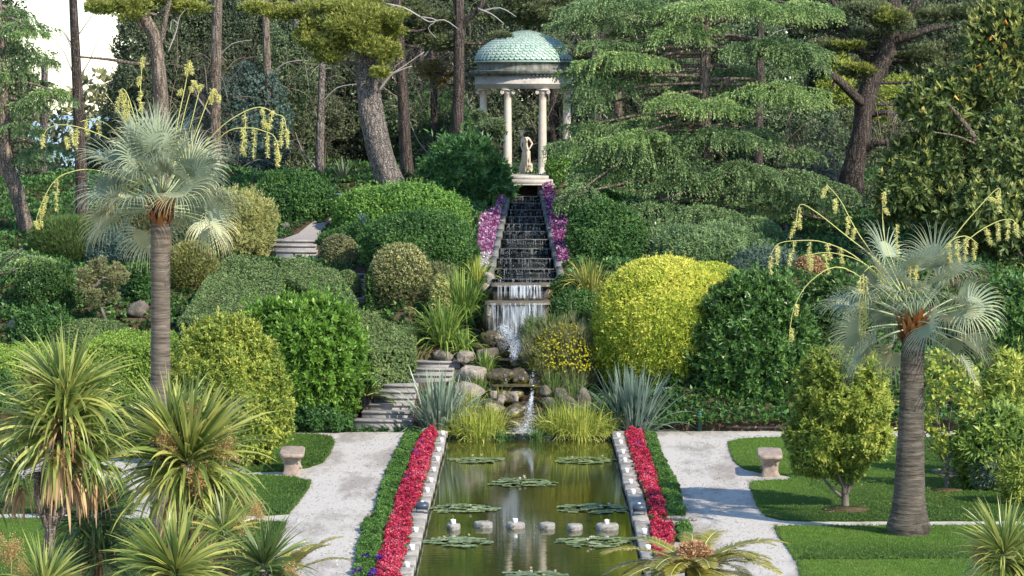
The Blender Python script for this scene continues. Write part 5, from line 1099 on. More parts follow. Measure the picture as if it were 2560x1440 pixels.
# evergreen oaks and leafy mass on the right behind the cedar
for (u0, u1, vt, vb, D, leaf, lab) in [
  (1790, 2010, 60, 330, 97, 'oak', 'speckled evergreen oak crown right of the cedar trunk, upper'), (1880, 2110, 240, 470, 95, 'oak', 'speckled evergreen oak crown right of the cedar trunk, lower'),
  (1560, 1790, 130, 330, 99, 'oak', 'grey green oak crown seen behind the cedar boughs'), (1640, 1800, 280, 520, 97, 'oak', 'dark oak crown low behind the cedar trunk'),
  (1960, 2130, 400, 640, 92, 'grey', 'grey twiggy shrub left of the massive forked trunk'), (1800, 1960, 420, 600, 93, 'oak', 'oak shrub low behind the cedar, right'),
  (2060, 2250, 480, 700, 88, 'oak', 'dull evergreen shrub behind the right palm flower stalks'), (1500, 1660, 260, 480, 99, 'darkoak', 'dark shrub under the cedar boughs right of the temple')]:
    bush(lab, u0, u1, vt, vb, leaf, .085, 5, .085, .04, D=D, dep=.7, clump=.55, cdep=.2, low=.12, name='evergreen_oak', cat='tree')
# ---------------- clipped hedges: polyhedra clad in small leaves
def facepts(tris, s):
    PP, NN = [], []
    for a, b, c in tris:
        a, b, c = map(np.array, (a, b, c)); n = np.cross(b - a, c - a); A = np.linalg.norm(n) / 2
        if A < 1e-6: continue
        k = max(1, int(A / s ** 2)); r1 = np.sqrt(rs.rand(k))[:, None]; r2 = rs.rand(k)[:, None]
        PP.append(a * (1 - r1) + b * r1 * (1 - r2) + c * r1 * r2); NN.append(np.tile(n / (2 * A), (k, 1)))
    return np.vstack(PP), np.vstack(NN)
def hedge(lab, top, leaf, height=None, s=.036, L=.042, W=.024, m=4, bottom=None, leaf2=None):
    """top: list of (u,v,D) corners of the top face seen from above, anticlockwise from front left; walls drop to the ground"""
    Tp = np.array([P(a, b, d) for a, b, d in top]); n = len(Tp)
    bz = np.array([min(float(max(tz(q[0], q[1]), -.02)), q[2] - .2) if height is None else q[2] - height for q in Tp])
    Bt = Tp.copy(); Bt[:, 2] = bz
    cen = Tp.mean(0); tris = [(cen, Tp[i], Tp[(i + 1) % n]) for i in range(n)]
    side = []
    for i in range(n): j = (i + 1) % n; side += [(Bt[i], Bt[j], Tp[j]), (Bt[i], Tp[j], Tp[i])]
    P1, N1 = facepts(tris, s); P2, N2 = facepts(side, s)
    N1[N1[:, 2] < 0] *= -1
    out = P2[:, :2] - cen[:2]; fl = (N2[:, :2] * out).sum(1) < 0; N2[fl] *= -1
    t = thing('clipped_hedge', lab, 'hedge', (cen[0], cen[1], bz.min()))
    g = Geo()
    for (Pp, Nn) in ((P1, N1), (P2, N2)):
        wob = .03 * np.sin(Pp[:, 0] * 3.1 + Pp[:, 1] * 2) + .025 * np.sin(Pp[:, 0] * 7 - Pp[:, 2] * 5); q = Pp + Nn * (wob + .022 * rs.randn(len(Pp)))[:, None]
        rosettes(g, q, Nn + .22 * rs.randn(len(Pp), 3), m, L, W, 1.28)
        q = Pp[::3] - Nn[::3] * .07; rosettes(g, q, Nn[::3] + .3 * rs.randn(len(q), 3), m, L * 2, W * 2.2, 1.2, rs.rand(len(q)) * .4)
    g.build('foliage', LM[leaf], t)
    g = Geo()
    for q in range(10): a = rs.rand(2); b = (Bt[0] * (1 - a[0]) + Bt[1] * a[0]) * (1 - a[1]) + (Bt[-1] * (1 - a[0]) + Bt[2 % n] * a[0]) * a[1]; tube(g, [b - [0, 0, .1], b + [.02, 0, .2]], [.02, .015], 6)
    g.build('stems', M['twig'], t); return t
hedge('square clipped hedge with bright yellow-green flat top left of the palm trunk', [(205, 868, 68.0), (440, 866, 68.0), (440, 829, 70.2), (262, 829, 70.2)], 'clipyellow')
hedge('low clipped hedge with bright flat top at the left edge of the picture', [(-80, 905, 68.0), (200, 900, 68.0), (160, 862, 70.6), (-80, 858, 70.6)], 'clipyellow')
hedge('large sloping grey-green clipped hedge in the middle of the left bank', [(452, 800, 72.9), (708, 800, 72.9), (700, 668, 76.9), (640, 640, 78.2), (570, 645, 78.2), (522, 690, 76.4)], 'clip', height=1.1)
hedge('clipped hedge with dark front face running down behind the bright laurel', [(700, 690, 76.8), (882, 778, 74.2), (893, 752, 74.8), (840, 676, 78.0), (760, 652, 79.0), (704, 646, 78.8)], 'clip', height=1.0)
hedge('broad clipped hedge beside the lowest stairs with flat pale green top', [(868, 862, 73.9), (925, 880, 73.4), (1032, 872, 74.0), (1050, 790, 76.6), (890, 757, 77.2), (862, 800, 75.9)], 'clip')
hedge('tall narrow clipped hedge face left of the airy yellow shrub', [(917, 690, 76.6), (985, 700, 76.8), (1000, 652, 78.4), (935, 645, 78.4)], 'box', height=1.0)

# ---------------- ground cover over the hillside
def cover(name, lab, poly, leaf, n, L, W, m=4, h=.12, lift=.1, spread=1.0, kind='stuff', cat='ground cover', up=.8):
    uv = sample_poly(poly, n); q = gnd(uv[:, 0], uv[:, 1], lift); q[:, 2] += (rs.rand(n) - .4) * h
    g = Geo(); rosettes(g, q, np.c_[rs.randn(n, 2) * .6, np.full(n, up)] + [0, -.4, 0], m, L, W, spread)
    o = tag(g.build(name, LM[leaf], origin=(q[:, 0].mean(), q[:, 1].mean(), q[:, 2].min())), lab, cat); 
    if kind: o['kind'] = kind
    return o
g = Geo(); n = 135000; x = rs.uniform(-21, 21, n); y = 70.9 + rs.rand(n) ** 1.3 * 40; z = tz(x, y); keep = ~((np.abs(x + .14) < 1.05) & (y < 92)) & ~((np.abs(x) < 1.3) & (y < 76))
kp = gnd([700], [600])[0]
pathpoly = np.vstack([A[:, :2] + [-.1, 0], B[::-1, :2] + [.1, 0]]); keep &= ~inpoly(x, y, pathpoly)
for (u0, u1, D0_, D1_) in ((880, 1050, 71, 73.8), (1025, 1160, 73.5, 75.5), (660, 800, 80, 82.6), (855, 935, 77, 79.6)): keep &= ~((x > P(u0, 600, D0_)[0]) & (x < P(u1, 600, D0_)[0]) & (y > D0_) & (y < D1_))
x, y, z = x[keep], y[keep], z[keep]; q = np.c_[x, y, z + .02 + .12 * rs.rand(len(x))]
rosettes(g, q, np.c_[rs.randn(len(x), 2) * .5, np.ones(len(x))], 4, .12, .06, 1.1)
tag(g.build('ground_cover', LM['ivy'], origin=(0, 85, 2)), 'low ivy spread over the slope between the shrubs', 'ground cover', kind='stuff')
cover('violet_flowers', 'ribbon of purple and pink flowers along the left side of the water stairs', [(1262, 462), (1282, 462), (1262, 530), (1250, 590), (1238, 640), (1230, 668), (1196, 672), (1196, 600), (1200, 545), (1235, 525)], 'violet', 3200, .05, .045, 4, .16, .19, cat='flowers')
cover('violet_flowers', 'ribbon of deep magenta flowers along the right side of the water stairs', [(1348, 462), (1380, 462), (1395, 520), (1418, 545), (1424, 600), (1420, 652), (1396, 656), (1385, 610), (1372, 545), (1356, 500)], 'violetdeep', 2900, .05, .045, 4, .16, .19, cat='flowers')
cover('violet_flowers', 'white and salmon flowers at the lower end of the left flower ribbon', [(1200, 640), (1236, 640), (1230, 670), (1198, 674)], 'bloomwhite', 260, .04, .035, 4, .2, .26, cat='flowers')

cover('flower_leaves', 'green leaves between the blooms left of the water stairs', [(1255, 462), (1284, 462), (1264, 530), (1250, 590), (1238, 640), (1230, 672), (1190, 676), (1190, 600), (1194, 540), (1230, 520)], 'ivy', 2600, .07, .04, 4, .12, .11, cat='flowers')
cover('flower_leaves', 'green leaves between the blooms right of the water stairs', [(1348, 462), (1384, 462), (1400, 520), (1424, 545), (1430, 600), (1426, 660), (1396, 662), (1385, 610), (1370, 545), (1354, 500)], 'ivy', 2400, .07, .04, 4, .12, .11, cat='flowers')
# ---------------- strap leaved clumps, flax, rushes
def tuft(name, lab, cat, u, v, Rpx, hpx, leaf, n, W, D=None, droop=.35, k=6, spread=.6, base=.25, grp=None, rt=None, z0=None):
    c = P(u, v, D) if D else gnd(u, v)[0]
    if D: c[2] = min(c[2], max(float(tz(c[0], c[1])), c[2] - .3)) if z0 is None else z0
    sp = S(c[1]); R, H = Rpx / sp, hpx / sp; L = math.hypot(R * .7, H) * 1.12; t = thing(name, lab, cat, c, grp)
    a = rs.rand(n) * 2 * np.pi; tl = np.abs(rs.randn(n)) * spread * .75; tl = np.clip(tl, 0, 1.35)
    d = np.c_[np.sin(tl) * np.cos(a), np.sin(tl) * np.sin(a), np.cos(tl)]
    pb = c + np.c_[np.cos(a), np.sin(a), 0 * a] * (R * base * rs.rand(n))[:, None]
    g = Geo(); strips(g, pb, d, L * rs.uniform(.6, 1.05, n), W * rs.uniform(.7, 1.2, n), k, droop * rs.uniform(.4, 1.4, n) * (.3 + tl), rs.rand(n), Rtip=rt, twist=.5)
    g.build('leaves', LM[leaf], t); return t
for args in [
 ('big silvery green flax clump at the far left corner of the pool', 1098, 1072, 105, 140, 'flax', 230, .042, 70.9, .25, .75),
 ('big dark green flax clump at the far right corner of the pool', 1580, 1078, 115, 140, 'flaxdark', 260, .042, 70.9, .22, .75)]:
    lab, u, v, R, h, leaf, n, W, D, dr, sp = args; tuft('flax_plant', lab, 'flax', u, v, R, h, leaf, n, W, D, dr, 6, sp, .35, rt=.9)
for (u, v, R, h, leaf, n, D, lab) in [
 (1165, 1085, 60, 62, 'rush', 420, 70.6, 'tuft of yellow-green grass beside the left flax at the water edge'), (1225, 1078, 60, 75, 'rush', 480, 70.7, 'tall tuft of bright grass left of the lower fall'),
 (1200, 1100, 70, 44, 'rush', 260, 70.2, 'low arching grass hanging over the water, left of the lower fall'), (1395, 1085, 60, 70, 'rush', 480, 70.6, 'rounded tuft of bright grass right of the lower fall'),
 (1450, 1092, 75, 80, 'rush', 620, 70.4, 'largest dome of golden green grass at the water edge, right side'), (1505, 1085, 46, 60, 'rush', 260, 70.6, 'grass tuft against the dark flax'),
 (1370, 1060, 40, 36, 'strap', 160, 71.2, 'small green tuft on the rock right of the lower fall'), (1340, 1088, 44, 20, 'laurel', 120, 70.2, 'dark low water plants at the foot of the lower fall'),
 (1255, 1090, 40, 20, 'laurel', 90, 70.1, 'dark low water plants left of the foot of the lower fall')]:
    tuft('grass_tuft', lab, 'grass', u, v, R, h, leaf, n, .014, D, .7, 6, .8, .6)
for (u, v, R, h, leaf, n, D, lab, W) in [
 (1160, 770, 75, 110, 'strap', 330, 76.4, 'tall strap leaved clump left of the two tier waterfall', .032), (1110, 830, 75, 95, 'strap', 300, 75.4, 'bright strap leaved clump above the brown mulch', .032),
 (1195, 700, 50, 60, 'rush', 160, 77.4, 'yellowish strap leaves at the foot of the left parapet', .022), (1215, 740, 40, 40, 'strap', 110, 76.6, 'small strap leaved tuft hanging beside the upper fall', .018),
 (1160, 850, 50, 50, 'strap', 150, 75.0, 'low fern like tuft above the grey boulders', .022),
 (1475, 735, 70, 75, 'fern', 280, 76.8, 'yellow green fern clump left of the golden dome', .028), (1420, 770, 50, 60, 'strap', 160, 76.3, 'strap leaves over the ivy right of the waterfall', .022),
 (1345, 850, 70, 60, 'meadow', 260, 74.6, 'arching soft grass right of the tall fall', .012), (1400, 900, 60, 60, 'meadow', 220, 73.4, 'fine grass among the yellow broom', .010), (1440, 985, 50, 90, 'meadow', 160, 72.4, 'thin tall grass stems above the grey slab', .007),
 (1255, 975, 40, 44, 'fern', 110, 72.6, 'small fern between the pale cobbles', .014), (1215, 900, 50, 50, 'strap', 150, 74.0, 'fern like tuft over the grey boulders left of the fall', .014), (1395, 1010, 60, 50, 'meadow', 220, 71.6, 'grass hiding the low rocks right of the lower fall', .010), (1150, 960, 40, 44, 'fern', 90, 73.0, 'little fern on top of the pale sloping slab', .014),
 (1205, 960, 46, 50, 'strap', 130, 73.0, 'small green tuft in front of the tan boulder', .016), (1385, 960, 50, 60, 'meadow', 200, 72.6, 'grassy tuft over the grey rocks right of the stream', .010), (1175, 1000, 50, 60, 'rush', 160, 71.8, 'yellow-green grass behind the left flax', .012), (1330, 890, 40, 50, 'strap', 110, 73.9, 'drooping strap leaves over the bend of the stream', .014),
 (1240, 850, 30, 60, 'meadow', 70, 75.1, 'wispy grass beside the tall fall, left', .008)]:
    tuft('strap_leaf_clump', lab, 'clump plant', u, v, R, h, leaf, n, W, D, .55, 6, .75, .35)
cover('bark_mulch', 'dark red brown mulch and twigs between the hedge and the stream', [(1045, 845), (1150, 850), (1190, 880), (1140, 890), (1060, 885)], 'dead', 900, .06, .012, 3, .06, .03, cat='mulch')

# ---------------- agaves / cycads (feather leaves)
def feather(g, g2, c, az, el, L, wl, n=60, droop=.9, R=.5, rt=.8, vee=.35, W=.024, k=14):
    """one arching cycad frond: rachis into g2, leaflets into g"""
    d = np.array([math.cos(az) * math.cos(el), math.sin(az) * math.cos(el), math.sin(el)]); pts = [np.array(c, float)]
    for j in range(k): d = unit(d + np.array([0, 0, -1]) * droop / k * (j / k * 1.8)); pts.append(pts[-1] + d * L / k)
    pts = np.array(pts); tube(g2, pts, np.linspace(.014, .004, k + 1), 5)
    tt = np.linspace(.10, .99, n) * k; i = np.minimum(tt.astype(int), k - 1); f = (tt - i)[:, None]; q = pts[i] * (1 - f) + pts[i + 1] * f; tg = unit(pts[i + 1] - pts[i])
    side = unit(np.cross(tg, [0, 0, 1.])); upn = np.cross(side, tg); ll = wl * np.sin(np.clip(np.linspace(.12, 1.0, n) * math.pi * .95, .2, 3)) ** .5
    for s in (-1, 1):
        dd = unit(side * s + tg * .75 + upn * vee + .06 * rs.randn(n, 3)); strips(g, q, dd, ll, W, 3, .25, R=np.clip(R + .12 * rs.randn(n), 0, 1), prof=[.6, 1, .8, .05], Rtip=rt, up=upn)
def cycad(name, lab, u, v, D, L, n, leaf, cone=None, els=(.1, 1.0), trunk=.25, azr=None, rt=.8, R=.45):
    c = P(u, v, D); t = thing(name, lab, 'cycad', (c[0], c[1], max(float(tz(c[0], c[1])), 0)))
    g2 = Geo()
    for j in range(n):
        az = 2 * math.pi * j / n + .2 * rs.randn() if azr is None else rs.uniform(*azr); el = rs.uniform(*els); g = Geo(); g3 = Geo()
        feather(g, g3, c, az, el, L * rs.uniform(.8, 1.1), L * .17, R=R + .1 * rs.randn(), rt=rt); fr = g.build('frond', LM[leaf], t); g3.build('midrib', M['stalk'], fr)
    z0 = WL[t.name][2]; g = Geo(); tube(g, [[c[0], c[1], z0 - .05], [c[0], c[1], c[2]]], [.15, .13], 14, bump=.06); g.build('trunk', M['bark_dark'], t)
    if cone:
        g = Geo(); r = cone; U = fib(1700); U = U[U[:, 2] > -.4]; lum = 1 + .10 * np.sin(U[:, 0] * 9 + 1) * np.sin(U[:, 2] * 8) + .06 * rs.randn(len(U)); rosettes(g, c + [0, 0, r * .8] + U * lum[:, None] * [r * 1.15, r * 1.15, r * .85], U + .3 * rs.randn(*U.shape), 3, .055, .016, .6, rs.rand(len(U)))
        g.build('woolly_heart', leafmat('woolly_brown', [(.25, .13, .06), (.45, .28, .16), (.60, .45, .30)], .1), t)
    return t
cycad('cycad', 'yellowing cycad with a woolly brown heart at the bottom right of the pool', 1735, 1418, 44.5, 1.38, 32, 'cyc', cone=.205, els=(-.05, .5), rt=.75, R=.2)
cycad('cycad', 'cycad fronds sticking out right of the foreground cordylines', 700, 1450, 43, 1.0, 14, 'cyc', els=(.2, .9), R=.3, rt=.6)
cycad('cycad', 'dark green cycad between the bright laurel and the lowest stairs', 915, 990, 72.3, .75, 18, 'cycdark', els=(.0, .9), R=.4, rt=.5)
cycad('cycad', 'dark low cycad under the skirt of the bright laurel', 780, 1050, 71.4, .7, 14, 'cycdark', els=(.1, .7), R=.4, rt=.5)
# small agaves
def agave(lab, u, v, D, L, n, leaf='blue'):
    c = P(u, v, D); t = thing('agave', lab, 'agave', c); a = rs.rand(n) * 6.28; el = rs.uniform(.1, 1.4, n); d = np.c_[np.cos(el) * np.cos(a), np.cos(el) * np.sin(a), np.sin(el)]
    g = Geo(); strips(g, np.tile(c, (n, 1)), d, L, L * .10, 5, .1, prof=[.8, 1, 1, .8, .5, .03]); g.build('leaves', LM[leaf], t)
agave('blue grey agave rosette on the ivy mound', 905, 560, 81.2, .34, 26)
agave('dark spiky agave in the shade left of the leaning pine', 860, 455, 93, .8, 34, 'darkoak')
# ================================================================ cordylines in the foreground
def cordyline(lab, heads, joints, D, leaf='sword', pan=(), zbase=0.0):
    """heads: (u,v,radius_px,n,dy); joints: trunk polylines in picture pixels (u,v)"""
    t = thing('cordyline', lab, 'cordyline', (P(joints[0][0][0], 1400, D)[0], D, zbase))
    g = Geo()
    for poly in joints:
        pts = [P(u, v, D + .0) for u, v in poly]; pts = [np.array([q[0], q[1], max(q[2], -.05)]) for q in pts]; r0 = .085 if poly is joints[0] else .065
        tube(g, pts, np.linspace(r0, r0 * .75, len(pts)), 14, bump=.05, sub=3)
    g.build('trunk', M['bark_tan'], t)
    for (u, v, rp, n, dy) in heads:
        c = P(u, v, D + dy); R = rp / S(c[1]); n = int(n * 1.25); d = unit(rs.randn(n * 2, 3)); d = d[d[:, 2] > -.55][:n]; n_ = len(d); d[:, 2] = d[:, 2] * .8 + .22; d = unit(d)
        lo = np.clip(.5 - d[:, 2], 0, 1.2); pb = c + d * R * .10 - np.array([0, 0, 1]) * (lo * R * .3)[:, None]
        g = Geo(); strips(g, pb, d, R * rs.uniform(.85, 1.2, n_), R * .055 * rs.uniform(.75, 1.3, n_), 7, (.12 + .75 * lo) * rs.uniform(.6, 1.3, n_), rs.rand(n_), prof=[.5, .8, 1, 1, .85, .6, .3, .02], Rtip=.75, twist=.6, power=1.3); g.build('leaf_head', LM[leaf], t)
        m = int(n * .35); a = rs.rand(m) * 6.28; d2 = np.c_[np.cos(a) * .7, np.sin(a) * .7, -.4 + .3 * rs.randn(m)]
        g = Geo(); strips(g, c - [0, 0, R * .25] - np.c_[0 * a, 0 * a, rs.rand(m)] * R * .3, d2, R * rs.uniform(.5, .95, m), R * .045, 6, .9, rs.rand(m), twist=.6); g.build('dead_leaves', LM['dead'], t)
    for (u, v, rp, dy) in pan:
        c = P(u, v, D + dy); R = rp / S(c[1]); g = Geo(); n = 70; gd = unit(rs.randn(n, 3) + [0, 0, .5])
        st = c + gd * R * .1; e = c + gd * (R * rs.uniform(.5, 1.1, n))[:, None] * [1, .9, 1.2]; strips(g, st, gd, R * rs.uniform(.7, 1.2, n), R * .02, 4, .25, rs.rand(n))
        f = rs.rand(26 * n)[:, None]; idx = rs.randint(0, n, 26 * n); q = c + (e[idx] - c) * (.25 + .8 * f) + R * .06 * rs.randn(26 * n, 3); leaves(g, q, rs.randn(26 * n, 3), rs.randn(26 * n, 3), R * .06, R * .05, rs.rand(26 * n))
        g.build('flower_panicle', LM['panicle'], t)
    return t
cordyline('tall forked cordyline at the lower left with two heads one above the other', [(150, 1075, 190, 300, .1), (165, 985, 165, 170, 0), (55, 1180, 110, 90, .3), (230, 1150, 130, 100, .3)],
          [[(110, 1680), (118, 1400), (128, 1310), (130, 1200), (150, 1100)], [(128, 1330), (98, 1260), (92, 1180)], [(132, 1310), (170, 1250), (180, 1160)]], 43.5, pan=((85, 965, 40, .1), (155, 1150, 36, -.5), (20, 1060, 40, .2)))
cordyline('broad cordyline head with brown panicles right of the forked cordyline', [(470, 1150, 205, 330, 0), (430, 1090, 150, 130, .3), (530, 1240, 110, 110, -.2)],
          [[(455, 1680), (462, 1420), (470, 1300), (470, 1180)], [(465, 1400), (520, 1320), (530, 1250)]], 44.5, pan=((415, 1115, 42, -.5), (560, 1130, 50, -.3), (495, 1200, 46, -.7), (480, 1045, 42, .1), (600, 1250, 46, 0)))
cordyline('shaded dark green cordyline behind the two big heads', [(235, 1290, 150, 170, 0), (250, 1380, 130, 110, -.2)], [[(238, 1700), (238, 1500), (236, 1320)]], 46.5, leaf='sworddark')
cordyline('upright cordyline at the bottom, left of centre', [(440, 1430, 170, 240, 0)], [[(440, 1760), (440, 1600), (440, 1450)]], 41.5)
cordyline('small drooping cordyline head beside the brown panicles', [(560, 1330, 100, 120, 0)], [[(560, 1720), (560, 1500), (560, 1350)]], 43, pan=((600, 1330, 46, .1), (640, 1290, 40, .3)))
cordyline('cordyline at the bottom edge pointing to the left path', [(660, 1415, 130, 170, 0)], [[(660, 1740), (660, 1560), (660, 1430)]], 42.2, leaf='sworddark', pan=((725, 1440, 36, -.2),))
cordyline('cordyline tuft cut by the bottom left corner', [(110, 1470, 130, 150, 0)], [[(110, 1780), (110, 1600), (110, 1480)]], 41, pan=((30, 1390, 52, .2), (60, 1440, 40, .1)))
cordyline('cordyline leaves entering from the left edge', [(-30, 1240, 120, 120, 0)], [[(-30, 1720), (-30, 1500), (-30, 1260)]], 45, leaf='sworddark')
cordyline('pale green cordyline in the bottom right corner', [(2510, 1385, 130, 220, 0), (2570, 1430, 110, 120, .1)], [[(2520, 1760), (2520, 1560), (2515, 1400)]], 43, pan=((2455, 1385, 50, .2),))

# ================================================================ blue fan palms
def fan_palm(lab, u, vbase, wtrunk, vcr, D, nf, Lp, Rf, stalks, flare=1.3, seed=3, old=.35, bell=True, elr=(78, 86), keep=.25):
    r_ = np.random.RandomState(seed); b = P(u[0], vbase, D); b[2] = 0; top = P(u[1], vcr, D); rt = wtrunk / S(D) / 2
    t = thing('fan_palm', lab, 'palm', b)
    H = top[2]; zz_ = [0, .04, .10, .13, .20, .30, .5, .7, .86, .93, 1.0]
    rr = np.array([1.60, 1.72, 1.42, 1.30, 1.20, 1.12, .98, .90, .86, .86, .8]) if bell else np.array([1.15, 1.1, 1.06, 1.04, 1.02, 1, .98, .96, .98, 1.02, .9])
    k = 150; tt = np.linspace(0, 1, k); rad = np.interp(tt, zz_, rr) * rt; pts = np.array([b + (top - b) * q for q in tt]); pts[:, 2] = tt * H
    rad = rad * (1 + .016 * np.sin(tt * H * 95) + .012 * r_.randn(k))
    g = Geo(); tube(g, pts, rad, 30, bump=.012); g.build('trunk', M['palmbark2' if bell else 'palmbark'], t, True)
    g = Geo()                                              # old boots at the top of the trunk
    for j in range(46):
        a = j * 2.4; z = H - .42 + .42 * j / 46; c = np.array([top[0] + rt * .9 * math.cos(a), D + rt * .9 * math.sin(a), z]); d = np.array([math.cos(a) * .6, math.sin(a) * .6, 1.]); strips(g, c[None], d[None], .28, .10, 4, -.15, R=r_.rand(1), prof=[1, 1, .85, .6, .3], up=np.array([[math.cos(a), math.sin(a), -.4]]))
    g.build('leaf_bases', leafmat('orange_leaf_base', [(.06, .028, .015), (.22, .08, .022), (.40, .20, .07)], .1, .5), t)
    c0 = top + [0, 0, .05]
    for j in range(nf):
        f = (j + .5) / nf; el = math.radians(elr[0] - elr[1] * f ** .8 + 8 * r_.randn()); az = j * 2.39996 + .15 * r_.randn()
        if f > .6 and math.sin(az) < -.6 and r_.rand() > keep: continue
        d = np.array([math.cos(az) * math.cos(el), math.sin(az) * math.cos(el), math.sin(el)]); L = Lp * (1.0 - .18 * f) * r_.uniform(.85, 1.12); kk = 8; q = [c0 + d * .12 - [0, 0, .25 * f]]
        for s in range(kk): d = unit(d + np.array([0, 0, -1]) * .05 * (.3 + f)); q.append(q[-1] + d * L / kk)
        q = np.array(q); g = Geo(); tube(g, q, np.linspace(.020, .009, kk + 1), 6); pet = g
        hub = q[-1]; ax = unit(d + np.array([0, 0, -1.]) * (.10 + .55 * f) + .12 * r_.randn(3)); sd = unit(np.cross(ax, [0, 0, 1.]) + 1e-6); nr = np.cross(sd, ax); ro = math.radians(32) * r_.randn(); sd, nr = sd * math.cos(ro) + nr * math.sin(ro), nr * math.cos(ro) - sd * math.sin(ro); n = 46; th = np.linspace(-1.95, 1.95, n)
        R = Rf * r_.uniform(.85, 1.1); cs, sn = np.cos(th), np.sin(th); bow = .22
        dirs = unit(ax * cs[:, None] + sd * sn[:, None] + nr * (.16 + bow * (np.abs(sn) - .2))[:, None])
        Lr = R * (1 - .22 * (np.abs(th) / 1.95) ** 2) * r_.uniform(.92, 1.05, n)
        # pleated joined part
        g = Geo(); rj = .42; ks = 4; V = []
        for s in range(ks + 1):
            x = rj * s / ks; off = nr * (.013 * x / rj) ; sgn = np.where(np.arange(n) % 2, 1, -1)[:, None]
            V.append(hub + dirs * (Lr * x)[:, None] + off * sgn + np.array([0, 0, -1]) * (.10 * R * x ** 2))
        V = np.array(V); Q = [[s * n + i, s * n + i + 1, (s + 1) * n + i + 1, (s + 1) * n + i] for s in range(ks) for i in range(n - 1)]
        oldf = np.clip((f - .55) * 1.6, 0, 1) * old; Rb_ = .42 + .08 * r_.rand() + oldf * .3
        g.add(V.reshape(-1, 3), Q, R=np.full(n * (ks + 1), Rb_))
        pb = V[ks]; dp = unit(V[ks] - V[ks - 1]); strips(g, pb, dp, Lr * (1 - rj) * 1.18, .020 * r_.uniform(.8, 1.2, n), 6, r_.uniform(.18, .55, n) * (.8 + .8 * f), R=np.full(n, Rb_), prof=[1.2, 1, .8, .6, .4, .25, .03], Rtip=min(.62 + oldf, .98), up=np.tile(nr, (n, 1)), power=1.4)
        fr = g.build('frond', LM['palm'], t); pet.build('petiole', M['petiole'], fr)
    for path, drops in stalks:
        pts = [P(x, y, D + dy) for (x, y, dy) in path]; g = Geo(); tube(g, pts, np.linspace(.010, .005, len(pts)), 7, sub=5); st = g.build('flower_stalk', M['stalk'], t)
        for (x, y, ln, dy) in drops:
            g = Geo(); c = P(x, y, D + dy); Lh = ln / S(D); n = 26; side = rs.randn(3) * .02; line = [c + np.array([side[0] * 2 * q + .01 * math.sin(q * 6), 0, -Lh * q]) for q in np.linspace(0, 1, 8)]; tube(g, line, .005, 4)
            q_ = rs.rand(n * 4); pp = c + np.c_[side[0] * 2 * q_, 0 * q_, -Lh * q_]; dd = np.c_[rs.randn(n * 4, 2), -.5 + .4 * rs.randn(n * 4)]; leaves(g, pp, dd, rs.randn(n * 4, 3), .05 * (1 - .3 * q_) + .02, .012, rs.rand(n * 4)); g.build('tassel', LM['bloomcream'], st)
    return t
M['petiole'] = plain('palm_petiole', (.30, .36, .20), .5)
M['palmbark2'] = surfmat('dark_ringed_palm_bark', [(.04, .033, .027), (.105, .09, .072), (.19, .165, .135)], scale=3.6, detail=8, rough=.9, bump=1, bscale=10, dist=.025, stretch=(.9, .9, 7), spec=.15, wear=((.035, .028, .022), 2.2, .54, (1, 1, .7)))
M['palmbark'] = surfmat('ringed_palm_bark', [(.06, .048, .038), (.145, .12, .095), (.24, .205, .165)], scale=3.2, detail=7, rough=.9, bump=.9, bscale=9, dist=.02, stretch=(.8, .8, 8), spec=.15, wear=((.05, .04, .032), 2.5, .58, (1, 1, .8)))
LS = [([(410, 470, 0), (380, 380, -.1), (352, 260, -.1), (357, 140, -.1)], [(357, 142, 26, -.1), (349, 190, 22, -.1), (352, 225, 26, -.1), (356, 255, 20, -.1)]),
 ([(430, 450, 0), (440, 330, 0), (462, 220, .1), (475, 152, .1)], [(475, 150, 34, .1), (468, 160, 30, .1), (453, 222, 16, .1)]),
 ([(430, 450, 0), (450, 330, .2), (475, 230, .2), (484, 200, .2)], [(484, 200, 20, .2), (480, 215, 14, .2)]),
 ([(440, 450, 0), (470, 340, .1), (495, 240, .1), (503, 210, .1)], [(503, 210, 16, .1)]),
 ([(440, 450, 0), (490, 330, -.1), (520, 250, -.1), (535, 222, -.1), (545, 235, -.1)], [(530, 226, 26, -.1), (540, 222, 36, -.1), (546, 236, 18, -.1)]),
 ([(450, 440, 0), (540, 330, -.3), (600, 285, -.4), (650, 268, -.4), (690, 285, -.4), (712, 300, -.4), (718, 370, -.4)], [(612, 280, 110, -.4), (656, 270, 52, -.4), (680, 276, 50, -.4), (706, 294, 70, -.4), (716, 320, 50, -.4), (660, 300, 20, -.4)]),
 ([(470, 440, 0), (560, 335, -.5), (620, 320, -.6), (660, 328, -.6), (688, 345, -.6), (700, 400, -.6)], [(608, 322, 60, -.6), (636, 322, 72, -.6), (668, 332, 60, -.6), (692, 350, 56, -.6), (698, 380, 36, -.6)]),
 ([(350, 430, 0), (290, 360, -.2), (220, 325, -.3), (160, 312, -.3), (122, 320, -.3), (106, 345, -.3)], [(192, 320, 50, -.3), (178, 320, 40, -.3), (166, 340, 30, -.3), (106, 335, 34, -.3)]),
 ([(350, 420, 0), (290, 330, .2), (240, 298, .2), (200, 305, .2)], [(215, 300, 36, .2), (245, 298, 40, .2)]),
 ([(350, 460, 0), (240, 425, -.3), (170, 432, -.4), (130, 460, -.4), (100, 520, -.4), (88, 560, -.4)], [(142, 446, 80, -.4), (115, 490, 46, -.4), (98, 520, 46, -.4), (90, 552, 20, -.4)]),
 ([(370, 420, 0), (310, 300, .1), (262, 232, .1)], []),
 ([(380, 430, 0), (345, 320, -.1), (320, 240, -.1), (305, 222, -.1), (298, 240, -.1)], [(302, 224, 70, -.1), (312, 232, 64, -.1), (320, 250, 50, -.1), (298, 240, 40, -.1)])]
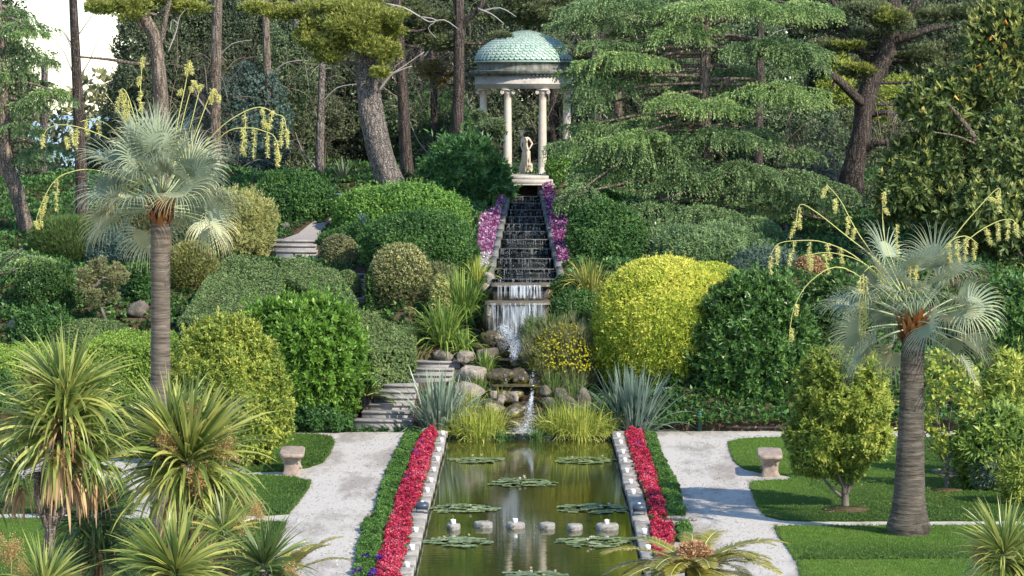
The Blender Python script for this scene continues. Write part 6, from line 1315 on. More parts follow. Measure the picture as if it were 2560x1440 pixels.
fan_palm('tall blue fan palm on the left with a broad silvery crown and arching flower stalks', (402, 401), 1345, 50, 508, 54.8, 50, .90, .78, LS, seed=3, old=1.3, bell=False, elr=(80, 84), keep=.12)
RS = [([(2270, 760, 0), (2200, 660, -.2), (2110, 585, -.2), (2040, 530, -.2), (2000, 512, -.2), (1990, 560, -.2)], [(1998, 516, 55, -.2), (1992, 545, 50, -.2)]),
 ([(2250, 760, 0), (2150, 650, -.3), (2060, 606, -.3), (1990, 602, -.3), (1945, 610, -.3), (1926, 640, -.3)], [(1928, 640, 44, -.3), (1945, 612, 46, -.3), (1984, 604, 60, -.3), (2025, 604, 55, -.3), (2068, 608, 40, -.3), (2100, 620, 40, -.3)]),
 ([(2250, 760, 0), (2170, 665, -.4), (2080, 632, -.4), (2010, 640, -.4)], [(2030, 636, 40, -.4), (2060, 634, 50, -.4)]),
 ([(2260, 740, 0), (2150, 590, .2), (2100, 500, .2), (2066, 462, .2)], [(2066, 464, 30, .2), (2090, 495, 36, .2), (2122, 540, 46, .2), (2136, 570, 30, .2)]),
 ([(2270, 740, 0), (2212, 600, .2), (2208, 480, .2)], [(2210, 478, 36, .2), (2212, 520, 14, .2)]),
 ([(2290, 740, 0), (2380, 600, -.2), (2450, 515, -.2), (2496, 470, -.2), (2500, 500, -.2)], [(2496, 474, 58, -.2), (2478, 492, 14, -.2)]),
 ([(2300, 740, 0), (2410, 610, -.3), (2480, 560, -.3), (2525, 548, -.3), (2540, 560, -.3)], [(2465, 570, 38, -.3), (2495, 556, 44, -.3), (2520, 550, 50, -.3), (2538, 556, 36, -.3)]),
 ([(2290, 740, 0), (2360, 620, -.5), (2410, 590, -.5), (2445, 610, -.5)], [(2372, 608, 50, -.5), (2392, 598, 56, -.5), (2415, 592, 60, -.5), (2438, 604, 46, -.5)]),
 ([(2240, 760, 0), (2110, 670, -.4), (2030, 700, -.5), (1985, 770, -.5), (1972, 860, -.5)], [(1992, 760, 30, -.5), (1978, 820, 30, -.5)]),
 ([(2250, 760, 0), (2190, 670, -.5), (2160, 680, -.6)], [(2158, 684, 170, -.6), (2150, 690, 150, -.6), (2166, 690, 130, -.6), (2148, 700, 140, -.6), (2160, 720, 130, -.6)]),
 ([(2270, 740, 0), (2276, 680, -.5), (2284, 640, -.6)], [(2284, 640, 80, -.6), (2276, 650, 90, -.6), (2290, 655, 70, -.6), (2240, 560, 90, -.2)])]
fan_palm('blue fan palm on the right lawn with a flared ringed trunk and hanging flower tassels', (2270, 2284), 1338, 66, 800, 54.4, 42, .98, .70, RS, seed=11, old=.6, elr=(78, 92), keep=.3)

# ================================================================ small trees on the right lawn
def orchard_tree(name, lab, cat, base_uv, D, limbs, blobs, leaf, s, L, W, m=7, rt=.06, **k):
    b = P(base_uv[0], base_uv[1], D); b[2] = max(0, float(tz(b[0], D))) if D < 72 else float(tz(b[0], D)); t = thing(name, lab, cat, b)
    g = Geo()
    for (pts, r0, r1) in limbs: tube(g, [np.r_[P(x, y, D + dy)[:2], max(P(x, y, D + dy)[2], -.05)] for x, y, dy in pts], np.linspace(r0, r1, len(pts)), 9, bump=.05, sub=4)
    g.build('trunk', M['twig'], t)
    g = Geo()
    for (u0, u1, vt, vb, dy) in blobs:
        c = P((u0 + u1) / 2, (vt + vb) / 2, D + dy); a, h = (u1 - u0) / S(D) / 2, (vb - vt) / S(D) / 2; crown(g, c, (a, a * .85, h), s, m, L, W, p=2.1, umin=-1, **k)
    g.build('crown', LM[leaf], t); return t
orchard_tree('citrus_tree', 'bushy citrus tree with glossy leaves standing in the right lawn', 'tree', (2113, 1270), flat(2113, 1270)[1],
  [([(2113, 1275, 0), (2112, 1235, 0), (2108, 1180, 0)], .075, .05), ([(2108, 1245, 0), (2075, 1215, 0), (2050, 1180, 0), (2030, 1130, .1)], .035, .012), ([(2116, 1235, 0), (2135, 1195, 0), (2165, 1130, .1), (2185, 1080, 0)], .04, .012), ([(2110, 1230, 0), (2112, 1150, .2), (2105, 1050, .1), (2100, 960, 0)], .05, .015), ([(2112, 1230, 0), (2090, 1170, -.2), (2070, 1110, -.2)], .03, .01)],
  [(1962, 2140, 1020, 1190, -.05), (2070, 2236, 1040, 1150, -.1), (1990, 2225, 930, 1090, .1), (2005, 2200, 865, 1000, .15), (2060, 2170, 1090, 1200, .1)], 'yellowgreen', .078, .095, .034, 7, clump=.26, cdep=.16, low=.14, Rb=lambda q: -.22 + np.clip((q[:, 0] - 5.2) * .22, -.1, .3))  # leaves turn yellower towards the right, the sunny side put into the colour
orchard_tree('lemon_tree', 'thin young lemon tree with sparse pale green leaves in the right lawn', 'tree', (2366, 1224), flat(2366, 1224)[1],
  [([(2366, 1226, 0), (2368, 1190, 0), (2366, 1160, 0)], .045, .038), ([(2366, 1165, 0), (2345, 1130, 0), (2320, 1100, 0), (2300, 1060, 0)], .022, .006), ([(2368, 1165, 0), (2376, 1120, 0), (2372, 1070, 0), (2380, 1010, 0)], .028, .008), ([(2370, 1150, 0), (2395, 1100, 0), (2400, 1050, 0), (2430, 1020, 0)], .022, .006), ([(2366, 1150, 0), (2352, 1090, .1), (2345, 1030, 0), (2330, 980, 0)], .02, .005), ([(2374, 1100, 0), (2392, 1060, -.1), (2398, 1000, 0)], .016, .005), ([(2345, 1130, 0), (2310, 1110, 0), (2285, 1080, 0)], .012, .004), ([(2396, 1090, 0), (2420, 1060, 0), (2445, 1045, 0)], .012, .004), ([(2348, 1060, 0), (2322, 1030, 0), (2305, 1000, 0)], .012, .004)],
  [(2305, 2400, 870, 960, 0), (2300, 2370, 950, 1020, .1), (2370, 2450, 900, 1000, 0), (2300, 2345, 1040, 1075, 0), (2385, 2430, 1090, 1110, 0), (2335, 2370, 1105, 1130, -.1), (2400, 2445, 1000, 1050, 0), (2330, 2370, 1075, 1095, 0)], 'yellowgreen', .13, .085, .045, 3, low=.25, Rb=lambda q: .12)
for (u0, u1, vt, vb, D, leaf, L, W, lab) in [
  (2430, 2600, 890, 1060, 62.5, 'yellowgreen', .15, .035, 'olive yellow large leaved shrub at the right edge, upper'), (2395, 2600, 1020, 1150, 60.8, 'strap', .16, .045, 'drooping large leaved shrub behind the pale mulch bed'),
  (2500, 2620, 1130, 1260, 58.4, 'yellowgreen', .14, .03, 'yellow tinged shrub entering from the right edge over the lawn'), (2430, 2540, 1135, 1180, 60.4, 'grey', .05, .015, 'low silvery plant on the edge of the pale mulch bed'),
  (2440, 2600, 700, 900, 74, 'laurel', .16, .06, 'dark glossy shrub at the right edge behind the palm')]:
    bush(lab, u0, u1, vt, vb, leaf, .10 if L > .1 else .05, 6, L, W, D=D, dep=.8, clump=.4, cdep=.2, low=.15, spread=1.0, up=.1)

# ================================================================ conifers: trunks, boughs, pads
def pad(g, c, rx, ry, h, n, L, W, m=5, droop=1.0, fr=.35, up=.5):
    """cedar plate: a thin irregular layer of shoots arching over, with hanging twigs at the rim"""
    r = np.sqrt(rs.rand(n)); a = rs.rand(n) * 6.283; ph = rs.rand() * 6.3
    lob = 1 + .20 * np.sin(3 * a + ph) + .16 * np.sin(5 * a - ph * 2) + .12 * np.sin(9 * a + ph) + .08 * np.sin(17 * a)
    x, y = rx * r * lob * np.cos(a), ry * r * lob * np.sin(a)
    keep = (np.sin(x * 7 + ph) * np.sin(y * 9 - ph) + .25 * rs.randn(n)) > -.35
    z = h * (.55 - 1.2 * r ** 2 * droop) + .10 * h * np.sin(x * 6 + ph) + .08 * h * np.sin(y * 7); z = z + .05 * h * rs.randn(n)
    pos = (c + np.c_[x, y, z])[keep]; out = np.c_[np.cos(a) * r, np.sin(a) * r, up - r * droop * 1.2][keep]; zz_ = z[keep]; k = len(pos)
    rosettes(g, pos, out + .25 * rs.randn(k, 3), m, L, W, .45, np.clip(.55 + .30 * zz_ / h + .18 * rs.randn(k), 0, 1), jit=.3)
    nt = int(n * fr); j = np.where(keep & (r > .35))[0]; j = j[rs.randint(0, len(j), nt)]
    st = c + np.c_[x[j], y[j], z[j]]; o = unit(np.c_[np.cos(a[j]), np.sin(a[j]), -.25 + 0 * a[j]] + .35 * rs.randn(nt, 3)); Lh = h * rs.uniform(.5, 1.5, nt) + .05
    for f in (.25, .5, .75, 1.0):
        q = st + o * [1, 1, .4] * (Lh * .45 * f)[:, None] - np.array([0, 0, 1]) * (Lh * .75 * f ** 1.4)[:, None]
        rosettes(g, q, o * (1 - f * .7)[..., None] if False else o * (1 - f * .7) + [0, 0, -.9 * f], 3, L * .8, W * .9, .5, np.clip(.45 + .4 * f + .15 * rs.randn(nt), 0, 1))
def puff(g, c, rx, ry, h, n, L, W, m=6, up=.7):
    """pine clump: needle shoots radiating from a soft lump, brushed upward"""
    U = unit(rs.randn(n, 3)); r = rs.rand(n) ** .33; ph = rs.rand(3) * 6.3
    lum = 1 + .22 * np.sin(U @ np.array([3.1, 2, 4]) + ph[0]) + .16 * np.sin(U @ np.array([-5, 4, 3]) * 1.3 + ph[1])
    pos = c + U * (r * lum)[:, None] * [rx, ry, h]
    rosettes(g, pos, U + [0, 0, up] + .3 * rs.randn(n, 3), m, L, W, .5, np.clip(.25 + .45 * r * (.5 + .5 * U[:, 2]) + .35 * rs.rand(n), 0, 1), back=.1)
def conifer(name, lab, cat, D, trunk, limbs, pads, leaf, bark, kind='pad', group=None, dens=1.0, L=.07, W=.02, leaf2=None, base=None, pads2=(), dead=()):
    """trunk: [(u,v,width_px)], limbs: [[(u,v,dy,w)...]], pads: (u,v,w,h,dy)"""
    b = P(trunk[-1][0], trunk[-1][1], D); gz = float(tz(b[0], D)) if base is None else base; b[2] = gz
    t = thing(name, lab, cat, b, group); g = Geo()
    pts = [P(u, v, D) for u, v, w in trunk][::-1]; rr = [w / S(D) / 2 for u, v, w in trunk][::-1]
    if pts[0][2] > gz - .1: pts = [np.array([pts[0][0], D, gz - .2])] + pts; rr = [rr[0] * 1.12] + rr
    tube(g, pts, rr, 22, bump=.05, sub=6); g.build('trunk', M[bark], t, True)
    g = Geo()
    for l in limbs: tube(g, [P(u, v, D + dy) for u, v, dy, w in l], [w / S(D) / 2 for u, v, dy, w in l], 9, bump=.07, sub=4)
    cache = [(u, v, w, h, dy) for (u, v, w, h, dy) in list(pads) + list(pads2)]
    tv = np.array([q[1] for q in trunk]); tu = np.array([q[0] for q in trunk]); o = np.argsort(tv)
    if kind != 'bare':
        for (u, v, w, h, dy) in cache:                     # a bough from the trunk to every clump
            if kind == 'puff' and dy > 3: continue
            vv = v - h * .1 + (abs(u - np.interp(v, tv[o], tu[o])) * (.18 if kind == 'puff' else -.10)); ut = np.interp(vv, tv[o], tu[o])
            a = P(ut, vv, D); c = P(u, v, D + dy); mid = (a + c) / 2 + [0, 0, (.12 if kind == 'pad' else -.15)]; tube(g, [a, mid, c, c + (c - mid) * .4], [.055, .04, .025, .01], 7, sub=3)
    if g.V: g.build('limbs', M[bark], t, True)
    if dead:
        g = Geo()
        for l in dead: tube(g, [P(u, v, D + dy) for u, v, dy, w in l], [w / S(D) / 2 for u, v, dy, w in l], 6, bump=.1, sub=3)
        g.build('dead_branches', M['deadwood'], t)
    for pp, lf in ((pads, leaf), (pads2, leaf2)):
        if not pp: continue
        g = Geo()
        for (u, v, w, h, dy) in pp:
            c = P(u, v, D + dy); rx, hz = w / S(D + dy) / 2, h / S(D + dy) / 2
            if kind == 'pad': pad(g, c, rx, rx * .7, hz * .85, int(340 * dens * (rx * rx * .7 + .15) * 2.4), L, W)
            else:
                K = 7; N_ = int((950 * dens * (rx * rx * hz) ** .667 * 2.2 + 60) * 1.15 / K)
                for q in range(K):
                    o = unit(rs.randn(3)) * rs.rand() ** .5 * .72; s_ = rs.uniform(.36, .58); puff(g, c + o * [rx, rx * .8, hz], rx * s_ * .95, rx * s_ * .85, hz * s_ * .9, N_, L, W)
        g.build('crown' if lf == leaf else 'sun_tint_and_tan_needles', LM[lf], t)  # lighter needle sets: tan ones, and boughs with sunlight put into the colour
    return t
CP = [(1560, 8, 320, 60, .3), (1500, 52, 230, 50, .5), (1620, 90, 150, 60, 1.0), (1510, 110, 170, 34, -.3), (1640, 150, 110, 44, 1.2), (1930, 112, 260, 60, -.4), (2010, 150, 130, 60, -.6), (1500, 208, 180, 56, -.3), (1475, 242, 100, 60, -.8), (1560, 190, 190, 44, .4),
 (1600, 312, 280, 54, .2), (1480, 352, 220, 60, -.5), (1580, 356, 260, 84, -.9), (1650, 402, 260, 70, -.6), (1800, 336, 220, 66, -.8), (1885, 335, 150, 60, .6), (1700, 300, 130, 50, 1.0), (1450, 482, 120, 76, -2.0), (1545, 424, 240, 60, -.6), (1500, 392, 130, 50, .6), (1850, 424, 220, 70, -.8), (1905, 462, 190, 66, -.6),
 (1990, 440, 160, 60, -.2), (2060, 474, 190, 84, -.4), (1700, 446, 170, 66, -1.0), (1640, 522, 270, 60, -1.2), (1765, 532, 200, 64, -1.8), (1585, 566, 270, 74, -2.6), (1480, 602, 160, 66, -3.0), (1660, 600, 220, 60, -3.2), (1870, 562, 210, 76, -2.0), (1800, 602, 210, 66, -3.4), (1925, 592, 140, 56, -2.4), (1740, 640, 200, 40, -3.8), (1850, 640, 170, 50, -3.6), (2120, 560, 150, 70, -.2),
 (1740, 210, 120, 50, .8), (1840, 180, 130, 50, .9)]
_r = np.random.RandomState(5)
CP += [(_r.uniform(1440, 2020), _r.uniform(60, 620), _r.uniform(70, 130), _r.uniform(30, 46), _r.uniform(-.5, 1.6)) for q in range(34)]
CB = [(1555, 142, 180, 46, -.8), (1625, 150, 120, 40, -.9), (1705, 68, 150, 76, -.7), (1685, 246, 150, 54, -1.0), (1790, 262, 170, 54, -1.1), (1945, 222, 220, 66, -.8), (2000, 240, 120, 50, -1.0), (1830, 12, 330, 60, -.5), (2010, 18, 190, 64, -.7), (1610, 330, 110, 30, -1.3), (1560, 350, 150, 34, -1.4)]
conifer('cedar_tree', 'spreading cedar with tiered drooping boughs filling the right centre', 'tree', 85.5, [(1764, -40, 22), (1764, 100, 24), (1762, 240, 27), (1768, 400, 30), (1772, 520, 34), (1772, 600, 38)],
 [[(1764, 65, 0, 12), (1810, 50, -.3, 9), (1826, 28, -.4, 8), (1834, -20, -.4, 6)], [(1826, 36, -.4, 9), (1880, 14, -.6, 6)], [(1764, 132, 0, 9), (1720, 132, -.3, 8), (1660, 136, -.5, 5)], [(1764, 193, 0, 9), (1700, 188, -.4, 7), (1590, 190, -.6, 4)], [(1768, 285, 0, 10), (1720, 295, -.4, 9), (1690, 300, -.8, 6)], [(1775, 375, 0, 10), (1800, 385, -.5, 8), (1815, 400, -.6, 6)],
  [(1772, 500, 0, 12), (1720, 470, -.5, 9), (1690, 490, -1, 8), (1650, 500, -1.2, 6)], [(1772, 500, 0, 12), (1810, 490, -.5, 10), (1840, 470, -.7, 8)], [(1560, 400, -1.0, 6), (1500, 440, -1.6, 5), (1450, 478, -2.0, 3)], [(1790, 240, -.2, 7), (1820, 200, -.5, 8), (1890, 198, -.6, 5)]],
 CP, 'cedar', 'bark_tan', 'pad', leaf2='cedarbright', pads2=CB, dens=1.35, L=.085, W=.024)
# little pale cones on the lower cedar boughs
g = Geo()
for (x, y) in ((1497, 595), (1512, 590), (1520, 576), (1490, 605), (1432, 613), (1545, 587), (1596, 594), (1689, 596), (1638, 560), (1975, 196), (1963, 199), (1430, 612)):
    c = P(x, y, 81.8); lathe(g, c, [(0, -.03), (.022, -.015), (.026, .01), (.018, .04), (0, .055)], 8)
_ced = bpy.data.objects['cedar_tree']; g.build('cones', plain('cedar_cone', (.50, .55, .38), .6), _ced, True)
conifer('cedar_tree', 'cedar at the left edge with flat layered boughs', 'tree', 84, [(-10, -20, 26), (2, 150, 28), (10, 330, 32), (20, 420, 34), (40, 480, 36), (62, 560, 38), (80, 640, 42)], [[(10, 330, 0, 8), (60, 350, -.3, 6), (110, 365, -.4, 4)]],
 [(20, 30, 140, 50, .3), (60, 62, 140, 44, -.3), (40, 120, 160, 60, .5), (90, 150, 120, 40, .2), (30, 185, 130, 50, 0), (80, 205, 100, 30, .4), (120, 240, 140, 44, -.4), (60, 262, 130, 40, 0), (50, 318, 130, 44, -.4), (110, 372, 120, 46, -.4), (60, 395, 110, 40, .3), (30, 640, 130, 50, -6), (80, 650, 130, 34, -6), (10, 680, 110, 30, -6.5), (40, 672, 120, 24, -6.5)], 'cedar', 'bark_tan', 'pad', leaf2='cedarbright', pads2=[(70, 80, 110, 26, -.6), (130, 226, 90, 26, -.6), (80, 648, 110, 22, -6.3), (0, 170, 40, 110, -.8)], dens=1.2, L=.08, W=.02)
# pines
conifer('pine_tree', 'massive leaning pine with grey plated bark and yellow-green canopy left of centre', 'tree', 90, [(905, 60, 46), (912, 120, 50), (920, 220, 58), (928, 290, 62), (945, 370, 64), (962, 420, 66), (985, 480, 74)],
 [[(940, 240, 0, 14), (960, 205, -.2, 12), (985, 170, -.2, 7), (1010, 150, -.2, 4)], [(925, 120, 0, 20), (900, 60, -.2, 16), (860, 10, -.3, 10)], [(925, 110, 0, 20), (950, 50, .2, 16), (960, -20, .2, 12)]],
 [(880, 60, 250, 110, -.8), (810, 105, 150, 80, -.9), (930, 30, 170, 80, -.6), (850, 15, 220, 70, -.5), (900, 110, 160, 60, -1.0), (960, 130, 90, 60, -.6), (830, 140, 90, 44, -1), (770, 70, 90, 60, -.6), (720, 30, 120, 44, -.4), (650, 18, 110, 40, -.2), (980, 80, 80, 60, -.3), (950, 180, 60, 30, -.8)], 'pine', 'bark_grey', 'puff', L=.11, W=.022, dens=1.5,
 dead=[[(945, 230, -.2, 7), (975, 190, -.3, 5), (1010, 165, -.3, 3), (1060, 130, -.3, 2)], [(950, 205, -.2, 6), (990, 180, -.3, 4), (1030, 165, -.3, 2)], [(890, 190, 0, 5), (865, 165, -.2, 4), (845, 150, -.2, 2)], [(890, 180, 0, 4), (870, 135, -.2, 3), (850, 128, -.2, 2)]])
conifer('pine_tree', 'tall straight dark trunk just right of the leaning pine', 'tree', 92, [(988, -40, 24), (995, 60, 25), (1004, 200, 27), (1012, 340, 30), (1020, 450, 34)], [], [(1040, 20, 130, 80, .6), (1090, 60, 130, 70, .8), (1070, 100, 140, 60, .9), (1030, 90, 90, 80, 1.2)], 'pinedark', 'bark_dark', 'puff', L=.11, W=.022, dens=1.1,
 dead=[[(965, 10, -.3, 5), (1010, 20, -.4, 5), (1050, 42, -.4, 4), (1075, 55, -.4, 3), (1110, 50, -.4, 3), (1145, 72, -.4, 2)], [(1050, 42, -.4, 4), (1090, 50, -.4, 3), (1070, 70, -.4, 2), (1090, 95, -.4, 2)]])
conifer('pine_tree', 'straight trunk forking near the top, left of the temple dome', 'tree', 92.5, [(1146, -40, 24), (1148, 40, 25), (1147, 90, 27), (1146, 220, 28), (1144, 360, 31)], [[(1152, 75, 0, 16), (1172, 45, -.1, 15), (1200, 18, -.2, 13), (1215, -20, -.2, 11)]],
 [(1250, 50, 150, 60, 4.5), (1330, 40, 150, 60, 4.8), (1390, 45, 160, 70, 4.2), (1290, 15, 200, 60, 4.2), (1105, 110, 120, 60, .4), (1160, 120, 50, 40, .3), (1250, 88, 70, 18, .4), (1400, 20, 160, 70, 4.6)], 'pinedark', 'bark_dark', 'puff', L=.11, W=.022, dens=1.15, leaf2='pinetan', pads2=[(1080, 175, 90, 90, .9), (1110, 200, 70, 60, .9)],
 dead=[[(1195, 22, -.3, 4), (1230, 36, -.4, 3), (1260, 60, -.4, 2)], [(1200, 30, -.3, 4), (1250, 20, -.4, 3), (1290, 42, -.4, 2)]])
conifer('pine_tree', 'young blue green pine hiding the left temple column', 'tree', 91.6, [(1228, 300, 5), (1226, 360, 6), (1222, 440, 8)], [], [(1225, 312, 80, 40, -.1), (1200, 290, 55, 40, 0), (1210, 335, 60, 34, 0), (1248, 328, 36, 28, -.1), (1190, 350, 60, 44, .1)], 'oak', 'bark_dark', 'puff', L=.08, W=.02, dens=1.4)
conifer('pine_tree', 'sinuous grey pine rising behind the left palm, forked at the top', 'tree', 80, [(345, 0, 26), (352, 30, 28), (385, 90, 32), (395, 160, 34), (402, 240, 36), (405, 340, 38), (405, 470, 42)],
 [[(392, 130, 0, 18), (405, 90, 0, 16), (412, 50, 0, 15), (425, -10, 0, 13)], [(380, 90, 0, 12), (345, 50, 0, 16), (325, -20, 0, 14)], [(385, 160, 0, 8), (330, 158, -.1, 8), (270, 148, -.2, 7), (200, 142, -.3, 5)]],
 [(300, 18, 170, 70, -.4), (250, 8, 110, 50, -.2), (460, 15, 150, 60, .6), (400, -5, 150, 50, .2)], 'pine', 'bark_tan', 'puff', L=.10, W=.022, dens=1.2,
 dead=[[(420, 130, 0, 3), (440, 80, .1, 3), (450, 40, .1, 2), (470, 20, .1, 1.5)], [(445, 60, 0, 3), (430, 50, .1, 3), (425, 80, .1, 2)]])
conifer('pine_tree', 'slender dark trunk against the sky gap at the upper left', 'tree', 86, [(182, -40, 20), (186, 60, 22), (192, 180, 25), (198, 320, 28), (202, 420, 30), (204, 520, 32)], [], [], 'pinedark', 'bark_dark', 'bare',
 dead=[[(188, 150, 0, 4), (165, 90, -.1, 3), (130, 55, -.2, 2), (105, 30, -.2, 1)], [(188, 100, 0, 4), (215, 60, -.1, 3), (250, 10, -.1, 2)], [(192, 200, 0, 4), (225, 150, -.1, 3), (250, 80, -.1, 2)], [(192, 210, 0, 4), (160, 130, -.1, 3), (125, 90, -.2, 1.5)], [(190, 130, 0, 3), (150, 60, .1, 2), (120, 5, .1, 1.2)], [(196, 260, 0, 3), (230, 190, .1, 2), (265, 150, .1, 1)]])
conifer('pine_tree', 'furrowed pine trunk with shaggy olive foliage right of the temple dome', 'tree', 94, [(1482, 0, 26), (1486, 100, 30), (1488, 200, 32), (1486, 330, 34), (1488, 480, 36)], [[(1490, 150, 0, 18), (1505, 100, 0, 15), (1520, 40, .1, 10)]],
 [(1480, 90, 130, 70, .3), (1470, 140, 90, 60, .4), (1540, 120, 120, 70, .5), (1500, 170, 120, 50, .4), (1455, 60, 100, 60, .6), (1560, 60, 120, 60, .7), (1470, 30, 140, 60, .6)], 'pinetan', 'bark_dark', 'puff', L=.10, W=.02, dens=1.0)
conifer('pine_tree', 'short thick trunk seen between the cedar boughs', 'tree', 100, [(1604, 120, 30), (1600, 190, 36), (1592, 240, 42), (1586, 330, 48)], [[(1604, 260, -.2, 22), (1622, 235, -.3, 14), (1634, 215, -.3, 8)]], [(1600, 110, 140, 60, .2), (1660, 90, 110, 60, .3)], 'pinedark', 'bark_tan', 'puff', L=.10, W=.022)
conifer('pine_tree', 'dark trunk behind the cedar, upper right of the temple', 'tree', 101, [(1688, -20, 20), (1688, 80, 24), (1692, 160, 28), (1694, 330, 30)], [], [(1700, 20, 150, 60, .2), (1650, 30, 120, 60, .3), (1740, 60, 90, 60, .5)], 'pinedark', 'bark_dark', 'puff', L=.10, W=.022)
conifer('pine_tree', 'dark trunk standing behind the right temple columns', 'tree', 104, [(1386, 120, 22), (1386, 230, 24), (1384, 400, 28)], [], [(1380, 120, 120, 60, 0), (1340, 160, 100, 40, .4)], 'pinedark', 'bark_dark', 'puff', L=.10, W=.022)
conifer('pine_tree', 'great gnarled pine with forked dark limbs at the upper right', 'tree', 88, [(2236, -30, 36), (2228, 60, 42), (2212, 130, 50), (2186, 190, 46), (2164, 250, 50), (2158, 300, 47), (2152, 350, 50), (2140, 400, 52), (2128, 460, 64)],
 [[(2160, 262, 0, 28), (2135, 240, -.5, 24), (2100, 205, -.9, 22), (2065, 178, -1.2, 19), (2005, 150, -1.5, 12), (1960, 130, -1.5, 7)], [(2222, 105, 0, 28), (2280, 90, -.3, 20), (2330, 72, -.4, 15), (2380, 65, -.4, 8)], [(2170, 290, 0, 16), (2210, 282, -.2, 14), (2260, 290, -.3, 9)], [(2160, 375, 0, 22), (2200, 355, -.3, 18), (2250, 365, -.4, 10)], [(2200, 160, 0, 20), (2150, 130, .2, 18), (2110, 60, .3, 16), (2070, -20, .3, 12)], [(2200, 70, 0, 20), (2260, 40, .1, 16), (2300, 0, .1, 12)], [(2090, 190, -.4, 8), (2075, 235, -.4, 6), (2050, 290, -.4, 3)], [(2055, 170, -.5, 10), (2045, 130, -.5, 6)]],
 [(2140, 182, 100, 44, -.2), (2080, 110, 180, 56, .2), (2220, 55, 130, 90, -.8), (2180, 20, 180, 60, -.4), (2330, 130, 190, 60, .3), (2440, 90, 150, 90, .2), (2370, 180, 200, 70, .2), (2300, 35, 160, 60, .5), (2420, 30, 160, 70, .8), (2150, 100, 120, 60, .3), (2060, 60, 130, 60, .5), (2250, 150, 90, 50, .6), (2370, 230, 120, 50, .6), (2000, 60, 110, 50, .2)], 'pinedark', 'bark_dark', 'puff', L=.11, W=.022, dens=1.05, leaf2='pine', pads2=[(2145, 172, 90, 26, -.4), (2120, 110, 90, 24, -.6), (2230, 35, 90, 40, -1.1)])
bush('sunlit yellow-green tree glowing behind the gnarled pine', 2170, 2360, 190, 420, 'yellowgreen', .11, 6, .11, .035, D=104, dep=.7, clump=.6, cdep=.2, low=.1, name='leafy_tree', cat='tree')
bush('small sunlit crown between the forks of the gnarled pine', 2040, 2140, 120, 250, 'yellowgreen', .11, 6, .11, .035, D=106, dep=.7, clump=.6, cdep=.2, low=.1, name='leafy_tree', cat='tree')
# ---------------- big glossy leaved tree on the right
def magnolia(lab, blobs, limbs, D, base):
    b = P(base[0], base[1], D); b[2] = float(tz(b[0], D)); t = thing('magnolia_tree', lab, 'tree', b); g = Geo()
    for l in limbs: tube(g, [P(u, v, D + dy) for u, v, dy, w in l], [w / S(D) / 2 for u, v, dy, w in l], 9, bump=.05, sub=4)
    g.build('trunk', M['bark_tan'], t, True); g = Geo(); g2 = Geo(); g3 = Geo()
    for (u0, u1, vt, vb, dy, tip) in blobs:
        c = P((u0 + u1) / 2, (vt + vb) / 2, D + dy); a, h = (u1 - u0) / S(D) / 2, (vb - vt) / S(D) / 2; crown(g, c, (a, a * .7, h), .17, 8, .21, .075, p=2.1, clump=.5, cdep=.22, low=.16, spread=1.05, umin=-1)
        n = int(26 * a * h * 4 * tip); U = fib(n * 2); U = U[(U[:, 1] < .1)][:n]; q = c + U * [a, a * .7, h] * 1.02; rosettes(g2, q, U * .5 + [0, 0, 1.], 6, .18, .06, .55, rs.rand(len(q)))
        n = max(2, int(n * .05)); U = fib(n * 3); U = U[U[:, 1] < -.1][:n]; q = c + U * [a, a * .7, h] * 1.03; rosettes(g3, q, U * .4 - [0, 0, 1.], 3, .18, .08, .5)
    g.build('crown', LM['magnolia'], t); g2.build('young_leaves', LM['magnoliatip'], t); g3.build('old_leaves', LM['orangeleaf'], t)
magnolia('large glossy leaved magnolia with a few orange leaves, right edge', [(2255, 2460, 190, 330, 0, 1.2), (2420, 2620, 0, 160, -.2, 2.0), (2400, 2560, 100, 260, -.3, 1.5), (2230, 2420, 330, 470, .1, .6), (2400, 2620, 280, 480, .2, .5), (2200, 2330, 400, 520, -.2, .9), (2330, 2620, 430, 620, -.2, .8), (2440, 2620, 560, 800, 0, .4), (2330, 2480, 600, 760, .4, .3), (2190, 2300, 460, 560, .2, .5)],
  [[(2520, 480, 0, 18), (2470, 400, -.3, 16), (2420, 320, -.6, 12), (2370, 260, -.8, 7)], [(2700, 900, 0, 40), (2600, 640, 0, 30), (2520, 480, 0, 20)], [(2440, 360, -.5, 7), (2390, 340, -.6, 5), (2330, 330, -.7, 3)], [(2560, 640, -.4, 14), (2500, 610, -.6, 11), (2440, 590, -.7, 7)]], 80, (2700, 900))
bush('very dark foliage mass behind the glossy leaved tree', 2280, 2640, 300, 1000, 'laurel', .13, 6, .14, .055, D=83, dep=.4, clump=.6, cdep=.2, low=.1, name='leafy_tree', cat='tree')

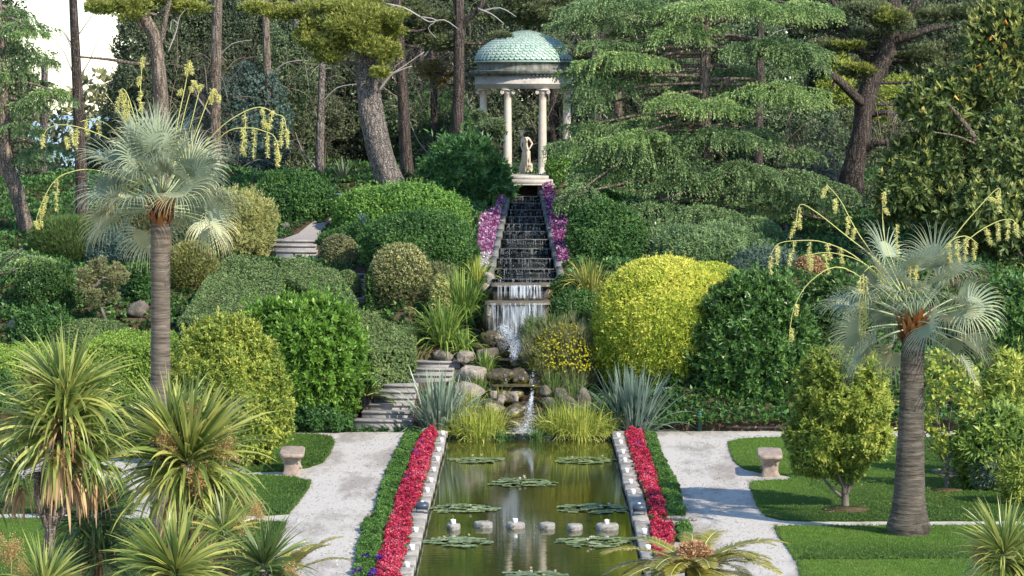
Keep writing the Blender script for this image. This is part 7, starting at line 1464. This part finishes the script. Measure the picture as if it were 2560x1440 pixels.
# ================================================================ the wood behind
BG = [ # u0,u1,vt,vb,D,leaf,label
 (400, 640, -40, 470, 100, 'darkoak', 'dark ivy hung tree right of the left palm crown'), (560, 860, -60, 460, 102, 'darkoak', 'broad dark evergreen tree behind the path top'), (740, 960, 120, 480, 104, 'darkoak', 'dark evergreen behind the leaning pine, left side'),
 (480, 700, 180, 470, 97, 'blue', 'grey twiggy mass of ivy and stems beside the left palm tassels'), (640, 800, 60, 300, 99, 'oak', 'mottled evergreen crown above the grey twiggy mass'),
 (290, 450, -60, 160, 99, 'darkoak', 'dark pine like crown right of the sky gap'), (262, 400, 200, 340, 101, 'darkoak', 'dark foliage behind the left palm, right of the sky gap'), (210, 400, 330, 560, 103, 'darkoak', 'dark undergrowth behind the left palm crown'),
 (-80, 70, -60, 140, 98, 'darkoak', 'dark crown in the top left corner'), (-60, 90, 150, 420, 99, 'darkoak', 'dark crown at the left edge behind the cedar'), (-80, 175, 430, 620, 101, 'oak', 'greyish bushes seen between the trunks at the far left'),
 (940, 1160, 200, 420, 103, 'oak', 'mid green crown between the two straight trunks'), (940, 1100, 60, 280, 106, 'darkoak', 'dark crown above the mid green one between the trunks'), (1050, 1200, 330, 500, 100, 'darkoak', 'dark undergrowth left of the temple'),
 (1040, 1190, 240, 360, 101, 'ivy', 'fresh green branch mass left of the temple'), (1180, 1300, 200, 440, 103, 'darkoak', 'dark foliage seen through the left temple columns'), (1280, 1420, 260, 460, 106, 'oak', 'leafy growth seen through the middle of the temple'),
 (1390, 1560, 180, 460, 104, 'darkoak', 'dark foliage right of the temple columns'), (1150, 1260, -60, 130, 104, 'darkoak', 'dark crown left above the temple dome'), (1240, 1500, -80, 110, 106, 'darkoak', 'dark crown directly above the temple dome'), (1020, 1200, -60, 130, 107, 'darkoak', 'dark crown in the top middle left of the dome'),
 (1480, 1760, -80, 260, 107, 'darkoak', 'dark crown behind the top of the cedar, left'), (1700, 2000, -80, 260, 108, 'darkoak', 'dark crown behind the top of the cedar, right'), (1960, 2200, -80, 300, 107, 'darkoak', 'dark crown behind the gnarled pine limbs'), (2200, 2500, -80, 260, 108, 'darkoak', 'dark crown at the top right behind the pine'), (2380, 2640, 60, 420, 106, 'darkoak', 'dark crown behind the magnolia'),
 (2000, 2160, 280, 560, 98, 'darkoak', 'very dark gap filling evergreen left of the gnarled trunk'), (2140, 2320, 330, 640, 97, 'darkoak', 'very dark evergreen right of the gnarled trunk'), (780, 980, -80, 130, 104, 'darkoak', 'dark crown behind the yellow pine canopy')]
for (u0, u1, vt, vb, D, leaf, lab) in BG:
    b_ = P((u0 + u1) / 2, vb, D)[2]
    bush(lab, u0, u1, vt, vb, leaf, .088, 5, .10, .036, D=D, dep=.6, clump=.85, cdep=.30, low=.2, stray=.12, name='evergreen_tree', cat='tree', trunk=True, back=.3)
# slim trunks in the wood
for (pts, D, bark, lab) in [([(662, -20, 18), (668, 200, 20), (672, 440, 24)], 97, 'bark_tan', 'slim greyish trunk left of the path top'), ([(742, -20, 14), (738, 220, 16), (744, 440, 20)], 99, 'bark_grey', 'thin pale trunk in the shade above the path top'), ([(1080, 120, 16), (1086, 250, 18), (1084, 400, 20)], 99, 'bark_dark', 'thin dark trunk between the two straight pines'),
  ([(1905, -20, 18), (1900, 120, 20), (1896, 300, 24)], 94, 'bark_dark', 'dark stem right of the cedar trunk near the top'), ([(1545, -20, 18), (1540, 100, 20), (1546, 330, 24)], 98, 'bark_tan', 'dull brown trunk right of the shaggy furrowed pine'), ([(1060, -20, 14), (1052, 150, 15), (1056, 330, 18)], 103, 'bark_dark', 'faint dark trunk right of the leaning pine pair'),
  ([(545, -20, 26), (540, 150, 26), (538, 300, 28), (540, 460, 32)], 96, 'bark_tan', 'pale trunk half hidden in ivy right of the left palm'), ([(806, 160, 16), (802, 260, 18), (798, 430, 24)], 97, 'bark_grey', 'greyish trunk left of the leaning pine'),
  ([(112, 150, 16), (110, 300, 18), (108, 480, 20)], 100, 'bark_grey', 'thin trunk between the left cedar and the slender trunk'), ([(1960, 560, 16), (1975, 650, 20), (1985, 700, 24)], 84, 'bark_dark', 'dark stem behind the right palm flower stalks')]:
    conifer('bare_trunk', lab, 'tree trunk', D, pts, [], [], 'pinedark', bark, 'bare', dead=[[(pts[1][0], pts[1][1], 0, 4), (pts[1][0] + 40, pts[1][1] - 40, -.2, 2.5), (pts[1][0] + 90, pts[1][1] - 50, -.2, 1.2)], [(pts[2][0], pts[2][1], 0, 4), (pts[2][0] - 40, pts[2][1] - 50, -.2, 2.5), (pts[2][0] - 60, pts[2][1] - 100, -.2, 1.2)]])
conifer('olive_shrub_tree', 'airy olive toned small tree with a pale slanting trunk, left bank', 'tree', 74.8, [(252, 720, 6), (250, 760, 8), (262, 800, 10)], [], [(250, 700, 120, 70, 0), (215, 700, 70, 60, -.1), (290, 690, 80, 70, -.1), (250, 665, 60, 50, .1), (230, 740, 70, 50, -.1), (280, 740, 60, 40, 0)], 'olive', 'twig', 'puff', L=.07, W=.016, dens=1.6)
for (u0, u1, v0, v1, D, n, lab) in ((440, 600, 150, 460, 96.2, 300, 'grey tangle of thin bare stems right of the left palm'), (600, 830, 150, 450, 98.5, 420, 'grey tangle of thin bare stems above the path top'), (1000, 1180, 100, 330, 98.5, 260, 'thin bare twigs between the straight trunks'),
  (1300, 1420, 230, 430, 103, 130, 'thin bare twigs seen through the temple'), (1950, 2130, 330, 520, 91, 260, 'brown twigs left of the gnarled pine'), (2190, 2330, 300, 480, 86, 200, 'grey hanging twigs right of the gnarled pine trunk'), (1560, 1760, 150, 330, 96, 200, 'thin twigs behind the cedar boughs'), (1420, 1520, 60, 300, 96, 120, 'shaggy twigs around the furrowed pine')):
    a = P(rs.uniform(u0, u1, n), rs.uniform(v0, v1, n), D + rs.uniform(-.8, .8, n)); g = Geo(); strips(g, a, np.c_[.6 * rs.randn(n), .3 * rs.randn(n), .9 + .5 * rs.randn(n)], rs.uniform(.5, 1.6, n), rs.uniform(.010, .024, n), 6, rs.uniform(.1, .6, n), twist=.8)
    for q in range(2): j = rs.randint(0, n, n); strips(g, a[j] + .2 * rs.randn(n, 3), rs.randn(n, 3) + [0, 0, .3], rs.uniform(.2, .6, n), .010, 4, .3)
    tag(g.build('bare_twigs', LM['twigs'], origin=a.mean(0)), lab, 'twigs', kind='stuff')
# far wood closing the view: one leafy mass nobody could count
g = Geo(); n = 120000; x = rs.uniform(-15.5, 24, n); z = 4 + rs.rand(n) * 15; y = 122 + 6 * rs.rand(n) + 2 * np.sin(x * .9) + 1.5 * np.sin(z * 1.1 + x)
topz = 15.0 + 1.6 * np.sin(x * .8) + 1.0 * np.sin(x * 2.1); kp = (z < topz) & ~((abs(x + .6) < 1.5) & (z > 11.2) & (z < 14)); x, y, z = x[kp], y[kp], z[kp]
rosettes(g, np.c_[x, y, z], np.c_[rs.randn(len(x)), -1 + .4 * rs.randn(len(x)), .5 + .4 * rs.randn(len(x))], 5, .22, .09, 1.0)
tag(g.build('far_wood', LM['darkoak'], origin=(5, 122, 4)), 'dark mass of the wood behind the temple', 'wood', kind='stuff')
g = Geo(); n = 12000; x = rs.uniform(-40, -9, n); z = -8 + 16.5 * rs.rand(n) ** .8; y = 135 + 8 * rs.rand(n); z = z + 1.2 * np.sin(x * .7) + .8 * np.sin(x * 1.9)
rosettes(g, np.c_[x, y, z], np.c_[rs.randn(n), -1 + .4 * rs.randn(n), .8 + .4 * rs.randn(n)], 5, .35, .16, 1.0)
tag(g.build('far_bushes', LM['olive'], origin=(-20, 135, -8)), 'pale distant bushes below the sky gap at the far left', 'bushes', kind='stuff')
